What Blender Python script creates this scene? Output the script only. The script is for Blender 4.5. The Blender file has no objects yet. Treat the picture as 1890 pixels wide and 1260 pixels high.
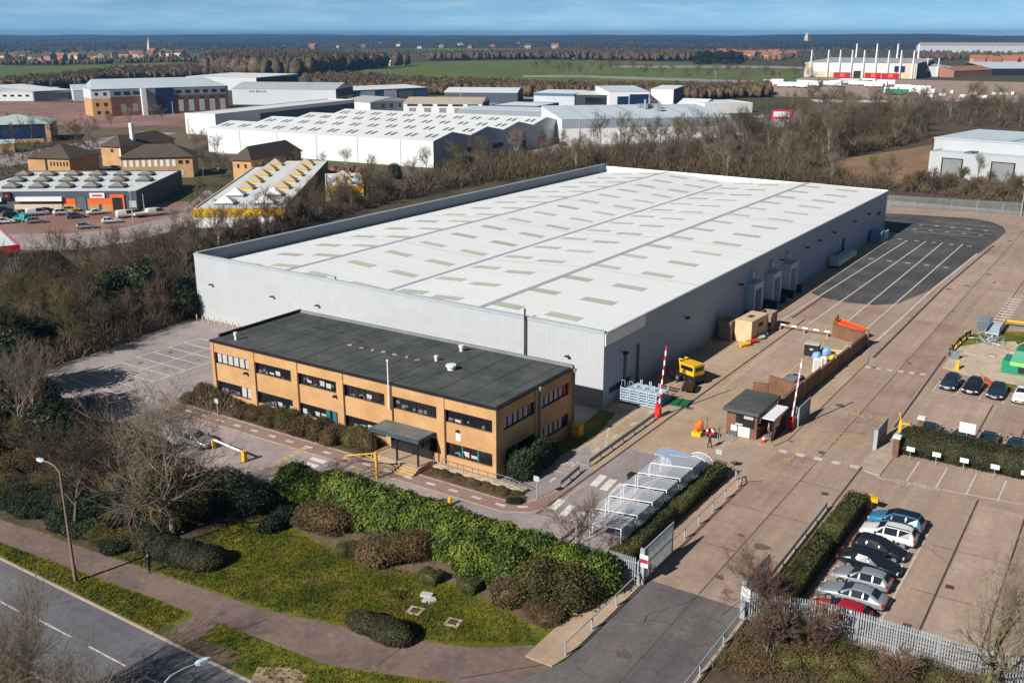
import bpy, math, random
import numpy as np
from mathutils import Vector, Matrix
R = math.radians
random.seed(11)
rng = np.random.default_rng(11)
SC = bpy.context.scene
COL = SC.collection
# ------------------------------------------------------------------ camera
CAM_H = 40.0
FPX = 1832.0
PITCH = math.atan((630 - 65) / FPX)
_d = (1265 / FPX, math.cos(PITCH) + (565 / FPX) * math.sin(PITCH))
YAW = math.atan2(_d[0], _d[1])
cd = bpy.data.cameras.new('camera')
cam = bpy.data.objects.new('camera', cd)
COL.objects.link(cam)
cam.location = (0, 0, CAM_H)
cam.rotation_euler = (math.pi / 2 - PITCH, 0, YAW)
cd.sensor_width = 36
cd.lens = 36 * FPX / 1890
cd.clip_end = 40000
cd.clip_start = 1
SC.camera = cam


def ray(px, py):
    x = (px - 945) / FPX
    y = -(py - 630) / FPX
    r = (x, math.cos(PITCH) + y * math.sin(PITCH), -math.sin(PITCH) + y * math.cos(PITCH))
    c, s = math.cos(YAW), math.sin(YAW)
    return Vector((r[0] * c - r[1] * s, r[0] * s + r[1] * c, r[2]))


def at(px, py, z=0.0):
    """where the photograph's point (px, py) lies on the level z"""
    r = ray(px, py)
    t = (z - CAM_H) / r.z
    return Vector((r.x * t, r.y * t, z))


def xy(p):
    """a point given as world (x, y) or as a photo point 'px'"""
    return p


# ------------------------------------------------------------------ materials
def M(name, col, rough=.85, var=.12, scale=.5, metal=0, col2=None, fine=.10, fscale=6, spec=.3, bump=0, bscale=20,
      rib=0, trans=0, coat=0, rnd=0, ramp=(.4, .62), streak=None):
    m = bpy.data.materials.new(name)
    m.use_nodes = True
    n = m.node_tree
    N = n.nodes
    b = N['Principled BSDF']
    b.inputs['Roughness'].default_value = rough
    b.inputs['Metallic'].default_value = metal
    b.inputs['Specular IOR Level'].default_value = spec
    b.inputs['Coat Weight'].default_value = coat
    if trans:
        b.inputs['Transmission Weight'].default_value = trans
        b.inputs['IOR'].default_value = 1.05
    geo = N.new('ShaderNodeNewGeometry')
    L = n.links.new

    def noise(sc, det=4):
        t = N.new('ShaderNodeTexNoise')
        t.inputs['Scale'].default_value = sc
        t.inputs['Detail'].default_value = det
        t.inputs['Roughness'].default_value = .62
        L(geo.outputs['Position'], t.inputs['Vector'])
        return t.outputs['Fac']

    def mapr(f, a, bb, lo=.3, hi=.7):
        r = N.new('ShaderNodeMapRange')
        r.inputs[1].default_value = lo
        r.inputs[2].default_value = hi
        r.inputs[3].default_value = a
        r.inputs[4].default_value = bb
        L(f, r.inputs[0])
        return r.outputs[0]
    c1 = (*[max(0, c * (1 - var)) for c in col], 1)
    c2 = (*(col2 if col2 else [min(1, c * (1 + var)) for c in col]), 1)
    if col2:
        c1 = (*col, 1)
    mx = N.new('ShaderNodeMix')
    mx.data_type = 'RGBA'
    mx.inputs[6].default_value = c1
    mx.inputs[7].default_value = c2
    L(mapr(noise(scale), 0, 1, ramp[0] - (0 if col2 else .1), ramp[1] + (0 if col2 else .08)), mx.inputs[0])
    out = mx.outputs[2]

    def mul(o, f):
        k = N.new('ShaderNodeMix')
        k.data_type = 'RGBA'
        k.blend_type = 'MULTIPLY'
        k.inputs[0].default_value = 1
        L(o, k.inputs[6])
        L(f, k.inputs[7])
        return k.outputs[2]
    if fine:
        out = mul(out, mapr(noise(fscale, 3), 1 - fine, 1 + fine))
    if streak:
        mp_ = N.new('ShaderNodeMapping')
        mp_.inputs['Scale'].default_value = (streak[0], streak[1], 1)
        L(geo.outputs['Position'], mp_.inputs['Vector'])
        t_ = N.new('ShaderNodeTexNoise')
        t_.inputs['Scale'].default_value = 1
        t_.inputs['Detail'].default_value = 5
        t_.inputs['Roughness'].default_value = .65
        L(mp_.outputs[0], t_.inputs['Vector'])
        out = mul(out, mapr(t_.outputs['Fac'], 1 - streak[2], 1 + streak[2]))
    if rnd:
        oi = N.new('ShaderNodeObjectInfo')
        out = mul(out, mapr(oi.outputs['Random'], 1 - rnd, 1 + rnd, 0, 1))
    L(out, b.inputs['Base Color'])
    if rib:
        sx = N.new('ShaderNodeSeparateXYZ')
        L(geo.outputs['Position'], sx.inputs[0])
        ad = N.new('ShaderNodeMath')
        L(sx.outputs[0], ad.inputs[0])
        L(sx.outputs[1], ad.inputs[1])
        ml = N.new('ShaderNodeMath')
        ml.operation = 'MULTIPLY'
        ml.inputs[1].default_value = 2 * math.pi / rib
        L(ad.outputs[0], ml.inputs[0])
        sn = N.new('ShaderNodeMath')
        sn.operation = 'SINE'
        L(ml.outputs[0], sn.inputs[0])
        bp = N.new('ShaderNodeBump')
        bp.inputs['Strength'].default_value = .35
        bp.inputs['Distance'].default_value = .04
        L(sn.outputs[0], bp.inputs['Height'])
        L(bp.outputs[0], b.inputs['Normal'])
    elif bump:
        bp = N.new('ShaderNodeBump')
        bp.inputs['Strength'].default_value = bump
        bp.inputs['Distance'].default_value = .05
        L(noise(bscale, 2), bp.inputs['Height'])
        L(bp.outputs[0], b.inputs['Normal'])
    return m


def leafmat(name, col, col2, rnd=.25, scale=.35):
    m = M(name, col, rough=.6, col2=col2, scale=scale, fine=.35, fscale=2.2, rnd=rnd, spec=.35, ramp=(.38, .64))
    return m


MT = {}
MT['ground'] = M('dry_ground', (.085, .065, .04), col2=(.06, .075, .025), scale=.012, fine=.35, fscale=.11, var=.3)
MT['concrete'] = M('worn_concrete', (.305, .22, .17), col2=(.385, .285, .222), scale=.07, fine=.10, fscale=1.3, streak=(1.1, .035, .13), ramp=(.35, .65))
MT['tan_concrete'] = M('tan_concrete', (.365, .262, .182), col2=(.44, .322, .228), scale=.15, fine=.10, fscale=1.5, streak=(1.0, .06, .10))
MT['asphalt'] = M('purple_grey_asphalt', (.27, .225, .22), col2=(.36, .305, .295), scale=.12, fine=.10, fscale=2, streak=(.5, .5, .10))
MT['road'] = M('main_road_asphalt', (.115, .115, .128), col2=(.165, .163, .178), scale=.18, fine=.12, fscale=2.5, streak=(.02, 1.5, .14))
MT['dark_asphalt'] = M('dark_asphalt', (.062, .060, .062), col2=(.098, .094, .095), scale=.12, fine=.18, fscale=1.6, streak=(1.0, .04, .16))
MT['apron'] = M('apron_asphalt', (.105, .097, .097), col2=(.15, .135, .13), scale=.2, fine=.14, fscale=2.6, streak=(1.1, .08, .15))
MT['path'] = M('pink_grey_footpath', (.155, .108, .095), col2=(.215, .148, .126), scale=.25, fine=.13, fscale=2)
MT['kerb'] = M('kerb_concrete', (.40, .32, .26), var=.15, scale=.8)
MT['grass'] = M('lawn_grass', (.070, .090, .005), col2=(.155, .142, .014), scale=.3, fine=.35, fscale=2.6, streak=(.09, .12, .35), rough=.95, bump=.6, bscale=9)
MT['field'] = M('field_grass', (.085, .125, .022), col2=(.13, .15, .03), scale=.012, fine=.18, fscale=.06)
MT['earth'] = M('bare_earth', (.21, .125, .07), col2=(.27, .18, .10), scale=.09, fine=.25, fscale=.8)
MT['litter'] = M('leaf_litter', (.075, .052, .034), col2=(.11, .075, .048), scale=.3, fine=.3, fscale=2)
MT['mud'] = M('dry_soil_edge', (.17, .115, .075), col2=(.12, .085, .05), scale=.5, fine=.3, fscale=2.5)
MT['brickpave'] = M('red_block_paving', (.23, .125, .10), col2=(.29, .18, .145), scale=.05, fine=.12, fscale=.8)
MT['redstrip'] = M('red_walkway_paint', (.285, .175, .145), col2=(.27, .205, .185), scale=.6, fine=.15, fscale=3)
MT['line_white'] = M('worn_white_paint', (.62, .58, .53), col2=(.47, .41, .36), scale=1.5, fine=.22, fscale=7)
MT['line_fresh'] = M('white_crossing_paint', (.74, .71, .67), col2=(.62, .57, .52), scale=1.8, fine=.12, fscale=7)
MT['pane_grey'] = M('grey_pane_shapes', (.13, .135, .15), var=.3, scale=2.5)
MT['line_cream'] = M('worn_cream_paint', (.62, .47, .30), col2=(.50, .37, .25), scale=1.2, fine=.2, fscale=6)
MT['text_yellow'] = M('faded_yellow_lettering', (.50, .35, .15), col2=(.42, .29, .18), scale=2.5, fine=.2, fscale=6)
MT['pyr'] = M('brown_grey_pyramid_roof', (.24, .215, .175), var=.12, scale=.5)
MT['darklight'] = M('dark_roof_glazing', (.13, .125, .10), var=.15, scale=.3)
MT['line_yellow'] = M('worn_yellow_paint', (.62, .40, .09), col2=(.47, .31, .12), scale=1.3, fine=.2, fscale=6)
MT['seam'] = M('tar_joint', (.07, .055, .048), var=.3, scale=.8)
MT['stain'] = M('oil_stain', (.16, .11, .085), col2=(.11, .08, .065), scale=1.1, fine=.25, fscale=4)
MT['iron'] = M('rusty_iron_cover', (.085, .055, .04), var=.3, scale=3)
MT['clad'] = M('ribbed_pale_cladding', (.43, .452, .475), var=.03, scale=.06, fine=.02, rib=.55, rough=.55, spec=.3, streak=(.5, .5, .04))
MT['clad_shade'] = M('ribbed_cladding_shaded', (.30, .37, .475), var=.05, scale=.06, fine=.03, rib=.55, rough=.5, streak=(.25, .25, .08))  # copy of the pale cladding, east wall's shade put into its colour
MT['whroof'] = M('pale_metal_roof', (.755, .765, .765), var=.03, scale=.05, fine=.02, fscale=1.5, streak=(.05, 1.6, .05), rough=.6, spec=.2)
MT['skylight'] = M('translucent_skylight', (.53, .525, .455), var=.06, scale=.25, rnd=.10, streak=(.3, 2.5, .06), fine=.06, rough=.4)
MT['trim'] = M('grey_metal_trim', (.36, .41, .45), var=.06, scale=.3, rough=.5)
MT['parapet'] = M('shaded_parapet_lining', (.165, .19, .225), var=.06, scale=.15, rough=.6)  # dark tone carries the shade of the parapet's sunless inner face
MT['dark'] = M('near_black_paint', (.018, .018, .02), var=.2, rough=.6)
MT['plinth'] = M('dark_blue_plinth', (.10, .125, .15), var=.15, scale=.5)
MT['dockgrey'] = M('blue_grey_dock_panel', (.46, .56, .66), var=.08, scale=.5, rough=.5)
MT['brick'] = M('tan_brick', (.47, .265, .118), col2=(.53, .32, .15), scale=.35, fine=.10, fscale=7, bump=.3, bscale=9, streak=(.4, .4, .08))
MT['brick_dark'] = M('red_brown_brick', (.15, .075, .045), col2=(.20, .105, .062), scale=.6, fine=.2, fscale=5)
MT['browncol'] = M('brown_downpipe', (.075, .03, .018), var=.2, scale=1)
MT['felt'] = M('dark_roof_felt', (.058, .064, .064), col2=(.092, .096, .092), scale=.25, fine=.16, fscale=1.2, rough=.8)
MT['feltlip'] = M('grey_roof_upstand', (.20, .22, .225), var=.15, scale=.5)
MT['glass'] = M('dark_window_glass', (.012, .014, .018), var=.3, scale=1.2, rough=.06, spec=.6)
MT['blind'] = M('pale_window_blind', (.44, .44, .42), var=.1, scale=1)
MT['frame'] = M('brown_black_frame', (.022, .016, .014), var=.2, rough=.5)
MT['teal'] = M('teal_frame', (.02, .14, .17), var=.1)
MT['white'] = M('white_paint', (.78, .78, .78), var=.04, scale=.2, fine=.03, rough=.5)
MT['galv'] = M('galvanised_steel', (.42, .46, .50), var=.12, scale=.6, metal=.3, rough=.45)
MT['bluegrey'] = M('blue_grey_railing_paint', (.20, .25, .29), var=.15, rough=.5)
MT['yellow'] = M('yellow_paint', (.72, .42, .02), var=.1, scale=1.5, rough=.5)
MT['red'] = M('red_paint', (.62, .03, .03), var=.1, scale=1, rough=.5)
MT['orange'] = M('orange_paint', (.75, .14, .02), var=.1, scale=1, rough=.55)
MT['green'] = M('green_tank_paint', (.02, .24, .14), var=.1, scale=.8, rough=.45)
MT['lime'] = M('lime_plastic', (.25, .65, .15), var=.1)
MT['stone'] = M('pale_concrete_pad', (.55, .44, .34), col2=(.46, .36, .27), scale=.5, fine=.12, fscale=3)
MT['ply'] = M('pale_plywood', (.60, .44, .27), var=.1, scale=1, fine=.12)
MT['plydark'] = M('weathered_plywood', (.26, .20, .14), var=.12, scale=1)
MT['perspex'] = M('clear_perspex', (.80, .86, .95), var=0, fine=0, rough=.18, trans=.62, spec=.5)
MT['rubber'] = M('tyre_rubber', (.015, .015, .016), var=.1, rough=.85)
MT['carglass'] = M('car_window_glass', (.014, .02, .028), var=.1, rough=.05, spec=.7)
MT['lamp_red'] = M('tail_light_red', (.35, .01, .01), var=.1, rough=.2)
MT['lamp_clear'] = M('head_light_clear', (.6, .62, .65), var=.1, rough=.15)
MT['rim'] = M('alloy_rim', (.40, .41, .43), metal=.6, rough=.35, var=.1)
MT['skin'] = M('skin', (.45, .27, .2), var=.05)
MT['navy'] = M('navy_cloth', (.03, .035, .06), var=.2)
MT['bluebag'] = M('blue_plastic_bag', (.22, .42, .65), var=.12, scale=2, rough=.4)
MT['skyroof'] = M('pale_blue_grey_roof', (.47, .53, .58), var=.06, scale=.05, fine=.05, fscale=.6)
MT['greyroof'] = M('mid_grey_roof', (.37, .39, .40), var=.08, scale=.08, fine=.06)
MT['tanroof'] = M('tan_fibre_roof', (.44, .38, .29), var=.1, scale=.06)
MT['whiteroof'] = M('white_grey_roof', (.62, .64, .65), var=.06, scale=.06, fine=.04)
MT['tile'] = M('brown_roof_tile', (.085, .065, .052), var=.15, scale=.4, fine=.15, fscale=3)
MT['slate'] = M('dark_slate_roof', (.045, .048, .055), var=.15, scale=.4)
MT['bluegl'] = M('blue_curtain_glass', (.012, .028, .085), var=.25, scale=.4, rough=.3, spec=.25)
MT['bluepan'] = M('mid_blue_panel', (.06, .15, .30), var=.1, scale=.2)
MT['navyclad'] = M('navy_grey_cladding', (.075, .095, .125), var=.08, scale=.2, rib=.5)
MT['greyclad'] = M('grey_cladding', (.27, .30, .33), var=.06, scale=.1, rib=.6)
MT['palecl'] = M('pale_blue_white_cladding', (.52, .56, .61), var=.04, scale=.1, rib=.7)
MT['whitecl'] = M('white_cladding', (.66, .67, .68), var=.03, scale=.08, rib=.8)
MT['shutter'] = M('grey_roller_shutter', (.22, .23, .24), var=.1, scale=.5)
MT['cream'] = M('cream_render', (.60, .50, .36), var=.08, scale=.3)
MT['redbrickfar'] = M('far_red_brick', (.34, .17, .11), var=.2, scale=.05)
MT['bark'] = M('grey_brown_bark', (.17, .135, .10), var=.25, scale=1.2, rnd=.3)
MT['palebark'] = M('pale_bark', (.27, .23, .17), var=.25, scale=1.2, rnd=.25)
MT['mossbark'] = M('mossy_bark', (.16, .15, .05), var=.3, scale=.8, rnd=.2)
MT['twig'] = M('brown_twigs', (.115, .083, .053), var=.3, scale=.25, rnd=.35)
MT['twig_pale'] = M('pale_grey_twigs', (.21, .165, .12), var=.25, scale=.3, rnd=.25)
MT['twig_olive'] = M('olive_brown_twigs', (.118, .094, .038), var=.3, scale=.25, rnd=.3)
MT['twig_red'] = M('red_brown_twigs', (.135, .082, .056), var=.3, scale=.3, rnd=.25)
MT['laurel'] = leafmat('laurel_leaves', (.030, .056, .006), (.135, .175, .017), rnd=.05, scale=.5)
MT['ivy'] = leafmat('ivy_leaves', (.016, .030, .008), (.045, .065, .015))
MT['clipped'] = leafmat('clipped_hedge_leaves', (.040, .045, .010), (.085, .082, .020), rnd=.1)
MT['clipdark'] = leafmat('dark_clipped_leaves', (.022, .024, .009), (.050, .048, .016), rnd=.12)
MT['brownleaf'] = leafmat('russet_shrub_leaves', (.085, .055, .024), (.135, .085, .036), rnd=.25)
MT['olive'] = leafmat('olive_shrub_leaves', (.065, .058, .014), (.12, .10, .026), rnd=.25)
MT['evergreen'] = leafmat('evergreen_leaves', (.012, .021, .008), (.028, .042, .012), rnd=.2)
MT['golden'] = leafmat('golden_leaves', (.32, .17, .03), (.42, .26, .05), rnd=.1)
MT['concrete_red'] = M('reddish_concrete', (.285, .195, .152), col2=(.36, .254, .202), scale=.2, streak=(1.2, .04, .12), fine=.1, fscale=1.4)
MT['concrete_pale'] = M('pale_concrete', (.36, .262, .205), col2=(.42, .312, .25), scale=.2, streak=(1.2, .04, .12), fine=.1, fscale=1.4)
MT['farwood'] = M('far_bare_woodland', (.088, .062, .034), col2=(.135, .092, .050), scale=.05, fine=.3, fscale=.3)
MT['farever'] = M('far_evergreens', (.014, .019, .016), col2=(.03, .032, .024), scale=.02, fine=.3, fscale=.3)


# ------------------------------------------------------------------ mesh builder
class MB:
    def __init__(self):
        self.v, self.f = [], []

    def add(self, vs, fs):
        o = len(self.v)
        self.v += [tuple(p) for p in vs]
        self.f += [tuple(i + o for i in f) for f in fs]
        return self

    def quad(self, a, b, c, d):
        return self.add([a, b, c, d], [(0, 1, 2, 3)])

    def poly(self, pts):
        return self.add(pts, [tuple(range(len(pts)))])

    def box(self, x0, y0, z0, x1, y1, z1):
        v = [(x0, y0, z0), (x1, y0, z0), (x1, y1, z0), (x0, y1, z0), (x0, y0, z1), (x1, y0, z1), (x1, y1, z1), (x0, y1, z1)]
        return self.add(v, [(0, 3, 2, 1), (4, 5, 6, 7), (0, 1, 5, 4), (1, 2, 6, 5), (2, 3, 7, 6), (3, 0, 4, 7)])

    def obox(self, c, s, rz=0, tilt=0):
        """box of size s centred at c, base on c.z, turned by rz"""
        m = Matrix.Rotation(rz, 3, 'Z') @ Matrix.Rotation(tilt, 3, 'Y')
        b = MB().box(-s[0] / 2, -s[1] / 2, 0, s[0] / 2, s[1] / 2, s[2])
        return self.add([Vector(c) + m @ Vector(p) for p in b.v], b.f)

    def prism(self, pts, z0, z1):
        n = len(pts)
        a = sum(pts[i][0] * pts[(i + 1) % n][1] - pts[(i + 1) % n][0] * pts[i][1] for i in range(n))
        if a < 0:
            pts = pts[::-1]
        v = [(p[0], p[1], z0) for p in pts] + [(p[0], p[1], z1) for p in pts]
        f = [tuple(range(n))[::-1], tuple(range(n, 2 * n))] + [(i, (i + 1) % n, n + (i + 1) % n, n + i) for i in range(n)]
        return self.add(v, f)

    def tube(self, p, q, r0, r1=None, n=8, caps=True):
        r1 = r0 if r1 is None else r1
        p, q = Vector(p), Vector(q)
        d = (q - p)
        if d.length < 1e-6:
            return self
        d.normalize()
        a = d.orthogonal().normalized()
        b = d.cross(a)
        v = []
        for c, r in ((p, r0), (q, r1)):
            for i in range(n):
                t = 2 * math.pi * i / n
                v.append(c + (a * math.cos(t) + b * math.sin(t)) * r)
        f = [(i, (i + 1) % n, n + (i + 1) % n, n + i) for i in range(n)]
        if caps:
            f += [tuple(range(n))[::-1], tuple(range(n, 2 * n))]
        return self.add(v, f)

    def path(self, pts, r, n=6):
        for i in range(len(pts) - 1):
            self.tube(pts[i], pts[i + 1], r, r, n)
        return self

    def strip(self, pts, w, z):
        """flat ribbon of width w along the points"""
        P = [Vector((p[0], p[1], 0)) for p in pts]
        L_, R_ = [], []
        for i, p in enumerate(P):
            d = (P[min(i + 1, len(P) - 1)] - P[max(i - 1, 0)])
            d.normalize()
            nrm = Vector((-d.y, d.x, 0)) * w / 2
            L_.append((p.x + nrm.x, p.y + nrm.y, z))
            R_.append((p.x - nrm.x, p.y - nrm.y, z))
        for i in range(len(P) - 1):
            self.quad(R_[i], R_[i + 1], L_[i + 1], L_[i])
        return self

    def lathe(self, c, prof, n=14):
        """prof: list of (radius, z)"""
        v, f = [], []
        for r, z in prof:
            for i in range(n):
                t = 2 * math.pi * i / n
                v.append((c[0] + r * math.cos(t), c[1] + r * math.sin(t), c[2] + z))
        for k in range(len(prof) - 1):
            for i in range(n):
                f.append((k * n + i, k * n + (i + 1) % n, (k + 1) * n + (i + 1) % n, (k + 1) * n + i))
        f.append(tuple(range(n))[::-1])
        f.append(tuple(range((len(prof) - 1) * n, len(prof) * n)))
        return self.add(v, f)

    def build(self, name, mat, parent=None, w=False, smooth=False):
        """link as ONE object; w=True: points are world points, turned into the parent's frame"""
        v = self.v
        if w and parent is not None:
            inv = (Matrix.Translation(parent.location) @ Matrix.Rotation(parent.rotation_euler.z, 4, 'Z')).inverted()
            v = [tuple(inv @ Vector(p)) for p in v]
        me = bpy.data.meshes.new(name)
        me.from_pydata([tuple(p) for p in v], [], self.f)
        me.materials.append(MT[mat] if isinstance(mat, str) else mat)
        if smooth:
            me.polygons.foreach_set('use_smooth', [True] * len(me.polygons))
        me.update()
        o = bpy.data.objects.new(name, me)
        COL.objects.link(o)
        if parent is not None:
            o.parent = parent
        return o


def tag(o, label, cat, group=None):
    o['label'] = label
    o['category'] = cat
    if group:
        o['group'] = group
    return o


def thing(name, label, cat, loc=(0, 0, 0), rz=0, group=None):
    o = bpy.data.objects.new(name, None)
    o.empty_display_size = .3
    COL.objects.link(o)
    o.location = (loc[0], loc[1], loc[2] if len(loc) > 2 else 0)
    o.rotation_euler = (0, 0, rz)
    return tag(o, label, cat, group)


def struct(name, mb, mat, kind='structure'):
    o = mb.build(name, mat)
    o['kind'] = kind
    return o


def copy_tree(o, parent=None):
    c = o.copy()
    COL.objects.link(c)
    if parent is not None:
        c.parent = parent
    for ch in list(o.children):
        copy_tree(ch, c)
    return c


def single(name, mb, mat, label, cat, base, group=None, smooth=False, rz=0):
    """a thing that is one mesh; mb holds local points around base"""
    o = mb.build(name, mat, smooth=smooth)
    o.location = (base[0], base[1], base[2] if len(base) > 2 else 0)
    o.rotation_euler.z = rz
    return tag(o, label, cat, group)


def npmesh(name, V, F, mat, smooth=False):
    """V (n,3), F (m,k) arrays -> mesh"""
    me = bpy.data.meshes.new(name)
    m, k = F.shape
    me.vertices.add(len(V))
    me.vertices.foreach_set('co', np.ascontiguousarray(V, np.float32).ravel())
    me.loops.add(m * k)
    me.loops.foreach_set('vertex_index', np.ascontiguousarray(F, np.int32).ravel())
    me.polygons.add(m)
    me.polygons.foreach_set('loop_start', np.arange(0, m * k, k, dtype=np.int32))
    if smooth:
        me.polygons.foreach_set('use_smooth', np.ones(m, bool))
    me.update(calc_edges=True)
    me.materials.append(MT[mat] if isinstance(mat, str) else mat)
    return me


def link(name, me, parent=None, loc=None):
    o = bpy.data.objects.new(name, me)
    COL.objects.link(o)
    if parent is not None:
        o.parent = parent
    if loc is not None:
        o.location = loc
    return o


def W(*pts, z=0.0):
    """photo points -> world points on level z"""
    return [at(p[0], p[1], z) for p in pts]


def sheet(name, pts, z, mat, kind='structure'):
    """flat ground sheet through world points (x, y)"""
    n = len(pts)
    a = sum(pts[i][0] * pts[(i + 1) % n][1] - pts[(i + 1) % n][0] * pts[i][1] for i in range(n))
    if a < 0:
        pts = pts[::-1]
    o = MB().poly([(p[0], p[1], z) for p in pts]).build(name, mat)
    o['kind'] = kind
    return o
# ------------------------------------------------------------------ light, sky, air
SUN_TO = Vector((-.33, -1.5, 1.0)).normalized()
sl = bpy.data.lights.new('sun', 'SUN')
sl.energy = 5.0
sl.angle = R(.53)
sl.color = (1, .955, .89)
so = bpy.data.objects.new('sun', sl)
COL.objects.link(so)
so.rotation_euler = SUN_TO.to_track_quat('Z', 'Y').to_euler()
so.location = (-60, -60, 200)
wd = bpy.data.worlds.new('World')
SC.world = wd
wd.use_nodes = True
_n = wd.node_tree.nodes
_l = wd.node_tree.links.new
bg = _n['Background']
sky = _n.new('ShaderNodeTexSky')
sky.sky_type = 'NISHITA'
sky.sun_disc = False
sky.sun_elevation = math.asin(SUN_TO.z)
sky.sun_rotation = math.atan2(SUN_TO.x, SUN_TO.y)
sky.altitude = 50
sky.air_density = 1.0
sky.dust_density = .2
sky.ozone_density = 2.5
tc = _n.new('ShaderNodeTexCoord')
lift = _n.new('ShaderNodeVectorMath')
lift.operation = 'MULTIPLY_ADD'
lift.inputs[1].default_value = (1, 1, 3.2)
lift.inputs[2].default_value = (0, 0, .15)
_l(tc.outputs['Generated'], lift.inputs[0])
_l(lift.outputs[0], sky.inputs['Vector'])
mp = _n.new('ShaderNodeMapping')
mp.inputs['Scale'].default_value = (5, 5, 38)
_l(tc.outputs['Generated'], mp.inputs['Vector'])
cn = _n.new('ShaderNodeTexNoise')
cn.inputs['Scale'].default_value = 2.3
cn.inputs['Detail'].default_value = 6
cn.inputs['Roughness'].default_value = .62
_l(mp.outputs[0], cn.inputs['Vector'])
cr = _n.new('ShaderNodeMapRange')
cr.inputs[1].default_value = .44
cr.inputs[2].default_value = .78
cr.inputs[3].default_value = 0
cr.inputs[4].default_value = .36
_l(cn.outputs['Fac'], cr.inputs[0])
cm = _n.new('ShaderNodeMix')
cm.data_type = 'RGBA'
cm.inputs[7].default_value = (6.4, 7.0, 7.6, 1)
_l(cr.outputs[0], cm.inputs[0])
_l(sky.outputs[0], cm.inputs[6])
sz = _n.new('ShaderNodeSeparateXYZ')
_l(tc.outputs['Generated'], sz.inputs[0])
hr = _n.new('ShaderNodeMapRange')
hr.inputs[1].default_value = 0
hr.inputs[2].default_value = .16
hr.inputs[3].default_value = 3.2
hr.inputs[4].default_value = 1
_l(sz.outputs[2], hr.inputs[0])
tm_ = _n.new('ShaderNodeVectorMath')
tm_.operation = 'SCALE'
tn_ = _n.new('ShaderNodeVectorMath')
tn_.operation = 'MULTIPLY'
tn_.inputs[1].default_value = (.98, 1.16, 1.10)
_l(cm.outputs[2], tn_.inputs[0])
_l(tn_.outputs[0], tm_.inputs[0])
_l(hr.outputs[0], tm_.inputs['Scale'])
_l(tm_.outputs[0], bg.inputs['Color'])
bg.inputs['Strength'].default_value = .035
SC.view_settings.view_transform = 'Standard'
SC.view_settings.look = 'None'
SC.view_settings.exposure = 0.36
SC.view_settings.gamma = 1
SC.cycles.max_bounces = 6
SC.cycles.transparent_max_bounces = 12
SC.cycles.volume_bounces = 0
SC.cycles.caustics_reflective = False
SC.cycles.caustics_refractive = False

# haze: one even box of air round everything
hz = MB().box(-13000, -2500, -1, 9500, 14000, 88)
hm = bpy.data.materials.new('haze_air')
hm.use_nodes = True
hm.node_tree.nodes.remove(hm.node_tree.nodes['Principled BSDF'])
pv = hm.node_tree.nodes.new('ShaderNodeVolumePrincipled')
pv.inputs['Color'].default_value = (.22, .53, 1, 1)
pv.inputs['Density'].default_value = .000105
pv.inputs['Anisotropy'].default_value = .2
hm.node_tree.links.new(pv.outputs[0], hm.node_tree.nodes['Material Output'].inputs['Volume'])
ho = hz.build('haze', hm)
ho['kind'] = 'stuff'

# ------------------------------------------------------------------ ground
sheet('ground', [(-12800, -2400), (9300, -2400), (9300, 13800), (-12800, 13800)], 0, 'ground')


from mathutils import noise as _nz


def hillz(x, y):
    r = math.hypot(x, y)
    e = max(0, min(1, (r - 3200) / 4300))
    return max(-.5, e * (34 + 26 * _nz.noise((x / 1500, y / 1500, 3)) + 9 * _nz.noise((x / 420, y / 420, 7)))) if r > 3200 else 0


def hills():
    """low rolling ridge far behind the town"""
    V, F = [], []
    rs = [3200, 3700, 4200, 4700, 5200, 5800, 6400, 7000, 7600, 8300, 9000, 9800, 10600]
    na = 110
    for r in rs:
        for k in range(na):
            a = YAW + R(-42 + 84 * k / (na - 1))
            x, y = -math.sin(a) * r, math.cos(a) * r
            V.append((x, y, hillz(x, y) if r > 3200 else -.6))
    n = len(rs)
    for i in range(n - 1):
        for k in range(na - 1):
            F.append((i * na + k, (i + 1) * na + k, (i + 1) * na + k + 1, i * na + k + 1))
    m = M('far_hills', (.008, .012, .014), col2=(.055, .048, .03), scale=.0022, fine=.45, fscale=.012, ramp=(.42, .6))
    o = MB().add(V, F).build('hills', m, smooth=True)
    o['kind'] = 'structure'


hills()
# fields and far ground patches (photo points on the level plain)
zf = .05
for nm, px, mt in [
    ('field', [(0, 121), (110, 122), (330, 115), (350, 121), (320, 127), (200, 131), (120, 150), (0, 152)], 'field'),
    ('field', [(575, 142), (650, 128), (790, 114), (985, 111), (1190, 114), (1420, 122), (1500, 133), (1440, 152), (1380, 166), (1300, 171), (1000, 168), (820, 160), (700, 152)], 'field'),
    ('field', [(0, 99), (180, 96), (420, 101), (300, 105), (0, 107)], 'field'),
    ('field', [(1030, 82), (1180, 76), (1215, 78), (1110, 84)], 'tan_concrete'),
    ('field', [(740, 91), (900, 88), (990, 92), (860, 95)], 'field'),
]:
    sheet(nm, W(*px), zf, mt)
sheet('lane', W((965, 140), (1060, 139), (1480, 152), (1560, 158), (1560, 161), (1470, 157), (1060, 143), (965, 143)), .09, 'asphalt')
sheet('lane', W((1130, 122), (1420, 122), (1700, 130), (1700, 133), (1420, 126), (1130, 125)), .09, 'asphalt')
sheet('estate_yard', W((0, 188), (180, 190), (440, 206), (640, 190), (700, 200), (640, 215), (390, 232), (200, 236), (0, 226)), .06, 'brickpave')
sheet('estate_yard', W((395, 285), (1050, 290), (1380, 262), (1330, 185), (940, 170), (640, 190), (500, 225)), .04, 'asphalt')
sheet('estate_yard', W((1390, 215), (1480, 200), (1700, 205), (1640, 232), (1480, 240)), .06, 'asphalt')
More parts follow.
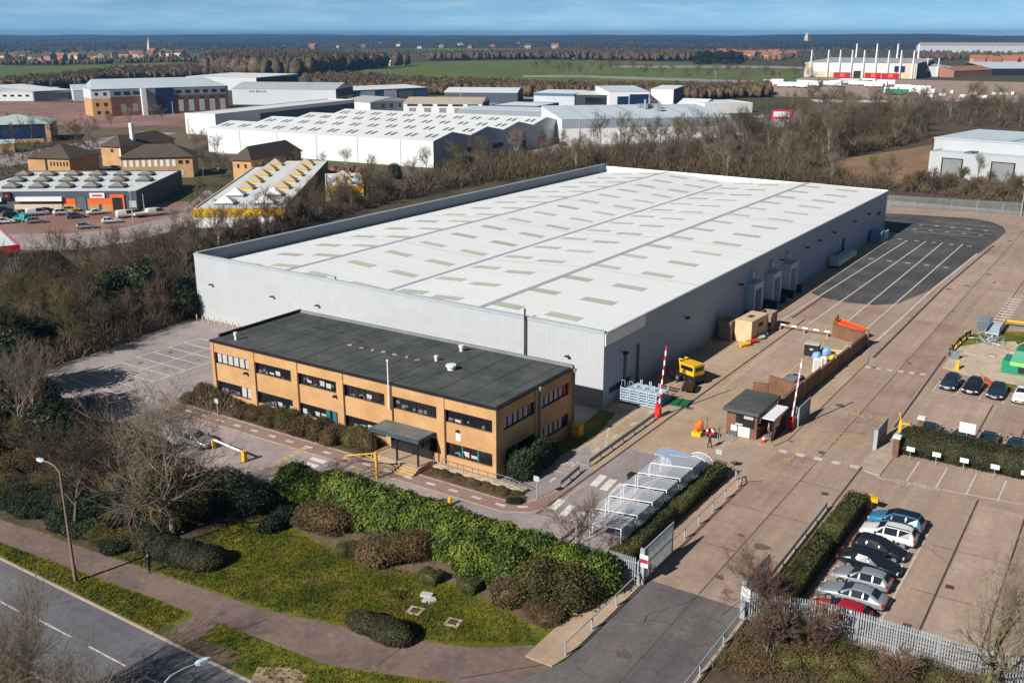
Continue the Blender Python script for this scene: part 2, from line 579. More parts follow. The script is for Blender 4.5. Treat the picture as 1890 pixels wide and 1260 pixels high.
sheet('stadium_forecourt', W((1400, 165), (1480, 143), (1700, 148), (1890, 152), (1890, 190), (1640, 185), (1420, 178)), .06, 'concrete')
sheet('bare_clearing', W((1500, 322), (1535, 296), (1620, 284), (1720, 268), (1725, 330), (1690, 345), (1560, 338)), .06, 'earth')
sheet('retail_car_park', W((0, 386), (345, 372), (395, 402), (300, 432), (120, 447), (0, 455)), .06, 'brickpave')
sheet('side_road', W((0, 432), (120, 432), (235, 420), (330, 395), (380, 352), (420, 352), (395, 395), (330, 425), (240, 447), (140, 462), (0, 462)), .08, 'asphalt')
sheet('estate_lawn', W((0, 238), (150, 232), (390, 226), (395, 262), (330, 285), (180, 268), (0, 262)), .05, 'mud')
sheet('estate_lane', W((0, 288), (120, 268), (260, 243), (330, 246), (180, 276), (60, 300), (0, 310)), .08, 'asphalt')
# woodland floors
sheet('leaf_litter', W((0, 452), (140, 460), (240, 446), (345, 425), (520, 400), (700, 345), (735, 372), (420, 455), (366, 478), (362, 585), (60, 692), (0, 700)), .05, 'litter', 'structure')
sheet('leaf_litter', W((735, 345), (860, 290), (1060, 285), (1390, 258), (1500, 238), (1890, 200), (1890, 268), (1560, 290), (1500, 325), (1600, 345), (1890, 360), (1890, 392), (1640, 366), (1110, 300)), .045, 'litter', 'structure')

# --- site ground (metres: x along the office front, y away)
sheet('lawn', [(-140, 38), (-29, 38), (-29, 70), (-70, 70), (-100, 66), (-118, 66), (-140, 80)], .012, 'grass')
sheet('soil_edge', [(-64, 51), (-58, 53.2), (-51.5, 52.4), (-46.5, 51.2), (-42, 53.5), (-37, 53.2), (-33, 52.0), (-29.6, 53.5), (-29.5, 60), (-64, 61)], .016, 'mud')
sheet('soil_edge', [(-130, 40.5), (-96, 40.5), (-79, 40.5), (-63, 42), (-60, 43), (-62, 50), (-70, 57), (-84, 60), (-100, 65.5), (-120, 65.5)], .016, 'litter')
sheet('yard', [(-50, 62.2), (62, 62.2), (62, 262), (-60, 262), (-118, 240), (-118, 218), (-50, 218)], .012, 'concrete')
sheet('site_apron', [(-43, 36), (-12, 36), (-20.2, 49), (-20.2, 62.2), (-28.5, 62.2), (-28.5, 49.5), (-33, 44)], .02, 'apron')
sheet('car_park', [(-119.3, 93.5), (-48.9, 93.5), (-45.4, 84.5), (-41.9, 77.8), (-41.9, 84), (-36.2, 84), (-30.9, 70), (-30.9, 62.5), (-45, 60.8), (-62, 60.6), (-63.4, 57.4), (-88, 57.2), (-100, 59.4), (-119.3, 62.6)], .017, 'asphalt')
sheet('tan_apron', [(-49, 92.5), (-45.6, 84), (-42, 77.5), (-41.4, 77.5), (-41.3, 140), (-45.6, 140), (-45.8, 212), (-49.1, 212)], .022, 'tan_concrete')
sheet('tan_apron', [(-41.2, 84), (-36.1, 84), (-31.0, 92), (-31, 108), (-31, 140), (-41.2, 141)], .022, 'tan_concrete')
sheet('shelter_floor', [(-36.3, 62.5), (-31.2, 62.5), (-31.2, 84), (-36.3, 84)], .024, 'asphalt')
# dark asphalt lorry bays
bay = [(-45.6, 157.3), (-43, 155.2), (-39, 154.4), (-35, 155.2), (-32.2, 158), (-29.7, 170.5), (-28.3, 205)]
bay += [(-27.4 + .1 * k, 222 + 5 * k) for k in range(3)] + [(-28.6, 238), (-31.5, 243), (-36, 245.5), (-50, 243), (-60, 240), (-60, 218.2), (-45.8, 218.2)]
sheet('dark_asphalt_bays', bay, .026, 'dark_asphalt')
# main road, verge and footpath
sheet('main_road', [(-400, 29.4), (-300, 29.4), (200, 29.4), (200, 36.5), (-11, 36.5), (-44, 36.7), (-300, 36.4), (-400, 36.4)], .018, 'road')
sheet('verge', [(-400, 24), (200, 24), (200, 29.1), (-400, 29.1)], .02, 'mud')
MBk = MB()
MBk.box(-300, 36.42, 0, -43.3, 36.62, .1)
MBk.box(-300, 29.15, 0, 200, 29.4, .1)
struct('kerb', MBk, 'kerb')
pth = [(-300, 37.6), (-76, 38), (-57.4, 39.6), (-52.5, 39.9), (-41.7, 40.6), (-37, 42.2), (-33, 43.9), (-29.9, 46.2), (-28.7, 49.4), (-31.3, 50.0), (-34.3, 47.6), (-37.3, 46.4), (-42, 44.9), (-50.2, 42.9), (-58.4, 42.2), (-63.8, 41.7), (-79.5, 40.3), (-300, 40)]
sheet('footpath', pth, .03, 'path')
sheet('footpath', [(-53.8, 40.2), (-51.4, 40.2), (-50.7, 36.6), (-53.5, 36.6)], .027, 'path')
sheet('worn_earth', [(-53.6, 37.6), (-50.2, 37.9), (-47.6, 38.4), (-46.6, 37.7), (-47.5, 36.66), (-53.4, 36.64)], .029, 'mud')
sheet('worn_earth', [(-45.2, 37.9), (-43, 39.2), (-41.4, 38.9), (-41.9, 36.8), (-44.5, 36.66)], .029, 'tan_concrete')
# raised pavements with kerb faces
pv_ = MB()
pv_.prism([(-31.0, 48.6), (-28.9, 48.6), (-28.55, 50.2), (-28.5, 81.5), (-29, 83.3), (-31.0, 83.6)], 0, .13)
struct('pavement', pv_, 'tan_concrete')
pv_ = MB()
pv_.prism([(-31, 92.6), (-30.2, 92), (-29.2, 92.6), (-28.5, 95), (-28.4, 126), (-29.0, 128.2), (-30.2, 128.4), (-31, 126)], 0, .13)
struct('pavement', pv_, 'tan_concrete')
pv_ = MB()
pv_.prism([(-20.6, 93), (-19.9, 91.6), (-18.4, 91.2), (-18.3, 97.5), (-18.3, 104), (-20.2, 104.5)], 0, .12)
struct('pavement', pv_, 'kerb')
pv_ = MB()
pv_.box(-20.45, 49, 0, -20.2, 62.3, .1)
pv_.prism([(-20.6, 62.3), (-20.25, 62.3), (-20.25, 82.5), (-20.6, 82.5)], 0, .11)
struct('kerb', pv_, 'kerb')
pv_ = MB()
pv_.prism([(-20.2, 49), (-12, 38), (-2, 38), (-2, 62), (-20.2, 62)], 0, .03)
struct('verge', pv_, 'litter')

# --- painted markings
mw = MB()
z = .024
for x in range(-300, 110, 6):
    mw.box(x - 2.6, 32.92 + (.0 if x < -60 else .15), z - .003, x + 1.4, 33.05 + (.0 if x < -60 else .15), z)
struct('road_markings', mw, 'line_white')
mw = MB()
z = .027
for y in (65.6, 68.1, 70.6, 73.1):
    mw.strip([(-108.1, y), (-98.6, y)], .2, z)
for y in (75.6, 78.1, 80.6, 83.1, 85.6):
    mw.strip([(-108.2, y), (-98.8, y)], .2, z)
mw.strip([(-103.3, 65.6), (-103.5, 85.6)], .2, z + .003)
mw.strip([(-98.5, 65.6), (-98.7, 85.6)], .2, z + .003)
mw.strip([(-108.1, 65.6), (-108.1, 73.1)], .2, z + .003)
mw.strip([(-108.3, 75.6), (-108.3, 85.6)], .2, z + .003)
mw.strip([(-113.5, 64.5), (-114.9, 91.5)], .22, z)
for k in range(9):
    mw.strip([(-118.9, 65 + k * 2.9), (-113.6 - k * .17, 65 + k * 2.9)], .13, z + .003)
# visitor bays and top right bays
for x in (-16.0, -13.4, -10.8, -8.2, -5.6, -3.0, -.4, 2.2):
    mw.strip([(x, 91.5), (x, 96.9)], .15, z)
mw.strip([(-18.5, 90.8), (4, 93.2)], .15, z + .003)
for x in (-19.2, -16.7, -14.2, -11.7, -9.2, -6.7, -4.2, -1.7):
    mw.strip([(x, 118.9), (x, 123.4)], .12, z)
mw.strip([(-19.3, 118.8), (0, 119.2)], .12, z + .003)
for y in (64.2, 66.7, 69.2, 71.7, 74.2, 76.7, 79.2, 81.7):
    mw.strip([(-17.4, y), (-12.2, y)], .12, z)
mw.strip([(-12.1, 62.6), (-12.1, 82)], .13, z + .003)
struct('parking_lines', mw, 'line_white')
mw = MB()
for x0, x1, y0, y1 in ((-32.6, -32.4, 128, 213), (-35.9, -36.1, 133, 212.5), (-40.2, -39.2, 139, 212), (-44.2, -42.6, 139, 211)):
    mw.strip([(x0, y0), (x1, y1)], .22, .031)
mw.strip([(-29.9, 128), (-29.6, 172), (-28.4, 205)], .3, .031)
for k in range(4):
    mw.strip([(-44 + k * .4, 222 + k * 4.8), (-29.5, 222.6 + k * 4.8)], .16, .031)
for y in (189, 211.5, 225, 231):
    for k in range(5):
        mw.obox((-44.2 + 3.3 * k, y, .028), (.9, .5, .004))
for k in range(11):
    mw.obox((-17.3, 153.5 + k * 1.75, .02), (1.9, .8, .008))
for k in range(5):
    mw.obox((-28.0 + k * 1.75, 92.0 + .05 * k, .016), (.8, .75, .008))
for k in range(6):
    mw.obox((-27.9 + k * 1.28, 123.7 + .2 * k, .016), (.62, .7, .008))
struct('road_markings', mw, 'line_white')
mw = MB()
for x, y in ((-40.2, 75.7), (-39.0, 75.4), (-37.8, 75.0)):
    mw.obox((x, y, .02), (.75, 2.6, .008), R(6))
for x, y in ((-40.9, 69.3), (-39.5, 68.8), (-38.2, 68.3), (-36.9, 67.8)):
    mw.obox((x, y, .02), (.72, 2.1, .008), R(6))
for y in (64.6, 63.4, 62.2, 61.1):
    mw.obox((-65.5, y, .02), (2.0, .62, .008))
struct('crossing_stripes', mw, 'line_fresh')
rs = MB().prism([(-90.5, 69.2), (-88.6, 67.4), (-45, 67.3), (-43.2, 68.2), (-42.3, 71), (-42.1, 73), (-41.2, 73), (-41.1, 69.4), (-42.0, 66.8), (-44.4, 65.5), (-88.8, 65.5), (-91, 66.5), (-92, 68.5)], .014, .024)
struct('red_walkway', rs, 'redstrip')
mw = MB()
for k in range(17):
    mw.obox((-87 + 2.62 * k, 66.45, .022), (1.0, .38, .006))
mw.obox((-43.2, 67.2, .022), (.9, .36, .006), R(35))
for k in range(7):
    mw.obox((-43.9, 73.5 + k * 4.2, .022), (.3, 1.1, .006))
mw.strip([(-48, 93), (-43.4, 83)], .14, .028).strip([(-46, 93), (-45.8, 84)], .14, .028)
for k in range(5):
    mw.strip([(-48 + k * .6, 92.2 - k * 2), (-45.8, 91 - k * 1.6)], .13, .0285)
mw.strip([(-46.5, 77.2), (-42.6, 78.2)], .14, .028).strip([(-46, 75), (-42.8, 75.6)], .14, .028)
mw.strip([(-46, 75), (-44.4, 78)], .14, .0285)
struct('walkway_dashes', mw, 'line_white')
mw = MB()
mw.strip([(-92.2, 68.8), (-91.4, 66.5), (-89.3, 65.4), (-44.4, 65.4), (-42.0, 66.6), (-40.9, 69.4), (-40.9, 74)], .13, .0285)
mw.strip([(-88.6, 67.5), (-45, 67.4), (-43.3, 68.3), (-42.4, 71), (-42.3, 73)], .13, .0285)
mw.strip([(-45.3, 76), (-45.2, 139)], .14, .0285)
mw.strip([(-46.0, 141.5), (-45.9, 212)], .28, .0335)
mw.strip([(-40.6, 110), (-40.7, 128)], .14, .0285).strip([(-40.2, 106), (-40.3, 128)], .14, .0285)
for k in range(5):
    mw.strip([(-44.8, 108 + 3.4 * k), (-41.4, 108.6 + 3.4 * k)], .12, .0285)
mw.strip([(-35.6, 109), (-35.5, 131)], .14, .0285)
for k in range(7):
    mw.strip([(-35.5, 110 + 3 * k), (-31, 110.4 + 3 * k)], .12, .029)
struct('bay_lines', mw, 'line_cream')
mw = MB()
mw.strip([(-61.8, 63.9), (-58.2, 67.2)], .13, .029).strip([(-61.8, 65.2), (-58, 63.8), (-57, 65.4)], .13, .029)
mw.strip([(-62.5, 64.4), (-60, 63.2)], .13, .029)
for k in range(6):
    mw.obox((-68.25 - .1 * k, 61.2 + .95 * k, .02), (.62, .5, .01), R(6))
mw.strip([(-26.8, 94.4), (-26.7, 90.6), (-27.9, 87.8)], .11, .03)
mw.strip([(-27.4, 84), (-29.2, 82.4), (-31.2, 82.2)], .12, .137)
for k in range(4):
    mw.strip([(-27.6 + k * 1.8, 97.6), (-24.8 + k * 1.6, 99.6)], .12, .03)
mw.strip([(-28.2, 99.9), (-20.8, 100.1)], .13, .0315).strip([(-28.2, 97.3), (-20.8, 97.5)], .13, .0315)
mw.strip([(-50.6, 62.7), (-49.2, 63.6)], .4, .03)
struct('yellow_markings', mw, 'line_yellow')


def ground_text(txt, x, y, size, mat, rz=0, stretch=1.6, zz=.03):
    c = bpy.data.curves.new('t', 'FONT')
    c.body = txt
    c.size = size
    c.align_x = 'CENTER'
    to = bpy.data.objects.new('t', c)
    COL.objects.link(to)
    bpy.context.view_layer.update()
    me = bpy.data.meshes.new_from_object(to.evaluated_get(bpy.context.evaluated_depsgraph_get()))
    bpy.data.objects.remove(to)
    bpy.data.curves.remove(c)
    me.transform(Matrix.Rotation(rz, 4, 'Z') @ Matrix.Diagonal((1, stretch, 1, 1)))
    me.materials.clear()
    me.materials.append(MT[mat])
    return me


def struct_text(txt, x, y, size, mat, rz=0, stretch=1.6, zz=.03, name='painted_lettering'):
    o = link(name, ground_text(txt, x, y, size, mat, rz, stretch), loc=(x, y, zz))
    o['kind'] = 'structure'


struct_text('VISITORS', -14.9, 90.7, .95, 'line_white', R(6), 1.2)
struct_text('SLOW', -23.6, 107.2, 1.5, 'text_yellow', math.pi, 1.5)
struct_text('STOP', -25.4, 94.3, 1.2, 'text_yellow', 0, 1.2)
struct_text('SLOW', -25.8, 89.4, 1.1, 'text_yellow', 0, 1.1)
# joints, gutters and patches
mj = MB()
mj.strip([(-41.45, 66.8), (-41.4, 141)], .22, .0262)
for i_, (x0_, x1_, y0_, y1_, mt_) in enumerate(((-28.4, -24.5, 64, 92, 'concrete_red'), (-24.3, -20.7, 104, 150, 'concrete_red'), (-28.2, -24.5, 150, 205, 'concrete_pale'), (-24.3, -16, 172, 196, 'concrete_pale'), (-16, -2, 196, 240, 'concrete_red'), (-9.4, -5.6, 64, 90, 'concrete_pale'), (-5.4, 3, 72, 90, 'concrete_red'), (-18, -12, 98.6, 118.4, 'concrete_pale'), (-8.6, -4.6, 98.6, 118.4, 'concrete_red'), (-41, -37, 112, 139, 'concrete_pale'), (-44.6, -40.4, 141.5, 154, 'concrete_red'), (-36, -32.7, 139, 154, 'concrete_red'))):
    sheet('concrete_patch', [(x0_, y0_), (x1_, y0_), (x1_, y1_), (x0_, y1_)], .0132 if x0_ > -30 else .0238, mt_)
mj.strip([(-24.4, 62.4), (-24.2, 255)], .09, .016)
mj.strip([(-20.35, 82.6), (-20.35, 97)], .2, .0165).strip([(-20.2, 104.6), (-20.6, 134)], .25, .0165)
mj.strip([(-28.3, 128), (-28.3, 172), (-27.0, 215)], .35, .0165)
mj.strip([(-43.3, 141), (-43.2, 160)], .35, .0265)
for y in (70, 78, 86, 104, 112, 118):
    mj.strip([(-28.2, y), (-20.5, y + .1)], .06, .0163)
for x in (-9.5, -5.5, -1.5, 3):
    mj.strip([(x, 64), (x - .2, 91)], .16, .0163)
    mj.strip([(x - 3, 98), (x - 3, 118)], .16, .0163)
for y in (72, 80, 100, 108, 114):
    mj.strip([(-11.5, y), (30, y + .2)], .06, .0166)
mj.strip([(-27.6, 49.5), (-24.4, 48.6), (-24.4, 62.2)], .07, .0215)
mj.strip([(-33.3, 44.2), (-28.6, 49.6)], .1, .032)
mj.strip([(-38.7, 42.3), (-38.6, 46)], .06, .032)
for y in (176, 196, 214, 232):
    mj.strip([(-27, y), (10, y + 1.5)], .14, .0165)
for x in (-17.9, -11, 0):
    mj.strip([(x, 140), (x + .1, 250)], .14, .0169)
for k in range(22):
    x, y, dx = random.choice([(random.uniform(-28, -21), random.uniform(50, 240), .3), (random.uniform(-11, 20), random.uniform(64, 130), .6), (random.uniform(-27, -21), random.uniform(48, 61), .5)])
    pts_ = [(x, y)]
    a_ = random.uniform(0, 6.3)
    for j in range(random.randrange(6, 14)):
        a_ += random.uniform(-.6, .6)
        pts_.append((pts_[-1][0] + .55 * math.cos(a_), pts_[-1][1] + .55 * math.sin(a_)))
    mj.strip(pts_, .045, .0335 if y < 62 else .0168)
struct('tar_joints', mj, 'seam')
ms = MB()


def blot(mb, x, y, r, zz, ax=1.0):
    n = 14
    ph = random.random() * 6
    mb.poly([(x + ax * r * (1 + .25 * math.sin(2 * t + ph) + .12 * math.sin(5 * t)) * math.cos(t), y + r * (1 + .2 * math.sin(3 * t + ph)) * math.sin(t), zz) for t in [2 * math.pi * k / n for k in range(n)]])


for x, y, r in ((-31.2, 84.8, .55), (-31, 86.5, .5), (-25.6, 52.5, .5), (-40.8, 98, .45), (-24, 65.5, .35), (-28.2, 95, .2)):
    blot(ms, x, y, r, .0335)
for k in range(13):
    blot(ms, random.choice((-101, -106)) + random.uniform(-.6, .6), 66.8 + 2.5 * random.randrange(8) + random.uniform(-.4, .4), random.uniform(.15, .38), .0255)
for k in range(16):
    blot(ms, random.uniform(-27.5, -21.5), random.uniform(64, 240), random.uniform(.2, .6), .0145)
for k in range(22):
    blot(ms, random.uniform(-10, 28), random.uniform(64, 250), random.uniform(.2, .6), .0145)
struct('stains', ms, 'stain')
ms = MB()
for px_, py_, r_ in ((572, 1072, .45), (735, 1095, 1.0), (745, 1100, .7), (700, 1040, .5), (640, 1090, .5), (870, 1110, .45), (920, 1130, .35), (490, 1080, .5), (820, 1150, .4)):
    q_ = at(px_, py_)
    blot(ms, q_.x, q_.y, r_, .0165, 1.5)
struct('worn_patches', ms, 'mud')
ms = MB()
for x, y in ((-30.8, 70.2), (-21.6, 84.6), (-8.9, 73.8), (-10.4, 66.6), (-58.8, 63.2), (-49.9, 64.4), (-37.6, 62.2), (-33.3, 75)):
    ms.obox((x, y, .02), (.6, .6, .012), .1)
struct('drain_covers', ms, 'iron')
# ------------------------------------------------------------------ the large warehouse
X0, X1, Y0, Y1 = -116.6, -49.0, 92.7, 218.0
PROF = [(X0 + .35, 7.9), (-99.6, 9.05), (-82.8, 8.1), (-66.0, 9.05), (X1, 8.72)]


def roofz(x, prof=PROF):
    for (a, za), (b, zb) in zip(prof, prof[1:]):
        if a <= x <= b:
            return za + (zb - za) * (x - a) / (b - a)
    return prof[-1][1]


def ftop(x):
    return 9.75 + (8.95 - 9.75) * (x - X0) / (X1 - X0)


wh = thing('warehouse', 'very large pale grey metal warehouse with rows of skylights on its white roof', 'warehouse', (-82.8, Y0))
m = MB()
m.add([(X0, Y0, 0), (X1, Y0, 0), (X1, Y0, ftop(X1)), (X0, Y0, 9.75)], [(0, 1, 2, 3)])
m.add([(X0 + .25, Y0 + .3, 7), (X1, Y0 + .3, 7), (X1, Y0 + .3, ftop(X1)), (X0 + .25, Y0 + .3, 9.7)], [(3, 2, 1, 0)])
m.quad((X0, Y1, 0), (X0, Y0, 0), (X0, Y0, 9.75), (X0, Y1, 9.75))
pts = [(X1, Y1, 0), (X0, Y1, 0), (X0, Y1, 9.4)] + [(x, Y1, z + .06) for x, z in PROF]
m.poly(pts)
m.build('wall', 'clad', wh, True)
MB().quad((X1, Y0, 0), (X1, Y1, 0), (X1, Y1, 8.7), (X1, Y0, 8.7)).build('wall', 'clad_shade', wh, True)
m = MB()
for (a, za), (b, zb) in zip(PROF, PROF[1:]):
    m.quad((a, Y0 + .3, za), (b, Y0 + .3, zb), (b, Y1, zb), (a, Y1, za))
m.build('roof', 'whroof', wh, True)
m = MB().quad((X0 + .35, Y0 + .3, 7), (X0 + .35, Y1, 7), (X0 + .35, Y1, 9.75), (X0 + .35, Y0 + .3, 9.75))
m.quad((X0 + .02, Y1 - .01, 7.7), (X0 + .35, Y1 - .01, 7.7), (X0 + .35, Y1 - .01, 9.75), (X0 + .02, Y1 - .01, 9.75))
m.build('parapet_lining', 'parapet', wh, True)
m = MB()
m.add([(X0 - .04, Y0 - .06, 9.75), (X1 + .04, Y0 - .06, 8.95), (X1 + .04, Y0 + .36, 8.97), (X0 - .04, Y0 + .36, 9.77),
       (X0 - .04, Y0 - .06, 9.42), (X1 + .04, Y0 - .06, 8.62)], [(0, 1, 2, 3), (4, 5, 1, 0)])
m.box(X0 - .04, Y0 + .37, 9.74, X0 + .45, Y1, 9.86)
m.box(X1 - .02, Y0 + .37, 8.6, X1 + .22, Y1 + .05, 8.76)
m.add([(X1 + .05, Y0 - .05, 0), (X1 + .05, Y0 + .4, 0), (X1 + .05, Y0 + .4, 8.7), (X1 + .05, Y0 - .05, 8.9)], [(0, 1, 2, 3)])
m.build('parapet_cap', 'trim', wh, True)
m = MB()
for x, zz, w in ((-99.6, 9.05, .5), (-66.0, 9.05, .7)):
    m.box(x - w / 2, Y0 + .4, zz - .12, x + w / 2, Y1, zz + .05)
m.build('ridge_cap', 'trim', wh, True)
MB().box(-83.05, Y0 + .4, 7.95, -82.55, Y1 - 8, 8.18).build('valley_gutter', 'trim', wh, True)
for k in range(4):
    m = MB()
    y = Y0 + 26 + 25.2 * k
    for (a, za), (b, zb) in zip(PROF, PROF[1:]):
        m.quad((a, y, za + .02), (b, y, zb + .02), (b, y + .1, zb + .02), (a, y + .1, za + .02))
    m.build('roof_seam', 'trim', wh, True)
far = MB()
for k in range(15):
    y = 95.7 + 8.33 * k
    for x in (-108.8, -102.5, -94.5, -86.8, -79.4, -73.0, -64.0, -56.0):
        yy = y + (1.2 if x in (-102.5, -79.4) else 0)
        q = MB() if k < 12 else far
        zz = lambda t: roofz(t) + .035
        v = [(x - 2.2, yy - .95), (x + 2.2, yy - .95), (x + 2.2, yy + .95), (x - 2.2, yy + .95)]
        if abs(x + 64) < .1:
            v = [(max(a, -65.6), b) for a, b in v]
        q.add([(a, b, zz(a)) for a, b in v] + [(a, b, zz(a) - .03) for a, b in v], [(0, 1, 2, 3), (0, 4, 5, 1), (1, 5, 6, 2), (2, 6, 7, 3), (3, 7, 4, 0)])
        if k < 12:
            q.build('skylight', 'skylight', wh, True)
far.build('skylight', 'skylight', wh, True)['kind'] = 'stuff'
m = MB()
m.add([(X0 + .46, Y1 - .3, 7.5), (X1 - .03, Y1 - .3, 8.5), (X1 - .03, Y1 - .3, 8.86), (X0 + .46, Y1 - .3, 9.3), (X0 + .46, Y1 + .02, 9.3), (X1 - .03, Y1 + .02, 8.86)], [(0, 1, 2, 3), (3, 2, 5, 4)])
m.build('rear_parapet', 'whroof', wh, True)
# loading docks on the shaded side
for y in (136.4, 144.6, 152.4):
    m = MB()
    m.box(X1 + .02, y, .3, X1 + 1.3, y + .45, 5.3)
    m.box(X1 + .02, y + 3.3, .3, X1 + 1.3, y + 3.75, 5.3)
    m.box(X1 + .02, y + .46, 4.5, X1 + 1.3, y + 3.29, 5.3)
    d = m.build('dock_shelter', 'dockgrey', wh, True)
    MB().box(X1 + .02, y + .47, .9, X1 + .2, y + 3.28, 4.48).build('door', 'dark', d).location = (0, 0, 0)
    for o in d.children:
        for v in o.data.vertices:
            v.co.x += 82.8
            v.co.y -= Y0
    MB().box(X1 + .05, y - .3, .05, X1 + 2.1, y - .01, 1.3).build('dock_buffer', 'dark', wh, True)
    MB().box(X1 + .05, y + 3.85, .05, X1 + 2.1, y + 4.2, 1.3).build('dock_buffer', 'dark', wh, True)
MB().box(X1 - .3, 186.0, .05, X1 + .04, 187.6, 3.8).build('door', 'dark', wh, True)
MB().box(X1 - .1, 210.6, 4.4, X1 + .05, 213.4, 5.1).build('vent', 'dark', wh, True)
MB().box(X1 - .1, 94.2, 1.25, X1 + .05, 99.2, 1.95).build('vent', 'dark', wh, True)
for y in (97.6, 100.9):
    MB().box(X1 + .02, y, .1, X1 + .14, y + .5, 5.3).build('service_duct', 'plinth', wh, True)
lights = [(-113.1, 5.6, 0), (-100.6, 5.6, 0), (-92.1, 5.6, 0), (-53.5, 5.4, 0)] + [(97.1, 5.4, 1), (114.3, 5.5, 1), (133, 6.0, 1), (150.4, 6.4, 1), (163, 6.2, 1), (170, 6.2, 1), (178.5, 6.2, 1), (192, 6.2, 1), (202, 6.2, 1)]
for a, zz, e in lights:
    m = MB()
    if e:
        m.box(X1 + .02, a - .05, zz, X1 + .5, a + .05, zz + .08).box(X1 + .3, a - .35, zz - .1, X1 + .75, a + .35, zz + .1)
    else:
        m.box(a - .05, Y0 - .35, zz, a + .05, Y0 - .02, zz + .07).box(a - .22, Y0 - .6, zz - .06, a + .22, Y0 - .25, zz + .07)
    m.build('wall_light', 'dark', wh, True)
for y in (137.5, 146, 153.6):
    MB().box(X1 + .02, y, 6.0, X1 + .5, y + .7, 6.9).build('air_unit', 'dockgrey', wh, True)
MB().tube((-59.2, Y0 - .3, 0), (-59.2, Y0 - .3, 10.1), .11).box(-59.25, Y0 - .3, 5, -59.15, Y0, 5.1).build('flue_pipe', 'browncol', wh, True)
n_ = 8
pp = [(92.75, 7.25), (101, 7.25)] + [(102.1 + .6 * math.sin(t), 7.95 - .75 * math.cos(t)) for t in [math.pi * k / n_ for k in range(n_ + 1)]] + [(101, 8.66), (92.75, 8.66)]
m = MB().poly([(X1 + .16, a, b) for a, b in pp])
m.add([(X1 + .16, a, b) for a, b in pp] + [(X1 + .02, a, b) for a, b in pp], [(i, i + len(pp), (i + 1) % len(pp) + len(pp), (i + 1) % len(pp)) for i in range(len(pp))])
m.build('blank_fascia_panel', M('plain_grey_panel', (.86, .86, .85), var=.02, fine=.02), wh, True)
MB().box(-90.6, Y0 + .32, 7.9, -89.2, Y0 + .6, 9.75).build('parapet_bracket', 'trim', wh, True)

# ------------------------------------------------------------------ brick office
ox0, ox1, oy0, oy1, oh = -87.2, -48.2, 70.5, 84.6, 7.3
of = thing('brick_office', 'two storey tan brick office block with a flat dark felt roof', 'office building', (ox0, oy0))
NB = 6
bw = (ox1 - ox0) / NB
m = MB()
t = .35
for za, zb in ((0, 1.15), (2.55, 4.6), (5.9, 7.05)):
    for k in range(NB):
        m.box(ox0 + k * bw + .45, oy0, za, ox0 + (k + 1) * bw - .45, oy0 + t, zb)
for k in range(NB + 1):
    a, b = ox0 + k * bw - .45, ox0 + k * bw + .45
    m.box(max(ox0, a), oy0 - .1, 0, min(ox1 - .02, b), oy0 + t, 7.05)
# east side
ey = [oy0 + t + .02, oy0 + 1.1, oy0 + 6.6, oy0 + 7.7, oy1 - .9, oy1]
for za, zb in ((0, 1.15), (2.55, 4.6), (5.9, 7.05)):
    m.box(ox1 - t, ey[1], za, ox1, ey[2], zb).box(ox1 - t, ey[3], za, ox1, ey[4], zb)
m.box(ox1 - t, ey[0], 0, ox1, ey[1], 7.05).box(ox1 - t, ey[2], 0, ox1 + .1, ey[3], 7.05).box(ox1 - t, ey[4], 0, ox1, ey[5], 7.05)
m.box(ox0, oy1 - t, 0, ox1 - t - .01, oy1 - .01, 7.05).box(ox0, oy0 + t + .02, 0, ox0 + t, oy1 - t - .01, 7.05)
m.build('wall', 'brick', of, True)
m = MB().box(ox0 + .5, oy0 + .6, .1, ox1 - .6, oy1 - .6, 6.9)
m.build('dark_interior', 'dark', of, True)
m = MB().box(ox0 - .06, oy0 - .16, 7.05, ox1 + .12, oy1 + .06, 7.26)
m.build('roof_edge', 'dark', of, True)
m = MB().box(ox0 + .25, oy0 + .15, 7.255, ox1 - .2, oy1 - .35, 7.31)
rf = m.build('roof', 'felt', of, True)
m = MB().box(ox0 - .06, oy0 + 1.2, 7.26, ox0 + .24, oy1 - .05, 7.62)
m.build('roof_upstand', 'dark', of, True)
m = MB().box(ox0 + .24, oy1 - .34, 7.26, ox1 + .1, oy1 - .02, 7.55)
m.build('roof_upstand', 'feltlip', of, True)
m = MB()
for k in range(13):
    x = ox0 + 1.6 + k * 3.0
    m.box(x, oy0 + .3, 7.311, x + .07, oy1 - .5, 7.325)
m.box(ox0 + 2, oy0 + 7.2, 7.311, ox1 - 1.5, oy0 + 7.3, 7.327).box(ox0 + 6, oy0 + 9.7, 7.311, ox0 + 11, oy0 + 9.95, 7.335).box(ox0 + 13.4, oy0 + 8.6, 7.311, ox0 + 15, oy0 + 8.85, 7.335)
m.build('felt_seam', M('roof_felt_seam', (.03, .032, .034), var=.2), of, True)
m = MB()
for x, y, s, h_ in ((-58.2, 76.9, .55, .55), (-61.2, 78.3, .22, .6), (-61, 82.5, .3, .7), (-84.6, 71.9, .22, .9)):
    m.lathe((x, y, 7.3), [(s * .7, 0), (s * .7, h_ * .6), (s, h_ * .62), (s, h_), (.05, h_)], 10)
m.build('roof_vent', 'white', of, True)
m = MB()
for k in range(7):
    m.obox((-72.5 + 1.6 * k + random.uniform(-.2, .2), 77.5 + random.uniform(-.15, .15), 7.31), (.5, .3, .08), random.random() * 3)
m.build('roof_weight', 'kerb', of, True)
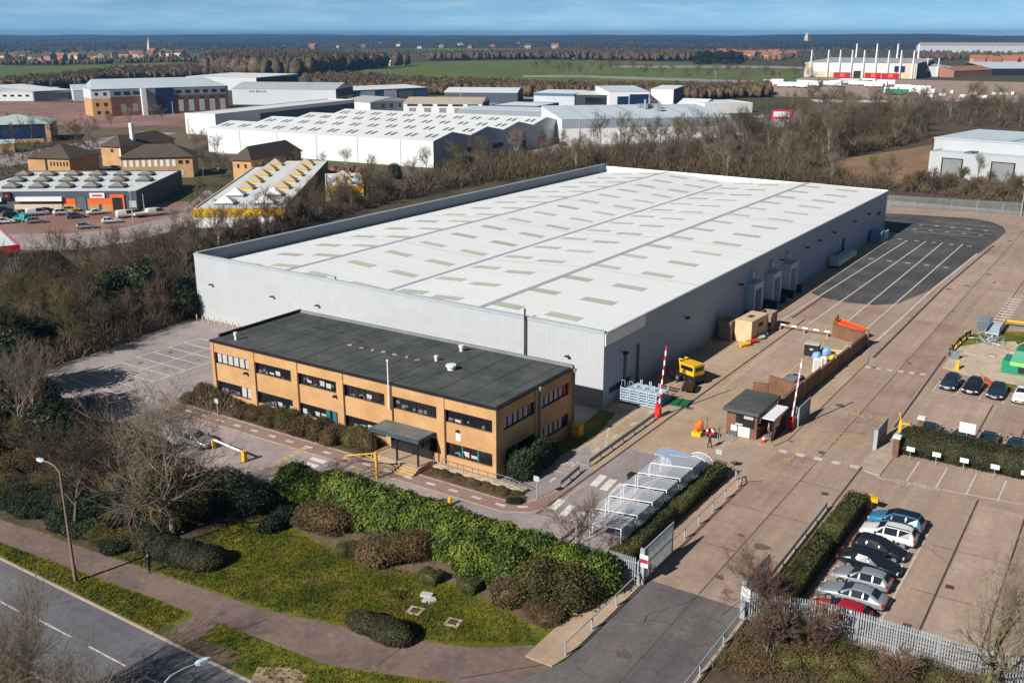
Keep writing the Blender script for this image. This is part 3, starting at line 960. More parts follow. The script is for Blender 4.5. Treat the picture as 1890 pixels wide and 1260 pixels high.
# windows
for k in range(NB):
    for za, zb, up in ((1.15, 2.55, 0), (4.6, 5.9, 1)):
        a, b = ox0 + k * bw + .47, ox0 + (k + 1) * bw - .47
        if not up and k == 4:
            continue
        y = oy0 + .26
        m = MB().box(a, y - .05, za, b, y + .05, za + .09).box(a, y - .05, zb - .09, b, y + .05, zb)
        nd = 6
        for j in range(nd + 1):
            x = a + (b - a) * j / nd
            m.box(max(a, x - .04), y - .049, za + .091, min(b, x + .04), y + .049, zb - .091)
        wf = m.build('window', 'frame', of, True)
        g = MB().quad((a, y, za), (b, y, za), (b, y, zb), (a, y, zb))

        def sub(mb, nm, mt):
            mb.v = [(p[0] - ox0, p[1] - oy0, p[2]) for p in mb.v]
            return mb.build(nm, mt, wf)
        sub(g, 'pane', 'glass')
        bl = MB()
        sw = (b - a) / nd
        pr = {(0, 1): [0, 1, 2, 3, 4, 5], (0, 0): [4, 5], (2, 1): [1, 3, 4], (3, 1): [3], (5, 1): [1], (5, 0): [2, 3], (1, 1): [2, 3], (1, 0): [3, 5], (2, 0): [0, 2, 3], (3, 0): [2, 3]}.get((k, up), [])
        for j in pr:
            full = (k == 0)
            lo = za + .12 + (0 if full else random.uniform(0, .25))
            hi = zb - .12 if full else lo + random.uniform(.2, .6)
            bl = MB()
            bl.quad((a + sw * j + .1 + (0 if full else random.uniform(0, .25)), y - .012, lo), (a + sw * (j + 1) - .12, y - .012, lo), (a + sw * (j + 1) - .12, y - .012, hi), (a + sw * j + .1, y - .012, hi))
            sub(bl, 'blind', 'blind')
        if pr:
            pass
        dk_ = MB()
        for j in range(random.randrange(5, 9)):
            u0 = random.uniform(a + .1, b - .9)
            ww, hh = random.uniform(.15, .8), random.uniform(.12, .5)
            lo = za + .1 + random.choice((0, 0, .1, .5)) * random.random()
            dk_.quad((u0, y - .008, lo), (u0 + ww, y - .008, lo), (u0 + ww * random.uniform(.6, 1), y - .008, lo + hh), (u0 + ww * random.uniform(0, .3), y - .008, lo + hh * random.uniform(.6, 1)))
        sub(dk_, 'pane_shapes', 'pane_grey')  # flat grey shapes painted on the pane for reflections and interior glimpses
        if (k, up) in ((2, 0), (5, 0)):
            tm = MB()
            for j in ((4, 5) if k == 2 else (2, 4)):
                tm.box(a + sw * j - .06, y - .06, za + .1, a + sw * j + (.5 if k == 2 else .12), y - .052, zb - .1)
            sub(tm, 'mullion', 'teal')
for ya, yb in ((ey[1], ey[2]), (ey[3], ey[4])):
    for za, zb in ((1.15, 2.55), (4.6, 5.9)):
        x = ox1 - .2
        m = MB().box(x - .05, ya, za, x + .05, yb, za + .09).box(x - .05, ya, zb - .09, x + .05, yb, zb)
        for j in range(7):
            yy = ya + (yb - ya) * j / 6
            m.box(x - .049, max(ya, yy - .045), za + .091, x + .049, min(yb, yy + .045), zb - .091)
        wf = m.build('window', 'frame', of, True)

        def sub(mb, nm, mt):
            mb.v = [(p[0] - ox0, p[1] - oy0, p[2]) for p in mb.v]
            return mb.build(nm, mt, wf)
        sub(MB().quad((x, ya, za), (x, yb, za), (x, yb, zb), (x, ya, zb)), 'pane', 'glass')
        bl = MB()
        for j in range(5 if za > 3 or ya > 77 else 1):
            s = (yb - ya) / 6
            bl = MB()
            bl.quad((x + .012, ya + s * j + .15, za + .15), (x + .012, ya + s * (j + 1) - .15, za + .15), (x + .012, ya + s * (j + 1) - .15, zb - .15), (x + .012, ya + s * j + .15, zb - .15))
            sub(bl, 'blind', 'blind')
for k in range(NB):
    x = ox0 + k * bw + .46
    MB().box(x, oy0 - .06, 0 if k else 1, x + .16, oy0 - .003, 5.9).build('downpipe', 'browncol', of, True)
for y in (oy0 + 7.2, oy1 - .2):
    MB().tube((ox1 + .22, y, 0), (ox1 + .22, y, 6.9), .1).box(ox1 + .1, y - .15, 6.9, ox1 + .4, y + .15, 7.2).build('downpipe', 'feltlip', of, True)
MB().box(ox1 - 4.6, oy0 - .3, 3.95, ox1 - 4.3, oy0 - .003, 4.1).build('wall_light', 'dark', of, True)
MB().box(ox1 - 4.7, oy0 - .06, 3.0, ox1 - 4.15, oy0 - .003, 3.75).build('blank_plaque', 'white', of, True)
for x in (-81.7, -68.4):
    MB().box(x, oy0 - .5, 4.3, x + .3, oy0 - .11, 4.5).build('wall_light', 'dark', of, True)
# entrance
ec = MB().box(-61.5, 67.7, 2.95, -55.3, 70.38, 3.3).build('entrance_canopy', M('dark_teal_canopy', (.045, .075, .09), var=.15), of, True)
MB().box(-61.35 - ox0, 67.85 - 70.5, 3.301, -55.45 - ox0, 70.3 - 70.5, 3.33).build('canopy_roof', M('weathered_canopy_roof', (.14, .15, .145), var=.25, scale=.8), ec)
for x in (-61.3, -58.2, -55.6):
    MB().box(x, 67.8, .0, x + .14, 67.95, 2.94).build('canopy_post', 'frame', of, True)
MB().box(-60.6, 69.9, .3, -55.7, 70.35, 2.94).build('entrance_door', 'glass', of, True)
m = MB()
for k in range(4):
    m.box(-57.6, 66.4 + .34 * k, 0, -55.2, 66.4 + .34 * (k + 1) - .002, .14 * (k + 1))
m.box(-61.4, 67.8, 0, -55.2, 69.88, .6)
m.build('entrance_step', 'tan_concrete', of, True)
m = MB()
for k in range(3):
    m.box(-57.6, 66.385 + .34 * k, .14 * (k + 1) + .001, -55.2, 66.53 + .34 * k, .14 * (k + 1) + .012)
m.build('step_nosing', 'yellow', of, True)

fp = MB().tube((0, 0, 4.6), (0, 0, 9.6), .09, .06).lathe((0, 0, 9.55), [(.1, 0), (.13, .08), (.05, .2)], 8).box(-.06, 0, 4.7, .06, .3, 4.82).box(-.06, 0, 6.4, .06, .3, 6.52)
single('flagpole', fp, 'white', 'bare white flagpole fixed upright on the front of the tan brick office', 'flagpole', (-60.9, oy0 - .32))
# ramp wall, bed and railing in front of the office
m = MB().prism([(-54.9, 69.3), (-45.8, 69.3), (-44.6, 68.9), (-44.5, 70.1), (-54.9, 70.35)], 0, .32)
struct('access_ramp', m, 'stone')
m = MB().prism([(-54.9, 67.55), (-45.5, 67.5), (-44.4, 67.9), (-43.8, 68.8), (-45.8, 69.27), (-54.9, 69.27)], 0, .2)
struct('planting_bed', m, 'litter')
m = MB().prism([(-88.4, 67.7), (-62, 67.7), (-62, 70.3), (-88.4, 70.3), (-90.6, 69.4)], 0, .1)
struct('planting_bed', m, 'litter')
m = MB().prism([(-48, 77.5), (-46.2, 77.5), (-45.5, 84.5), (-47, 92), (-48.9, 92), (-48.1, 85)], 0, .06)
struct('grass_strip', m, 'grass')


def railing(name, pts, h, n_rail, spacing, mat, label, cat, group=None, r=.035, pr=.05, panel=None):
    """posts (each its own part) and rails along world points"""
    P = [Vector((p[0], p[1], p[2] if len(p) > 2 else 0)) for p in pts]
    rt = thing(name, label, cat, P[0], 0, group)
    rails = MB()
    for a, b in zip(P, P[1:]):
        for k in range(n_rail):
            hh = Vector((0, 0, h * (1 - .5 * k / max(1, n_rail - 1)) if n_rail > 1 else h))
            if panel:
                d = (b - a).normalized()
                nn = Vector((-d.y, d.x, 0)) * panel[1]
                v = [a + nn + Vector((0, 0, h - panel[0])), b + nn + Vector((0, 0, h - panel[0])), b + nn + Vector((0, 0, h)), a + nn + Vector((0, 0, h))]
                rails.quad(*v)
                v2 = [p - nn * 2 for p in v]
                rails.quad(v2[3], v2[2], v2[1], v2[0])
                rails.quad(v[3], v[2], v2[2], v2[3])
            else:
                rails.tube(a + hh, b + hh, r)
    rails.build('rail', mat, rt, True)
    for i, (a, b) in enumerate(zip(P, P[1:])):
        n = max(1, round((b - a).length / spacing))
        for k in range(n + (1 if i == len(P) - 2 else 0)):
            c = a + (b - a) * k / n
            MB().tube(c, c + Vector((0, 0, h)), pr, pr, 6).build('post', mat, rt, True)
    return rt


railing('handrail', [(-54.8, 69.35, .3), (-46, 69.35, .3), (-44.6, 68.95, .3)], 1.0, 2, 1.7, 'bluegrey', 'thin grey handrail along the ramp below the office windows', 'railing', r=.025, pr=.03)
railing('handrail', [(-28.75, 50.1, .1), (-28.7, 61.0, .1)], 1.0, 1, 3.6, 'galv', 'galvanised handrail beside the dark apron, on the lawn side', 'railing', r=.05, pr=.07)
railing('handrail', [(-28.75, 66.6, .1), (-28.7, 81.3, .1), (-29.4, 82.6, .1)], 1.0, 1, 2.9, 'galv', 'galvanised handrail along the pavement past the clipped roadside hedge', 'railing', r=.05, pr=.07)
railing('handrail', [(-20.35, 45, 0), (-20.35, 61.2, 0)], 1.0, 1, 3.7, 'galv', 'galvanised handrail on the palisade fence side of the dark apron', 'railing', r=.05, pr=.07)
railing('guard_rail', [(-20.5, 66.8, 0), (-20.5, 81.3, 0)], .85, 1, 2.9, 'galv', 'pale corrugated guard rail between the entrance drive and parked cars', 'guard rail', panel=(.45, .03), pr=.07)
railing('guard_rail', [(-42.5, 77.9, 0), (-42.6, 92.6, 0)], .8, 1, 2.4, 'bluegrey', 'long blue grey guard rail beside the red and white barrier arm', 'guard rail', panel=(.4, .04), pr=.07)
railing('guard_rail', [(-42.3, 72.2, 0), (-42.6, 76.2, 0)], .8, 1, 2.0, 'bluegrey', 'short blue grey guard rail at the corner of the brick office', 'guard rail', panel=(.4, .04), pr=.07)
railing('guard_rail', [(-36.7, 62.8, 0), (-36.7, 74.5, 0)], .8, 1, 2.8, 'bluegrey', 'dark guard rail beside the trolley shelter, on the zebra crossing side', 'guard rail', panel=(.35, .04), pr=.07)
railing('guard_rail', [(-36.7, 76.6, 0), (-36.7, 83.0, 0)], .8, 1, 2.8, 'bluegrey', 'dark guard rail at the far end of the clear shelter', 'guard rail', panel=(.35, .04), pr=.07)
railing('barrier_rail', [(-20.3, 134.5, 0), (-20.2, 139, 0), (-19.6, 145.2, 0)], 1.1, 1, 2.2, M('black_yellow_rail', (.75, .45, .03), col2=(.03, .03, .03), scale=1.3, ramp=(.48, .5)), 'black and yellow striped barrier rail round the stony pad', 'guard rail', panel=(.55, .05), pr=.12)
railing('barrier_rail', [(-16.4, 153.2, 0), (-4, 154.2, 0)], 1.1, 1, 4.0, 'yellow', 'plain yellow barrier rail behind the green tank', 'guard rail', panel=(.3, .06), pr=.2)

# bollards along the warehouse front and side
bl = MB().lathe((0, 0, 0), [(.09, 0), (.09, .95), (.06, 1.02)], 10)
b0 = single('bollard', bl, 'ply', 'short cream bollard on the kerb along the front of the pale warehouse', 'bollard', (-115.5, 91.3), 'bollards along the warehouse front')
for k in range(1, 13):
    c = b0.copy()
    COL.objects.link(c)
    c.location = (-115.5 + 1.25 * k, 91.3 + .02 * k, 0)
b1 = single('bollard', MB().lathe((0, 0, 0), [(.1, 0), (.1, 1.0), (.07, 1.08)], 10), M('dusty_yellow_post', (.33, .23, .06), var=.3), 'dusty yellow bollard in the shade along the long wall of the warehouse', 'bollard', (-47.6, 104), 'bollards along the shaded warehouse wall')
for k in range(1, 18):
    c = b1.copy()
    COL.objects.link(c)
    c.location = (-47.6, 104 + (1.5 * k if k < 12 else 1.5 * k + 13 + 2 * (k - 12)), 0)


# ------------------------------------------------------------------ barriers and gates
def barrier_arm(x, y, label, up, base_mat):
    rt = thing('barrier', label, 'barrier', (x, y))
    for i in range(14):
        z0 = 1.0 + i * up / 14
        if i % 2 == 0:
            continue
    st = MB()
    wt = MB()
    lean = (.08, -.02)
    for i in range(13):
        a, b = 1.1 + i * up / 13, 1.1 + (i + 1) * up / 13
        (st if i % 2 == 0 else wt).box(-.075 + lean[0] * a, -.05, a, .075 + lean[0] * a, .05, b)
    wt.build('arm', 'white', rt)
    st.build('arm_stripe', base_mat, rt)
    MB().box(-.28, -.25, 0, .28, .25, 1.15).box(-.35, -.05, 1.15, .3, .2, 1.5).build('post', 'red', rt)
    return rt


barrier_arm(-45.0 + 2.4, 93.6, 'raised red and white barrier arm at the end of the long guard rail', 7.2, 'red')
barrier_arm(-29.3, 98.0, 'raised faded pink and white barrier arm beside the gatehouse', 7.0, M('faded_red_paint', (.55, .30, .30), var=.15))


def gate_leaf(x, y, w, h, label, mat='bluegrey', solid=True, sign=None):
    """leaf swung open along the drive (y axis)"""
    rt = thing('gate', label, 'gate', (x, y))
    m = MB()
    m.box(-.05, 0, .15, .05, .1, h).box(-.05, w - .1, .15, .05, w, h).box(-.05, .1, h - .1, .05, w - .1, h).box(-.05, .1, .15, .05, w - .1, .27).box(-.05, .1, h * .5, .05, w - .1, h * .5 + .08)
    m.build('frame', 'galv', rt)
    m = MB()
    n = int(w / (.16 if solid else .22))
    for k in range(n):
        yy = .1 + (w - .2) * (k + .5) / n
        m.box(-.02, yy - (.055 if solid else .04), .28, .02, yy + (.055 if solid else .04), h - .11)
    m.build('pales', mat, rt)
    MB().box(-.18, -.2, 0, .18, -.001, h + .15).build('post', 'galv', rt)
    if sign:
        s = MB().box(-.19, -.23, 1.55, .5, -.201, 2.6).build('sign', 'white', rt)
        if sign > 1:
            MB().box(-.17, -.24, 1.9, .48, -.231, 2.25).build('sign_stripe', M('dark_red_print', (.35, .03, .05)), s)
    return rt


gate_leaf(-28.6, 61.4, 5.4, 2.9, 'tall open steel gate on the lawn side, red and white sign on its post', solid=False, sign=2)
gate_leaf(-20.5, 61.2, 5.0, 2.9, 'tall open steel gate beside the palisade fence', solid=False, sign=1)
gate_leaf(-28.9, 99.0, 4.2, 2.2, 'low open gate behind the gatehouse barrier', sign=0)
gate_leaf(-20.4, 97.4, 4.6, 2.1, 'low open blue grey gate opposite the gatehouse', sign=0)
for k in range(3):
    pass
y0 = 62.6


def palisade(pts, h, label, mat='galv', pitch=.17, group=None):
    rt = thing('palisade_fence', label, 'fence', pts[0], 0, group)
    m = MB()
    rl = MB()
    for a, b in zip(pts, pts[1:]):
        a, b = Vector((*a, 0)), Vector((*b, 0))
        n = int((b - a).length / pitch)
        d = (b - a).normalized()
        for k in range(n):
            c = a + d * (k * pitch)
            p, q = c - d * .045, c + d * .045
            m.add([(p.x, p.y, .08), (q.x, q.y, .08), (q.x, q.y, h - .12), (c.x, c.y, h), (p.x, p.y, h - .12)], [(0, 1, 2, 3, 4)])
        o = Vector((-d.y, d.x, 0)) * .03
        for zz in (.45, h - .5):
            rl.tube(a + o + Vector((0, 0, zz)), b + o + Vector((0, 0, zz)), .04, .04, 4)
    m.build('pales', mat, rt, True)
    rl.build('rail', mat, rt, True)
    for a, b in zip(pts, pts[1:]):
        a, b = Vector((*a, 0)), Vector((*b, 0))
        n = max(1, round((b - a).length / 2.75))
        for k in range(n + 1):
            c = a + (b - a) * k / n
            MB().box(c.x - .05, c.y + .03, 0, c.x + .05, c.y + .13, h - .3).build('post', mat, rt, True)
    return rt


palisade([(-20.0, 61.0), (-15.6, 62.6), (8, 63.0)], 2.4, 'silver palisade fence below the row of parked cars')
palisade([(-64, 250), (-26, 257), (30, 268)], 3.0, 'long weathered palisade fence across the far end of the yard', M('weathered_fence_steel', (.20, .235, .25), var=.2, scale=.4), .22)
palisade([(-31.4, 60.8), (-28.8, 60.9)], 2.4, 'short palisade panel between the laurel hedge and the entrance gate')

# ------------------------------------------------------------------ gatehouse
kx, ky = -34.6, 93.2
gh = thing('gatehouse', 'small dark brick gatehouse with a flat felt roof and a white hatch', 'gatehouse', (kx, ky))
MB().box(0, 0, 0, 3.3, 6.0, 2.75).build('wall', 'brick_dark', gh)
MB().box(-.3, -.5, 2.75, 3.6, 6.2, 3.1).build('roof', 'felt', gh)
MB().box(1.0, -.03, 1.15, 3.05, -.002, 2.5).build('window', 'glass', gh)
MB().box(3.302, .3, 1.1, 3.33, 5.5, 2.5).build('window', 'glass', gh)
MB().box(1.35, -.1, .1, 2.6, -.004, 1.2).box(.55, -.09, .6, 1.2, -.004, 1.2).build('notice_board', 'white', gh)
MB().box(1.9, -.12, 2.15, 2.9, -.035, 2.45).box(1.0, -.1, 1.3, 1.8, -.035, 1.5).build('notice_board', 'blind', gh)
MB().box(.5, -.3, 0, 1.3, -.11, .55).build('bin_recess', 'plinth', gh)
cl = MB()
cl.tube((3.335, .75, 2.0), (3.36, .75, 2.0), .35, .35, 16)
cl.build('clock_face', 'white', gh)
MB().box(3.62, .2, 2.45, 5.0, 4.6, 2.6).build('side_canopy', 'white', gh)
MB().box(4.75, .3, 0, 4.9, .45, 2.44).box(4.75, 4.3, 0, 4.9, 4.45, 2.44).build('canopy_post', 'frame', gh)
MB().box(4.85, .46, 0, 4.9, 4.29, 2.3).build('screen', 'glass', gh)

# brick wall of the waste compound
m = MB()
bt = .28
m.box(-32.3, 99.5, 0, -32.0, 107.2, 1.9)
wl = thing('brick_wall', 'long stepped dark brick wall round the waste compound', 'wall', (-31.5, 105))
m = MB()
segs = [(-31.2, 99.6, -31.2, 107.5, 2.3), (-31.2, 107.8, -31, 113.6, 2.2), (-31, 114, -30.9, 119.2, 2.0), (-30.9, 119.6, -30.7, 125, 1.9), (-30.7, 125.4, -30.5, 132.2, 1.9),
        (-30.5, 132.5, -35.5, 134.6, 1.9), (-35.5, 134.8, -36.3, 139.5, 1.9), (-31.2, 106.8, -35.2, 107.9, 2.1), (-35.2, 107.8, -36.9, 107.4, 1.1)]
for a, b, c, d, h_ in segs:
    L_ = math.hypot(c - a, d - b)
    m.obox(((a + c) / 2, (b + d) / 2, 0), (L_, .3, h_), math.atan2(d - b, c - a))
m.build('panel', 'brick_dark', wl, True)
for x, y in ((-31.2, 107.65), (-31.0, 113.8), (-30.9, 119.4), (-30.7, 125.2), (-30.4, 132.35)):
    MB().box(x - .22, y - .22, 0, x + .22, y + .22, 2.25).build('pier', 'plydark', wl, True)
# ------------------------------------------------------------------ vehicles
CARP = {}
KIND = {
    # stations: x, z0, zbelt, ztop, w_low, w_belt, w_top
    'hatch': ([(2.1, .34, .50, .60, .66, .68, .60), (1.98, .22, .60, .74, .80, .83, .70), (1.35, .2, .72, .92, .86, .89, .74), (.85, .2, .82, 1.00, .88, .90, .76),
               (.05, .2, .88, 1.44, .88, .90, .60), (-.95, .2, .92, 1.50, .88, .90, .60), (-1.65, .2, .94, 1.42, .88, .90, .57), (-2.02, .24, .92, 1.05, .86, .88, .70), (-2.12, .36, .62, .80, .76, .78, .68)], 3, 4, 6, 7, 1.3, -1.28),
    'saloon': ([(2.35, .34, .50, .58, .66, .70, .60), (2.22, .22, .60, .72, .80, .85, .72), (1.5, .2, .72, .88, .87, .90, .75), (.85, .2, .82, .97, .89, .91, .77),
                (.0, .2, .86, 1.40, .89, .91, .60), (-.9, .2, .90, 1.44, .89, .91, .60), (-1.35, .2, .91, 1.33, .89, .91, .58), (-1.95, .2, .92, 1.05, .88, .90, .72), (-2.3, .3, .85, .98, .84, .86, .70), (-2.4, .4, .62, .8, .78, .8, .66)], 3, 4, 6, 7, 1.45, -1.4),
    'suv': ([(2.2, .38, .6, .75, .70, .72, .64), (2.08, .28, .72, .92, .84, .88, .76), (1.4, .26, .85, 1.08, .90, .93, .80), (.95, .26, .92, 1.14, .91, .94, .80),
             (.25, .26, 1.0, 1.60, .91, .94, .66), (-.9, .26, 1.03, 1.68, .91, .94, .66), (-1.85, .26, 1.05, 1.60, .91, .93, .63), (-2.15, .3, 1.0, 1.12, .88, .91, .74), (-2.24, .42, .7, .9, .8, .84, .7)], 3, 4, 6, 7, 1.38, -1.35),
    'van': ([(2.5, .36, .6, .8, .74, .78, .66), (2.4, .26, .8, 1.0, .86, .92, .8), (1.9, .25, .95, 1.15, .9, .95, .84), (1.6, .25, 1.0, 1.25, .92, .96, .85),
             (.95, .25, 1.08, 1.85, .92, .96, .78), (-.5, .25, 1.1, 1.98, .92, .96, .80), (-2.35, .25, 1.1, 1.96, .92, .96, .80), (-2.45, .28, 1.08, 1.8, .9, .95, .78), (-2.5, .36, .8, 1.0, .86, .9, .8)], 3, 4, 5, 5, 1.55, -1.55),
}


def car_parts(kind):
    st, a, b, c, d, fw, rw = KIND[kind]
    V, F = [], []
    for x, z0, zb, zt, wl_, wb_, wt_ in st:
        V += [(x, -wl_, z0), (x, -wb_, zb * .72 + z0 * .28), (x, -wb_ * .985, zb), (x, -wt_, zt - .03), (x, -wt_ * .72, zt), (x, wt_ * .72, zt), (x, wt_, zt - .03), (x, wb_ * .985, zb), (x, wb_, zb * .72 + z0 * .28), (x, wl_, z0)]
    n = 10
    for i in range(len(st) - 1):
        for j in range(n):
            k = (j + 1) % n
            F.append((i * n + j, (i + 1) * n + j, (i + 1) * n + k, i * n + k))
    F.append(tuple(range(n)))
    F.append(tuple(range((len(st) - 1) * n, len(st) * n))[::-1])
    body = MB().add(V, F)
    g = MB()

    def P(i, s, low, ins):
        x, z0, zb, zt, wl_, wb_, wt_ = st[i]
        return Vector((x, s * (wb_ * .985 if low else wt_), zb if low else zt - .03))

    def pane(A, B, C, D, s, off):
        ctr = (A + B + C + D) / 4
        nr = (B - A).cross(D - A).normalized()
        if nr.dot(ctr - Vector((-.3, 0, .7))) < 0:
            nr = -nr
        q = [p + (ctr - p) * s + nr * off for p in (A, B, C, D)]
        g.poly(q)
    # windscreen and rear window
    def T(i, s):
        x, z0, zb, zt, wl_, wb_, wt_ = st[i]
        return Vector((x, s * wt_ * .95, zt))
    pane(T(a, -1), T(a, 1), T(b, 1), T(b, -1), .10, .02)
    if kind != 'van':
        pane(T(c, -1), T(c, 1), T(d, 1), T(d, -1), .13, .02)
    for s in (-1, 1):
        for i in range(b, c):
            pane(P(i, s, 1, 0), P(i + 1, s, 1, 0), P(i + 1, s, 0, 0), P(i, s, 0, 0), .12, .015)
        # front quarter triangle
        A, B, C = P(a, s, 1, 0), P(b, s, 1, 0), P(b, s, 0, 0)
        ct = (A + B + C) / 3
        g.poly([p + (ct - p) * .2 + Vector((0, s * .02, .004)) for p in (A, B, C)])
    x0, x1 = st[0][0], st[-1][0]
    zf, zr = st[1][2], st[-2][2]
    hl = [MB().box(x0 - .16, s * .72 - .15, zf - .02, x0 - .06, s * .72 + .12, zf + .10) for s in (-1, 1)]
    tl = [MB().box(x1 - .015, s * .72 - .12, zr - .18, x1 + .14, s * .72 + .13, zr + .02) for s in (-1, 1)]
    gr = MB().box(x0 - .05, -.5, .42, x0 + .015, .5, .58).box(st[1][0] - 3.4, -st[4][4] - .012, .21, st[1][0] - .9, -st[4][4] + .02, .30).box(st[1][0] - 3.4, st[4][4] - .02, .21, st[1][0] - .9, st[4][4] + .012, .30)
    pl = MB().box(x1 - .03, -.26, .5, x1 + .02, .26, .62).box(x0 - .03, -.26, .4, x0 + .03, .26, .52)
    mi = [MB().box(st[a][0] - .15, s * .93 - .07 + s * .06, .95, st[a][0] - .02, s * .93 + .07 + s * .06, 1.1) for s in (-1, 1)]
    return body, g, hl, tl, (pl, gr), mi, fw, rw


def car(kind, paint, x, y, rz, label, group=None, cat='car', name='parked_car'):
    rt = thing(name, label, cat, (x, y), rz, group)
    if kind not in CARP:
        body, g, hl, tl, pl, mi, fw, rw = car_parts(kind)
        o = body.build('body', 'white')
        s = o.modifiers.new('s', 'SUBSURF')
        s.levels = s.render_levels = 2
        bpy.context.view_layer.update()
        me = bpy.data.meshes.new_from_object(o.evaluated_get(bpy.context.evaluated_depsgraph_get()))
        me.polygons.foreach_set('use_smooth', [True] * len(me.polygons))
        bpy.data.objects.remove(o)
        CARP[kind] = dict(body=me, rest=(g, hl, tl, pl, mi), fw=fw, rw=rw, mesh={})
        D = CARP[kind]['mesh']
        for nm, mb, mt in [('window', g, 'carglass')] + [('headlight', h_, 'lamp_clear') for h_ in hl] + [('tail_light', h_, 'lamp_red') for h_ in tl] + [('number_plate', pl[0], 'blind'), ('grille', pl[1], 'dark'), ('mirror', mi[0], 'dark'), ('mirror', mi[1], 'dark')]:
            o = mb.build(nm, mt)
            D.setdefault(nm, []).append(o.data)
            bpy.data.objects.remove(o)
        D['wheel'] = []
        rr = .37 if kind in ('suv', 'van') else .32
        for xx in (fw, rw):
            for s in (-1, 1):
                w = MB().tube((xx, s * .90, rr), (xx, s * .68, rr), rr, rr, 18).build('w', 'rubber')
                r_ = MB().tube((xx, s * .915, rr), (xx, s * .88, rr), rr * .62, rr * .62, 12).build('r', 'rim')
                D['wheel'].append((w.data, r_.data))
                bpy.data.objects.remove(w)
                bpy.data.objects.remove(r_)
    D = CARP[kind]
    me = D['body'].copy()
    me.materials.clear()
    me.materials.append(paint)
    link('body', me, rt)
    for nm in ('window', 'headlight', 'tail_light', 'number_plate', 'grille', 'mirror'):
        for me in D['mesh'][nm]:
            link(nm, me, rt)
    for w, r_ in D['mesh']['wheel']:
        link('rim', r_, link('wheel', w, rt))
    return rt


def paint(nm, col, rough=.28, metal=0):
    return M('car_paint_' + nm, col, rough=rough, var=.03, fine=0, metal=metal, coat=.6, spec=.5)


PW = paint('white', (.72, .73, .74))
PS = paint('silver', (.42, .45, .49), .32, .5)
PB = paint('black', (.010, .013, .018), .2)
PN = paint('navy', (.014, .03, .055), .22)
PBL = paint('sky_blue', (.035, .17, .32), .25)
PR = paint('red', (.38, .01, .02))
PT = paint('teal', (.03, .28, .28))
PG = paint('grey', (.12, .13, .14), .3, .3)
PY = paint('yellow', (.65, .48, .04))
PDG = paint('dark_green', (.02, .07, .06))
g7 = 'cars parked side by side along the clipped hedge'
RW = [('suv', PBL, 81.3, math.pi, 'bright blue car with a black roof, farthest of the row by the clipped hedge'), ('suv', PW, 78.6, math.pi, 'white car with roof rails between a blue car and a black car'),
      ('hatch', PB, 75.9, 0, 'black car parked next to the white car'), ('saloon', PB, 73.2, 0, 'black saloon parked next to a silver car, red tail lights to the hedge'),
      ('hatch', PS, 70.4, math.pi, 'silver hatchback between a black saloon and a silver saloon'), ('saloon', PS, 67.7, math.pi, 'silver saloon parked next to the red car'),
      ('hatch', PR, 64.9, math.pi, 'dark red car half hidden behind the silver palisade fence')]
for kd, p_, y, rz, lb in RW:
    c = car(kd, p_, -14.6 + random.uniform(-.15, .15), y, rz + random.uniform(-.03, .03), lb, g7)
    if p_ is PBL:
        MB().poly([(-1.0 + .9 * a, .55 * b, 1.69 - .02 * (a > .5)) for a, b in ((1.3, -1), (1.3, 1), (-.8, 1), (-.8, -1))]).build('roof_panel', PB, c)
    if lb.startswith('white car with'):
        MB().box(-1.7, -.62, 1.66, .1, -.57, 1.72).box(-1.7, .57, 1.66, .1, .62, 1.72).build('roof_rail', 'dark', c)
gN = 'cars parked nose out beside the stony pad'
for x, kd, p_, lb in ((-17.8, 'hatch', PN, 'dark navy hatchback, end car of the row by the stony pad'), (-15.3, 'hatch', PB, 'black hatchback between two dark cars by the stony pad'),
                      (-12.7, 'saloon', PN, 'deep blue saloon next to the white car below the green tank'), (-10.1, 'saloon', PW, 'white saloon below the green tank')):
    car(kd, p_, x, 121.6, -math.pi / 2 + random.uniform(-.04, .04), lb, gN)
gH = 'dark cars half hidden behind the sign hedge'
for x, kd, p_, lb, y in ((-16.7, 'hatch', PN, 'dark blue car behind the end of the sign hedge by the brick pillar', 104.6), (-13.6, 'hatch', PDG, 'dark car behind the hedge and the tall white sign', 104.0),
                         (-11.1, 'hatch', PN, 'navy hatchback behind the hedge, just past the tall white sign', 105.2), (-8.5, 'hatch', PN, 'navy car behind the last lobe of the sign hedge', 105.0)):
    car(kd, p_, x, y, math.pi / 2, lb, gH)
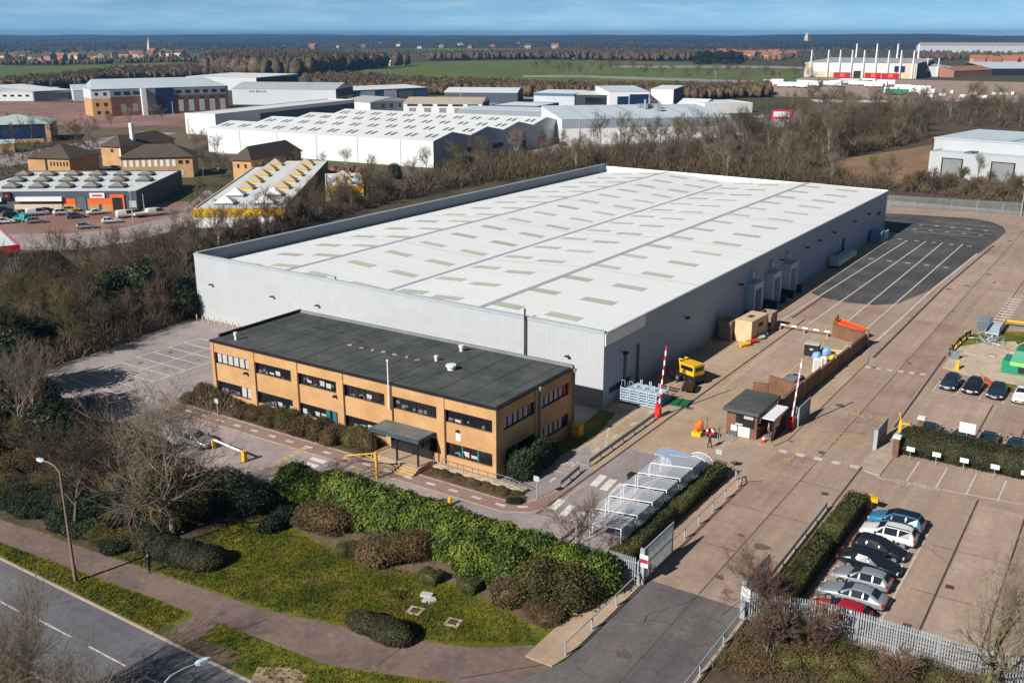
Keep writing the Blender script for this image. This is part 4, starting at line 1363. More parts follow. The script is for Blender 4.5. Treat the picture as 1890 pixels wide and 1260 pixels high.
# retail park vehicles
gR = 'vehicles in the retail car park beyond the wood'
for px, py, kd, p_, rz, lb in [(10, 413, 'hatch', PW, .1, 'white car at the near edge of the retail car park behind the small sign'), (42, 409, 'van', PT, 2.2, 'teal and white van in the retail car park'), (66, 412, 'hatch', PS, .2, 'silver car in front of the teal van'),
                              (70, 398, 'van', PW, .3, 'white van with a dark rear in the retail car park'), (88, 393, 'saloon', PB, .5, 'black car near the retail shop fronts'), (117, 397, 'suv', PW, .25, 'white off-roader facing the retail shop fronts'),
                              (106, 388, 'hatch', PR, .2, 'red car close to the retail shop wall'), (131, 391, 'hatch', PY, .2, 'yellow green car behind the white off-roader'), (160, 422, 'hatch', PS, .05, 'silver hatchback at the car park exit by the dark fence'),
                              (206, 412, 'hatch', PW, .15, 'white hatchback alone on the red block paving'), (236, 402, 'van', PW, .3, 'pale van beside the dark green car'), (24, 402, 'suv', PB, .2, 'dark off-roader left of the teal van'), (46, 397, 'hatch', PS, .4, 'silver car close behind the teal van'), (140, 403, 'hatch', PG, .3, 'grey car in the middle of the red block car park'), (8, 392, 'hatch', PN, .2, 'dark blue car at the far left shop front'), (180, 396, 'saloon', PW, .3, 'white saloon by the orange shop front'), (254, 399, 'suv', PDG, .6, 'dark green car beside the pale van at the shop corner')]:
    p = at(px, py)
    car(kd, p_, p.x, p.y, rz + .9, lb, gR, 'van' if kd == 'van' else 'car', 'parked_van' if kd == 'van' else 'parked_car')
p = at(290, 398)
pk = car('van', PW, p.x, p.y, 1.3, 'white flatbed pickup truck at the corner of the retail building', None, 'truck', 'pickup_truck')
MB().box(-5.4, -1.0, .7, -2.52, 1.0, 1.15).build('flatbed', 'cream', pk)
MB().tube((-4.4, -.97, .38), (-4.4, .97, .38), .36, .36, 14).build('wheel', 'rubber', pk)
MB().tube((-2.6, .6, 1.1), (-2.6, .6, 5.2), .09).build('crane_mast', 'galv', pk)
# car half hidden by the big bare tree, left of the office road
car('hatch', PS, -78.6, 60.6, .1, 'pale blue grey car half hidden behind the large bare tree', None)

# ------------------------------------------------------------------ people
def person(loc, rz, label, coat, trous, hairc=(.03, .02, .015), carry=0):
    V = [(0, 0, .93), (0, 0, 1.12), (0, 0, 1.36), (0, 0, 1.46), (0, .0, 1.53), (0, .02, 1.63), (0, .01, 1.75)]
    E_ = [(0, 1), (1, 2), (2, 3), (3, 4), (4, 5), (5, 6)]
    rad = [(.17, .12), (.15, .11), (.19, .12), (.08, .08), (.055, .06), (.078, .098), (.05, .065)]
    for s in (-1, 1):
        st_ = .18 * s
        b = len(V)
        V += [(s * .1, 0, .86), (s * .11, .03 + st_ * .5, .48), (s * .11, st_ * .9, .09), (s * .12, st_ * .9 + .17, .04)]
        rad += [(.09, .09), (.06, .065), (.04, .045), (.035, .03)]
        E_ += [(0, b), (b, b + 1), (b + 1, b + 2), (b + 2, b + 3)]
        b = len(V)
        V += [(s * .2, 0, 1.38), (s * .27, -.03 - st_ * .5, 1.10), (s * .26, .12 - st_ * .6, .87), (s * .26, .15 - st_ * .6, .80)]
        rad += [(.065, .07), (.045, .045), (.03, .028), (.035, .02)]
        E_ += [(2, b), (b, b + 1), (b + 1, b + 2), (b + 2, b + 3)]
        h_ = b + 3
        for k in range(4):
            b = len(V)
            V += [(s * (.255 + .004 * k), .12 - st_ * .6 + .022 * k, .74), (s * .245, .125 - st_ * .6 + .022 * k, .70 - (.01 if k in (1, 2) else 0))]
            rad += [(.009, .009), (.008, .008)]
            E_ += [(h_, b), (b, b + 1)]
        b = len(V)
        V += [(s * .235, .2 - st_ * .6, .775)]
        rad += [(.011, .011)]
        E_ += [(h_, b)]
    me = bpy.data.meshes.new('p')
    me.from_pydata(V, E_, [])
    o = bpy.data.objects.new('p', me)
    COL.objects.link(o)
    sk = o.modifiers.new('s', 'SKIN')
    for i, r_ in enumerate(rad):
        me.skin_vertices[0].data[i].radius = r_
    me.skin_vertices[0].data[0].use_root = True
    o.modifiers.new('ss', 'SUBSURF').levels = 1
    bpy.context.view_layer.update()
    m2 = bpy.data.meshes.new_from_object(o.evaluated_get(bpy.context.evaluated_depsgraph_get()))
    bpy.data.objects.remove(o)
    m2.materials.clear()
    for mt in ('skin', coat, trous, 'rubber'):
        m2.materials.append(MT[mt] if isinstance(mt, str) else mt)
    for pl in m2.polygons:
        z_ = pl.center.z
        ax = abs(pl.center.x)
        pl.material_index = 0 if (z_ > 1.46 or (ax > .2 and z_ < .86)) else (1 if z_ > .88 else (2 if z_ > .1 else 3))
        pl.use_smooth = True
    body = link('person', m2, None, loc)
    body.rotation_euler.z = rz
    tag(body, label, 'person')
    hb = MB().lathe((0, -.01, 1.64), [(.088, 0), (.1, .05), (.092, .12), (.05, .165), (.005, .172)], 12)
    for i, v in enumerate(hb.v):
        if v[1] > .07 and v[2] < 1.72:
            hb.v[i] = (v[0], .03, v[2])
    hb.build('hair', M('hair', hairc), body, smooth=True)
    fm = MB().tube((0, .1, 1.655), (0, .125, 1.635), .012, .014, 6)
    fm.build('nose', 'skin', body)
    return body


person((-61.3, 41.7, .03), 1.5, 'person in dark clothes with a pale sleeve standing on the footpath by the clipped hedge', 'navy', 'dark')
person((-34.5, 88.6, .02), -.6, 'person in a navy top and black trousers walking beside the gatehouse', 'navy', 'dark')
person((-30.4, 94.3, .13), -1.2, 'person in a pink top at the side of the gatehouse', M('pink_top', (.55, .30, .32)), 'dark')

# ------------------------------------------------------------------ things in the yard
# skips, crates, stillages
cr = thing('wooden_crate', 'large pale plywood crate standing clear of the wall, a dark rectangle printed on its side', 'crate', (-46.3, 125.5), R(-3))
MB().box(0, 0, 0, 2.4, 5.6, 3.0).build('panel', 'ply', cr)
MB().box(2.402, 2.4, 1.7, 2.41, 3.9, 2.25).build('printed_mark', 'navy', cr)
MT['bat'] = M('plywood_batten', (.42, .31, .19))
for yy in (0.02, 2.2, 5.4):
    MB().box(2.401, yy, .02, 2.44, yy + .16, 2.98).build('batten', 'bat', cr)
MB().box(.7, 2, 3.001, 1.5, 3.4, 3.01).build('rust_stain', 'iron', cr)
c2 = thing('wooden_crate', 'weathered grey crate in the shade behind the pale plywood crate', 'crate', (-48.3, 124.6))
MB().box(0, 0, 0, 1.75, 2.6, 2.6).box(-.05, -.05, 2.601, 1.8, 2.65, 2.68).build('panel', 'plydark', c2)
c3 = thing('wooden_crate', 'brown open crate standing beyond the pale plywood crate', 'crate', (-45.3, 132.2))
MB().box(0, 0, 0, .12, 2.4, 2.6).box(1.7, 0, 0, 1.82, 2.4, 2.6).box(.121, 2.28, 0, 1.699, 2.4, 2.6).box(.121, 0, 0, 1.699, 2.27, .12).build('panel', 'plydark', c3)
rb = thing('crash_barrier', 'row of red and white plastic barrier planks across the lorry bay entrance', 'barrier', (-42.8, 134.2))
m, mw = MB(), MB()
for k in range(9):
    (m if k % 2 else mw).box(k * .78, 0, .62, k * .78 + .77, .08, .84)
m.build('plank', M('faded_red_plastic', (.55, .16, .14)), rb)
mw.build('plank', 'white', rb)
MB().box(0, -.4, 0, .15, .4, .49).box(3.5, -.4, 0, 3.65, .4, .49).box(6.7, -.4, 0, 6.85, .4, .49).build('foot', 'kerb', rb)
rs_ = MB().path([(0, 0, 0), (0, 0, 1.0), (.9, .3, 1.0), (.9, .3, 0)], .06).path([(0, 0, .5), (.9, .3, .5)], .05).path([(0, 0, 0), (-.3, -.5, 0)], .06).path([(.9, .3, 0), (1.2, -.3, 0)], .06)
single('trestle', rs_, 'red', 'small red metal trestle at the end of the red and white planks', 'trestle', (-44.0, 133.4))
sk = thing('skip', 'bright orange waste skip with a sloped end behind the brick wall', 'skip', (-33.3, 136.0), R(-12))
m = MB()
m.add([(-1.7, -.8, .1), (1.2, -.8, .1), (1.2, .8, .1), (-1.7, .8, .1), (-2.2, -.95, 1.9), (1.9, -.95, 1.3), (1.9, .95, 1.3), (-2.2, .95, 1.9)],
      [(0, 3, 2, 1), (0, 1, 5, 4), (1, 2, 6, 5), (2, 3, 7, 6), (3, 0, 4, 7)])
m.quad((-2.1, -.9, 1.7), (1.8, -.9, 1.2), (1.8, .9, 1.2), (-2.1, .9, 1.7))
m.build('body', M('orange_skip', (.80, .085, .015), var=.08), sk)
MB().path([(-2.2, -.95, 1.92), (1.9, -.95, 1.32), (1.9, .95, 1.32), (-2.2, .95, 1.92), (-2.2, -.95, 1.92)], .06).build('rim', 'orange', sk)
bn = thing('wheelie_bin', 'large black four wheeled bin inside the waste compound', 'bin', (-35.3, 124.6), R(5))
MB().prism([(-.9, -.6), (.9, -.6), (.9, .6), (-.9, .6)], .15, 1.6).build('body', 'dark', bn)
MB().box(-.95, -.65, 1.61, .95, .65, 1.75).build('lid', 'blind', bn)
MB().box(-.2, -.63, .9, .25, -.602, 1.15).build('label_plate', 'blind', bn)
for k, (x, y, s, mt, lb) in enumerate([(-34.3, 123.2, 1.0, 'bluebag', 'pale blue bulk bag next to the black bin'), (-33.8, 125.6, 1.1, 'bluebag', 'sky blue tarpaulin bundle behind the bulk bag'), (-33.2, 122.6, .8, 'white', 'white rubbish bag leaning on the bulk bag'),
                                       (-32.4, 124.0, .8, 'yellow', 'yellow sack on the rubbish heap in the compound'), (-32.7, 121.6, .6, 'blind', 'small pale rubbish bag by the compound wall')]):
    V, F = [], []
    n = 12
    m = MB().lathe((0, 0, 0), [(s * .45, 0), (s * .58, s * .3), (s * .55, s * .7), (s * .4, s * .95), (s * .15, s * 1.02)], n)
    m.v = [(a * (1 + .15 * math.sin(5 * b + k)), b * (1 + .15 * math.sin(4 * a + k)), c * (1 + .1 * math.sin(3 * a + 2 * b))) for a, b, c in m.v]
    single('rubbish_bag', m, mt, lb, 'bag', (x, y), 'rubbish in the waste compound')
for x, y, rz, lb in ((-32.6, 127.3, .2, 'pale timber plank lying along the compound wall'), (-32.8, 128.3, .1, 'second pale timber plank beyond the yellow sack')):
    single('timber_plank', MB().box(-1.6, -.12, 0, 1.6, .12, .12).box(-1.5, -.1, .121, 1.4, .1, .2), 'ply', lb, 'plank', (x, y), rz=rz)
cb_ = thing('cabinet', 'white upright cabinet standing by the compound wall', 'cabinet', (-32.7, 118.6), .1)
MB().box(-.55, -.4, 0, .55, .4, 1.7).build('body', 'white', cb_)
MB().box(-.45, -.43, .2, .45, -.402, 1.6).build('door', 'blind', cb_)
sv = car('van', PS, -32.9, 109.9, 1.45, 'silver estate van parked behind the gatehouse wall', None, 'van', 'parked_van')
# stack of pallets and blue stillages
st = thing('stillage_stack', 'stack of pale blue grey metal stillages by the warehouse corner', 'stillage', (-48.2, 95.4))
for lv in range(3):
    m = MB()
    for i in range(4):
        x = i * 1.15
        m.box(x, 0, .15 + lv * .62, x + 1.05, 3.2, .22 + lv * .62)
        for yy in (0, 1.55, 3.1):
            for xx in (x, x + .97):
                m.box(xx, yy, .221 + lv * .62, xx + .08, yy + .08, .76 + lv * .62)
        m.box(x, -.02, .5 + lv * .62, x + 1.05, .02, .62 + lv * .62)
    m.build('stillage_tier', 'dockgrey', st)
m = MB()
for i in range(5):
    m.path([(i * .95 + .1, .1, 2.02), (i * .95 + .1, .1, 2.7), (i * .95 + .5, .1, 2.7), (i * .95 + .5, .1, 2.02)], .035)
m.build('hoop', 'galv', st)
gp = MB()
for i in range(5):
    gp.box(0, i * .5, .0, 2.4, i * .5 + .36, .14)
gp.box(0, 0, .141, .12, 2.36, .24).box(2.2, 0, .141, 2.32, 2.36, .24).box(1.1, 0, .141, 1.22, 2.36, .24)
single('green_pallet', gp, M('green_pallet_paint', (.015, .10, .05), var=.2), 'low dark green pallet on the ground beside the blue grey stillages', 'pallet', (-43.4, 97.6), rz=.1)
# yellow truck-mounted access machine
vk = thing('access_platform', 'yellow self propelled access platform with black wheels by the warehouse', 'machine', (-44.2, 106.2), R(-20))
MB().prism([(-1.1, -.9), (1.2, -.9), (1.2, .9), (-1.1, .9)], 1.2, 2.5).build('cab', 'yellow', vk)
MB().box(-.9, -.93, 1.75, 1.0, -.905, 2.25).box(1.205, -.7, 1.75, 1.22, .7, 2.25).build('window', 'glass', vk)
MB().box(-1.7, -.85, .5, 1.4, .85, 1.15).build('chassis', 'frame', vk)
for x, y in ((-1.2, -1.0), (1.0, -1.0), (-1.2, 1.0), (1.0, 1.0)):
    w = MB().tube((x, y - .15, .5), (x, y + .15, .5), .5, .5, 16).build('wheel', 'rubber', vk)
    MB().tube((x, y - .17, .5), (x, y + .17, .5), .22, .22, 10).build('rim', 'rim', w)
m = MB().path([(-1.3, -.5, 1.2), (-1.6, -.5, 2.7), (-1.15, -.5, 2.7), (-1.15, .5, 2.7), (-1.6, .5, 2.7), (-1.3, .5, 1.2)], .09)
m.build('mast', 'yellow', vk)
MB().box(-2.6, -.35, .1, -1.72, -.22, .18).box(-2.6, .22, .1, -1.72, .35, .18).box(-1.72, -.6, .1, -1.68, .6, .9).build('fork', 'frame', vk)
MB().tube((-1.0, -1.5, 0), (-.2, -1.0, 2.0), .06).tube((.3, -1.6, 0), (-.2, -1.0, 2.0), .05).build('stabiliser', 'frame', vk)
tb = thing('trailer', 'small black wheeled trailer parked in front of the yellow machine', 'trailer', (-43.1, 103.0), R(15))
MB().box(-.6, -1.0, .45, .6, 1.0, .95).box(-.05, 1.001, .5, .05, 2.3, .58).build('body', 'frame', tb)
for s in (-1, 1):
    w = MB().tube((s * .62, -.1, .33), (s * .8, -.1, .33), .33, .33, 14).build('wheel', 'rubber', tb)
    MB().tube((s * .6, -.1, .33), (s * .82, -.1, .33), .14, .14, 10).build('rim', 'white', w)
m = MB().box(-1.6, -.5, 0, 1.4, -.3, .14).box(-1.4, .3, 0, 1.2, .5, .12)
single('steel_beam', m, 'frame', 'dark steel beams lying on the ground by the yellow machine', 'beams', (-45.4, 102.6), rz=-.1)
m = MB()
for k in range(7):
    m.obox((random.uniform(-.9, .9), random.uniform(-.5, .5), 0), (random.uniform(.3, 1.1), random.uniform(.2, .4), random.uniform(.1, .4)), random.random() * 3)
single('scrap_pile', m, M('pinkish_scrap', (.42, .28, .25), var=.2), 'low heap of pinkish scrap boards beside the yellow machine', 'scrap', (-46.4, 107.2))
gas = [(-43.7, 125.4, 'red', 'red sheeting bundle next to the pale plywood crate'), (-43.4, 127.6, 'blind', 'pale grey sheeting bundle at the foot of the plywood crate'), (-44.0, 123.6, 'yellow', 'small yellow bundle at the near corner of the plywood crate'), (-43.6, 129.2, 'bluebag', 'blue grey roll of sheeting beyond the red bundle')]
for i, (x, y, mt, lb) in enumerate(gas):
    m = MB().tube((-.5, -.6, .3), (.4, .6, .35), .32, .28, 10)
    m.v = [(a + .08 * math.sin(7 * b), b + .08 * math.sin(6 * a), max(0, c + .08 * math.sin(9 * a + 5 * b))) for a, b, c in m.v]
    single('sheeting_bundle', m, mt, lb, 'bundle', (x, y))
# gatehouse clutter
mx = thing('cement_mixer', 'orange and yellow cement mixer left of the gatehouse', 'cement mixer', (-36.9, 91.2))
MB().tube((0, 0, .95), (.25, .25, 1.6), .5, .26, 12).tube((0, 0, .95), (-.15, -.15, .6), .5, .25, 12).build('drum', 'orange', mx)
MB().path([(-.6, 0, 0), (0, 0, 1.0), (.6, 0, 0)], .05).path([(0, -.6, 0), (0, 0, .9), (0, .6, 0)], .05).box(-.5, -.5, 0, .5, .4, .45).build('frame', 'yellow', mx)
tr = thing('tool_trolley', 'black trolley loaded with red and white cones beside the gatehouse wall', 'trolley', (-35.5, 91.4))
MB().box(-.7, -.5, .35, .7, .5, .5).path([(-.7, -.5, .1), (-.7, -.5, 1.3)], .04).path([(.7, .5, .1), (.7, .5, 1.1)], .04).path([(-.7, .5, .1), (-.7, .5, 1.9)], .03).build('frame', 'dark', tr)
for x, y in ((-.35, -.2), (.25, -.1), (0, .25)):
    c = MB().lathe((x, y, .5), [(.24, 0), (.24, .05), (.16, .06), (.03, .7)], 10).build('cone', 'red', tr)
    MB().lathe((x, y, .72), [(.13, 0), (.095, .2)], 10).build('cone_sleeve', 'white', c)
cc = thing('traffic_cone', 'red traffic cone with a white sleeve on the gatehouse kerb', 'cone', (-30.4, 92.9, .13))
MB().lathe((0, 0, 0), [(.26, 0), (.26, .05), (.17, .06), (.04, .8)], 12).build('body', 'red', cc)
MB().lathe((0, 0, .3), [(.145, 0), (.09, .28)], 12).build('sleeve', 'white', cc)
bk = thing('bicycle_rack', 'grey metal rack of hoops standing in front of the gatehouse', 'rack', (-34.0, 91.3), R(20))
m = MB()
for k in range(4):
    m.path([(k * .45 - .7, -.3, 0), (k * .45 - .7, -.3, .75), (k * .45 - .5, .3, .75), (k * .45 - .5, .3, 0)], .035)
m.build('hoop', 'galv', bk)
MB().box(-.8, -.34, 0, .95, -.26, .05).build('base', 'galv', bk)

# clear trolley shelter beside the hedge
gS = 'clear plastic trolley bays beside the clipped hedge'
for i, y in enumerate((63.6, 66.4, 69.2, 72.0, 74.8, 77.4)):
    sh = thing('trolley_shelter', ('clear plastic trolley bay nearest the entrance gate', 'second clear trolley bay from the entrance gate', 'third clear trolley bay from the entrance gate', 'clear trolley bay level with the black litter bin', 'clear trolley bay just past the black litter bin', 'clear trolley bay next to the ribbed blue roof')[i], 'shelter', (-36.0, y), 0, gS)
    fr = MB()
    for yy in (0, 2.3):
        fr.path([(4.35, yy, 0), (4.35, yy, 2.75), (.3, yy, 2.3), (.3, yy, 0)], .045)
    fr.path([(4.35, 0, 2.75), (4.35, 2.3, 2.75)], .04).path([(.3, 0, 2.3), (.3, 2.3, 2.3)], .04).path([(2.3, 0, 2.52), (2.3, 2.3, 2.52)], .03).path([(4.35, 0, 1.0), (4.35, 2.3, 1.0)], .03)
    fr.build('frame', 'white', sh)
    MB().box(.33, .05, 2.335, .331, 2.25, 2.336).quad((.3, .05, 2.345), (4.35, .05, 2.8), (4.35, 2.25, 2.8), (.3, 2.25, 2.345)).build('roof_panel', 'perspex', sh)
    MB().quad((4.38, .06, 1.05), (4.38, 2.24, 1.05), (4.38, 2.24, 2.7), (4.38, .06, 2.7)).build('back_panel', 'perspex', sh)
    MB().quad((2.6, 2.3, .9), (4.3, 2.3, .9), (4.3, 2.3, 2.7), (2.6, 2.3, 2.5)).build('side_panel', 'perspex', sh)
    MB().box(4.22, .1, .15, 4.3, 2.2, .95).build('lower_panel', 'white', sh)
    MB().box(3.2, 2.26, .9, 3.7, 2.33, 1.9).build('notice_board', 'plinth', sh)
s2 = thing('cycle_shelter', 'small shelter with a pale blue ribbed roof at the end of the clear shelter', 'shelter', (-35.4, 80.2))
MB().box(-.9, -.9, 2.3, 2.2, .9, 2.42).build('roof', M('pale_blue_roof', (.30, .40, .55), rib=.4, var=.1), s2)
m = MB()
for x in (-.8, 2.1):
    for y in (-.8, .8):
        m.tube((x, y, 0), (x, y, 2.3), .05)
m.build('post', 'galv', s2)
MB().box(-.78, .78, .2, 2.08, .82, 2.1).build('back_panel', 'perspex', s2)
s3 = thing('smoking_shelter', 'domed clear plastic canopy next to the ribbed blue roof shelter', 'shelter', (-32.6, 80.6))
m = MB()
prev = None
for k in range(9):
    t_ = math.pi * k / 8
    m.quad((-1.2 * math.cos(t_), -1.1, 1.6 + .9 * math.sin(t_)), (-1.2 * math.cos(t_ + .39), -1.1, 1.6 + .9 * math.sin(t_ + .39)), (-1.2 * math.cos(t_ + .39), 1.1, 1.6 + .9 * math.sin(t_ + .39)), (-1.2 * math.cos(t_), 1.1, 1.6 + .9 * math.sin(t_))) if k < 8 else None
m.build('canopy', 'perspex', s3)
m = MB()
for yy in (-1.1, 0, 1.1):
    m.path([(-1.2, yy, 0)] + [(-1.2 * math.cos(math.pi * k / 8), yy, 1.6 + .9 * math.sin(math.pi * k / 8)) for k in range(9)] + [(1.2, yy, 0)], .04)
m.build('frame', 'white', s3)
MB().box(-.5, -.3, 0, .3, .3, 1.3).build('cupboard', 'ply', s3)
nb = 'shopping trolleys in the clear shelter'
for k in range(11):
    t_ = MB()
    t_.path([(-.25, -.4, .9), (.25, -.4, .9), (.3, .45, 1.0), (-.3, .45, 1.0), (-.25, -.4, .9)], .025)
    t_.path([(-.2, -.35, .45), (.2, -.35, .45), (.22, .3, .45), (-.22, .3, .45), (-.2, -.35, .45)], .02)
    for a, b in ((-.2, -.35), (.2, -.35), (.22, .3), (-.22, .3)):
        t_.tube((a, b, .08), (a * 1.2, b * 1.2, .95), .02, .02, 5)
    if k == 0:
        t0_ = single('trolley', t_, 'galv', 'wire trolley parked under the clear plastic shelter', 'trolley', (-32.4, 65.6, .03), nb, rz=1.5)
    else:
        c = t0_.copy()
        COL.objects.link(c)
        c.location = (-32.4 - .9 * (k % 2), 65.6 + 1.15 * k, .03)
wb = thing('litter_bin', 'tall black litter bin at the zebra crossing beside the dark guard rail', 'bin', (-36.5, 75.4))
MB().prism([(-.4, -.35), (.4, -.35), (.4, .35), (-.4, .35)], 0, 1.6).build('body', 'dark', wb)
MB().prism([(-.45, -.4), (.45, -.4), (.45, .4), (-.45, .4)], 1.601, 1.75).build('lid', 'frame', wb)
# height barrier and entrance signs
hb_ = thing('arch_barrier', 'open yellow metal barrier arm hinged on a post before the office entrance', 'barrier', (-57.9, 64.6))
MB().box(-.1, -.1, 0, .1, .1, 2.7).build('post', 'yellow', hb_)
MB().tube((0, 0, 2.6), (-4.6, .6, 1.0), .07).tube((0, 0, 1.8), (-1.6, .2, 2.0), .04).build('arm', 'yellow', hb_)
ba = thing('arm_barrier', 'pale horizontal barrier arm lying across the car park road', 'barrier', (-71.5, 60.4))
MB().tube((0, 0, 1.0), (-4.7, .5, 1.0), .11).build('arm', 'white', ba)
MB().box(.0, -.2, 0, .4, .2, 1.15).box(-4.9, .3, 0, -4.75, .7, 1.0).build('post', 'yellow', ba)
yb = thing('grit_bin', 'yellow grit bin at the far corner of the brick office', 'bin', (-47.3, 84.0))
MB().prism([(-.45, -.4), (.45, -.4), (.5, .45), (-.5, .45)], 0, 1.05).build('body', 'yellow', yb)
MB().prism([(-.5, -.45), (.5, -.45), (.52, .5), (-.52, .5)], 1.051, 1.3).build('lid', M('yellow_lid', (.6, .36, .02)), yb)
yc = MB().lathe((0, 0, 0), [(.28, 0), (.28, .1), (.2, .12), (.16, .75), (.05, .8)], 10)
single('bollard', yc, 'yellow', 'single yellow bollard on the road behind the laurel hedge', 'bollard', (-48.8, 63.9))
wl2 = MB().lathe((0, 0, 0), [(.06, 0), (.06, 1.0), (.26, 1.05), (.3, 1.25), (.2, 1.45), (.03, 1.5)], 12)
single('globe_light', wl2, 'white', 'white globe lamp on a short post behind the laurel hedge', 'lamp', (-40.6, 61.2))
for x, y, h_, lb in ((-43.0, 69.2, 2.3, 'plain grey sign post at the corner of the office ramp'), (-83.4, 67.5, 1.9, 'small white sign on a post among the office shrubs'), (-31.4, 83.2, 2.6, 'grey post at the end of the clipped hedge near the gatehouse')):
    t_ = thing('sign_post', lb, 'sign', (x, y))
    MB().tube((0, 0, 0), (0, 0, h_), .05).build('post', 'galv', t_)
    MB().box(-.3, -.07, h_ - .5, .3, -.05, h_ - .02).build('sign_board', 'blind', t_)
# hedge signs, brick pillars
for i, (x, lb) in enumerate(((-16.9, 'white bay sign nearest the brick pillar'), (-14.5, 'second white bay sign from the brick pillar'), (-12.0, 'white bay sign below the tall white board'), (-9.3, 'white bay sign in the gap between hedge lobes'), (-6.7, 'last white bay sign before the picture edge'))):
    t_ = thing('bay_sign', lb, 'sign', (x, 96.75), 0, 'white signs on short posts at the visitor bays')
    MB().tube((0, 0, 0), (0, 0, 1.2), .03).build('post', 'galv', t_)
    MB().box(-.38, -.06, .95, .38, -.035, 1.4).build('sign_board', 'white', t_)
t_ = thing('notice_sign', 'tall white notice board on two legs behind the sign hedge', 'sign', (-12.7, 101.2))
MB().tube((0, .05, 0), (0, .05, 3.0), .05).build('post', 'galv', t_)
MB().box(-.75, -.03, 2.3, .75, .0, 3.35).build('sign_board', 'white', t_)
for x, y, lb in ((-18.3, 96.9, 'brick pillar with a white cap at the end of the sign hedge'), (-17.4, 103.5, 'brick pillar with a white cap behind the sign hedge')):
    t_ = thing('gate_pillar', lb, 'pillar', (x, y))
    MB().box(-.28, -.28, 0, .28, .28, 2.0).build('shaft', 'brick_dark', t_)
    MB().prism([(-.36, -.36), (.36, -.36), (.36, .36), (-.36, .36)], 2.001, 2.25).build('cap', 'white', t_)
yl = MB().box(-.15, -.15, 0, .15, .15, 1.4).box(.15, -.05, 1.0, 1.0, .05, 1.2).tube((0, 0, 1.4), (-.3, .1, 2.2), .06)
single('gate_post', yl, 'yellow', 'yellow post with a folded arm on the kerb before the dark cars', 'post', (-19.4, 103.6))
yl = thing('barrier_housing', 'yellow barrier mechanism at the top end of the car park hedge', 'barrier', (-17.3, 83.6))
MB().box(-.6, -.25, .9, .6, .25, 1.25).box(-.1, -.1, 0, .1, .1, .9).build('housing', 'yellow', yl)
MB().tube((0, 0, 1.25), (0, 0, 1.7), .04).build('aerial', 'yellow', yl)
gb = MB().lathe((0, 0, 0), [(.4, 0), (.5, .35), (.48, .9), (.3, 1.2), (.05, 1.25)], 10)
single('grit_bin', gb, 'lime', 'light green grit bin between the guard rail and the clipped hedge', 'bin', (-19.0, 79.2))
# pad with tank, scrap and fittings
pd = MB().prism([(-20, 128.8), (-16, 127), (-2, 126), (-2, 141), (-12.5, 141.5), (-14, 146), (-17.5, 143), (-20, 139)], 0, .08)
struct('stony_pad', pd, 'stone')
pd = MB().prism([(-20.1, 139.2), (-17.5, 143.2), (-14, 146.2), (-12.5, 141.7), (-2, 141.2), (-2, 152), (-14, 151.5), (-17.5, 149.5), (-19.8, 145)], 0, .07)
struct('grass_patch', pd, 'grass')
pd = MB().prism([(-12, 123.6), (-2, 124), (-2, 126.2), (-9, 126.6), (-12.4, 126.6)], 0, .075)
struct('grass_patch', pd, 'grass')
tk = thing('fuel_tank', 'dark green steel fuel tank house with a pitched top on the stony pad', 'tank', (-13.6, 130.6), R(-2))
MB().box(0, 0, .1, 9, 3.0, 1.7).build('body', 'green', tk)
m = MB()
m.add([(.9, .1, 1.701), (9, .1, 1.701), (9, 3.2, 1.701), (.9, 3.2, 1.701), (1.2, .5, 3.0), (9, .5, 3.0), (9, 2.8, 3.0), (1.2, 2.8, 3.0)], [(0, 1, 5, 4), (1, 2, 6, 5), (2, 3, 7, 6), (3, 0, 4, 7), (4, 5, 6, 7)])
m.build('roof', 'green', tk)
MB().box(1.9, -.03, .35, 3.2, -.004, 1.1).build('hatch', 'dark', tk)
MB().box(.9, -.06, 1.2, 2.6, -.03, 1.68).box(3.6, -.06, 1.15, 4.1, -.03, 1.6).build('label_plate', 'lime', tk)
m = MB()
for k in range(60):
    a = Vector((random.gauss(0, 1.0), random.gauss(0, .9), random.uniform(.05, .5)))
    d = Vector((random.uniform(-1, 1), random.uniform(-1, 1), random.uniform(-.2, .6))).normalized() * random.uniform(.5, 1.5)
    m.tube(a, a + d, .05, .04, 5)
single('scrap_metal_heap', m, 'galv', 'tangled heap of grey scrap metal behind the striped rail', 'scrap', (-16.7, 143.4))
m = MB()
for k in range(9):
    m.obox((random.gauss(0, 1.4), random.gauss(0, .7), 0), (random.uniform(.8, 2), random.uniform(.1, .25), random.uniform(.1, .25)), random.uniform(-.6, 1))
single('offcut_pile', m, 'kerb', 'scattered pale offcuts lying on the stony pad', 'offcuts', (-16.0, 137.5, .08))
m = MB().obox((0, 0, .0), (2.4, .8, .25), .2).obox((.3, .2, .25), (1.5, .5, .3), -.3)
single('debris_board', m, 'kerb', 'dark and pale boards lying behind the green tank', 'boards', (-12.7, 140.3, .08))
m = MB().obox((0, 0, 0), (.9, .6, 1.0), .5).obox((0, 0, 1.0), (2.0, .15, .15), .5)
single('grey_cabinet', m, 'bluegrey', 'blue grey cabinet leaning at the corner of the striped rail', 'cabinet', (-19.4, 133.2))
m = MB().box(-.2, -.2, 0, .2, .2, 1.3).box(-.3, -.3, 0, .3, .3, .15)
single('bollard', m, 'yellow', 'stout yellow bollard at the stony pad corner above the parked cars', 'bollard', (-18.3, 128.8))
m = MB().obox((0, 0, .3), (1.8, .3, .2), -.6, .3).obox((.4, -.3, .0), (.8, .5, .5), -.3).path([(-1.2, .6, .9), (.2, 0, .3)], .08)
single('red_plough', m, M('rust_red_paint', (.50, .07, .03), var=.2), 'rust red metal implement lying behind the two dark hatchbacks', 'implement', (-14.0, 125.0, .06))
m = MB().box(-.9, -3.4, 1.4, .9, 3.4, 1.6)
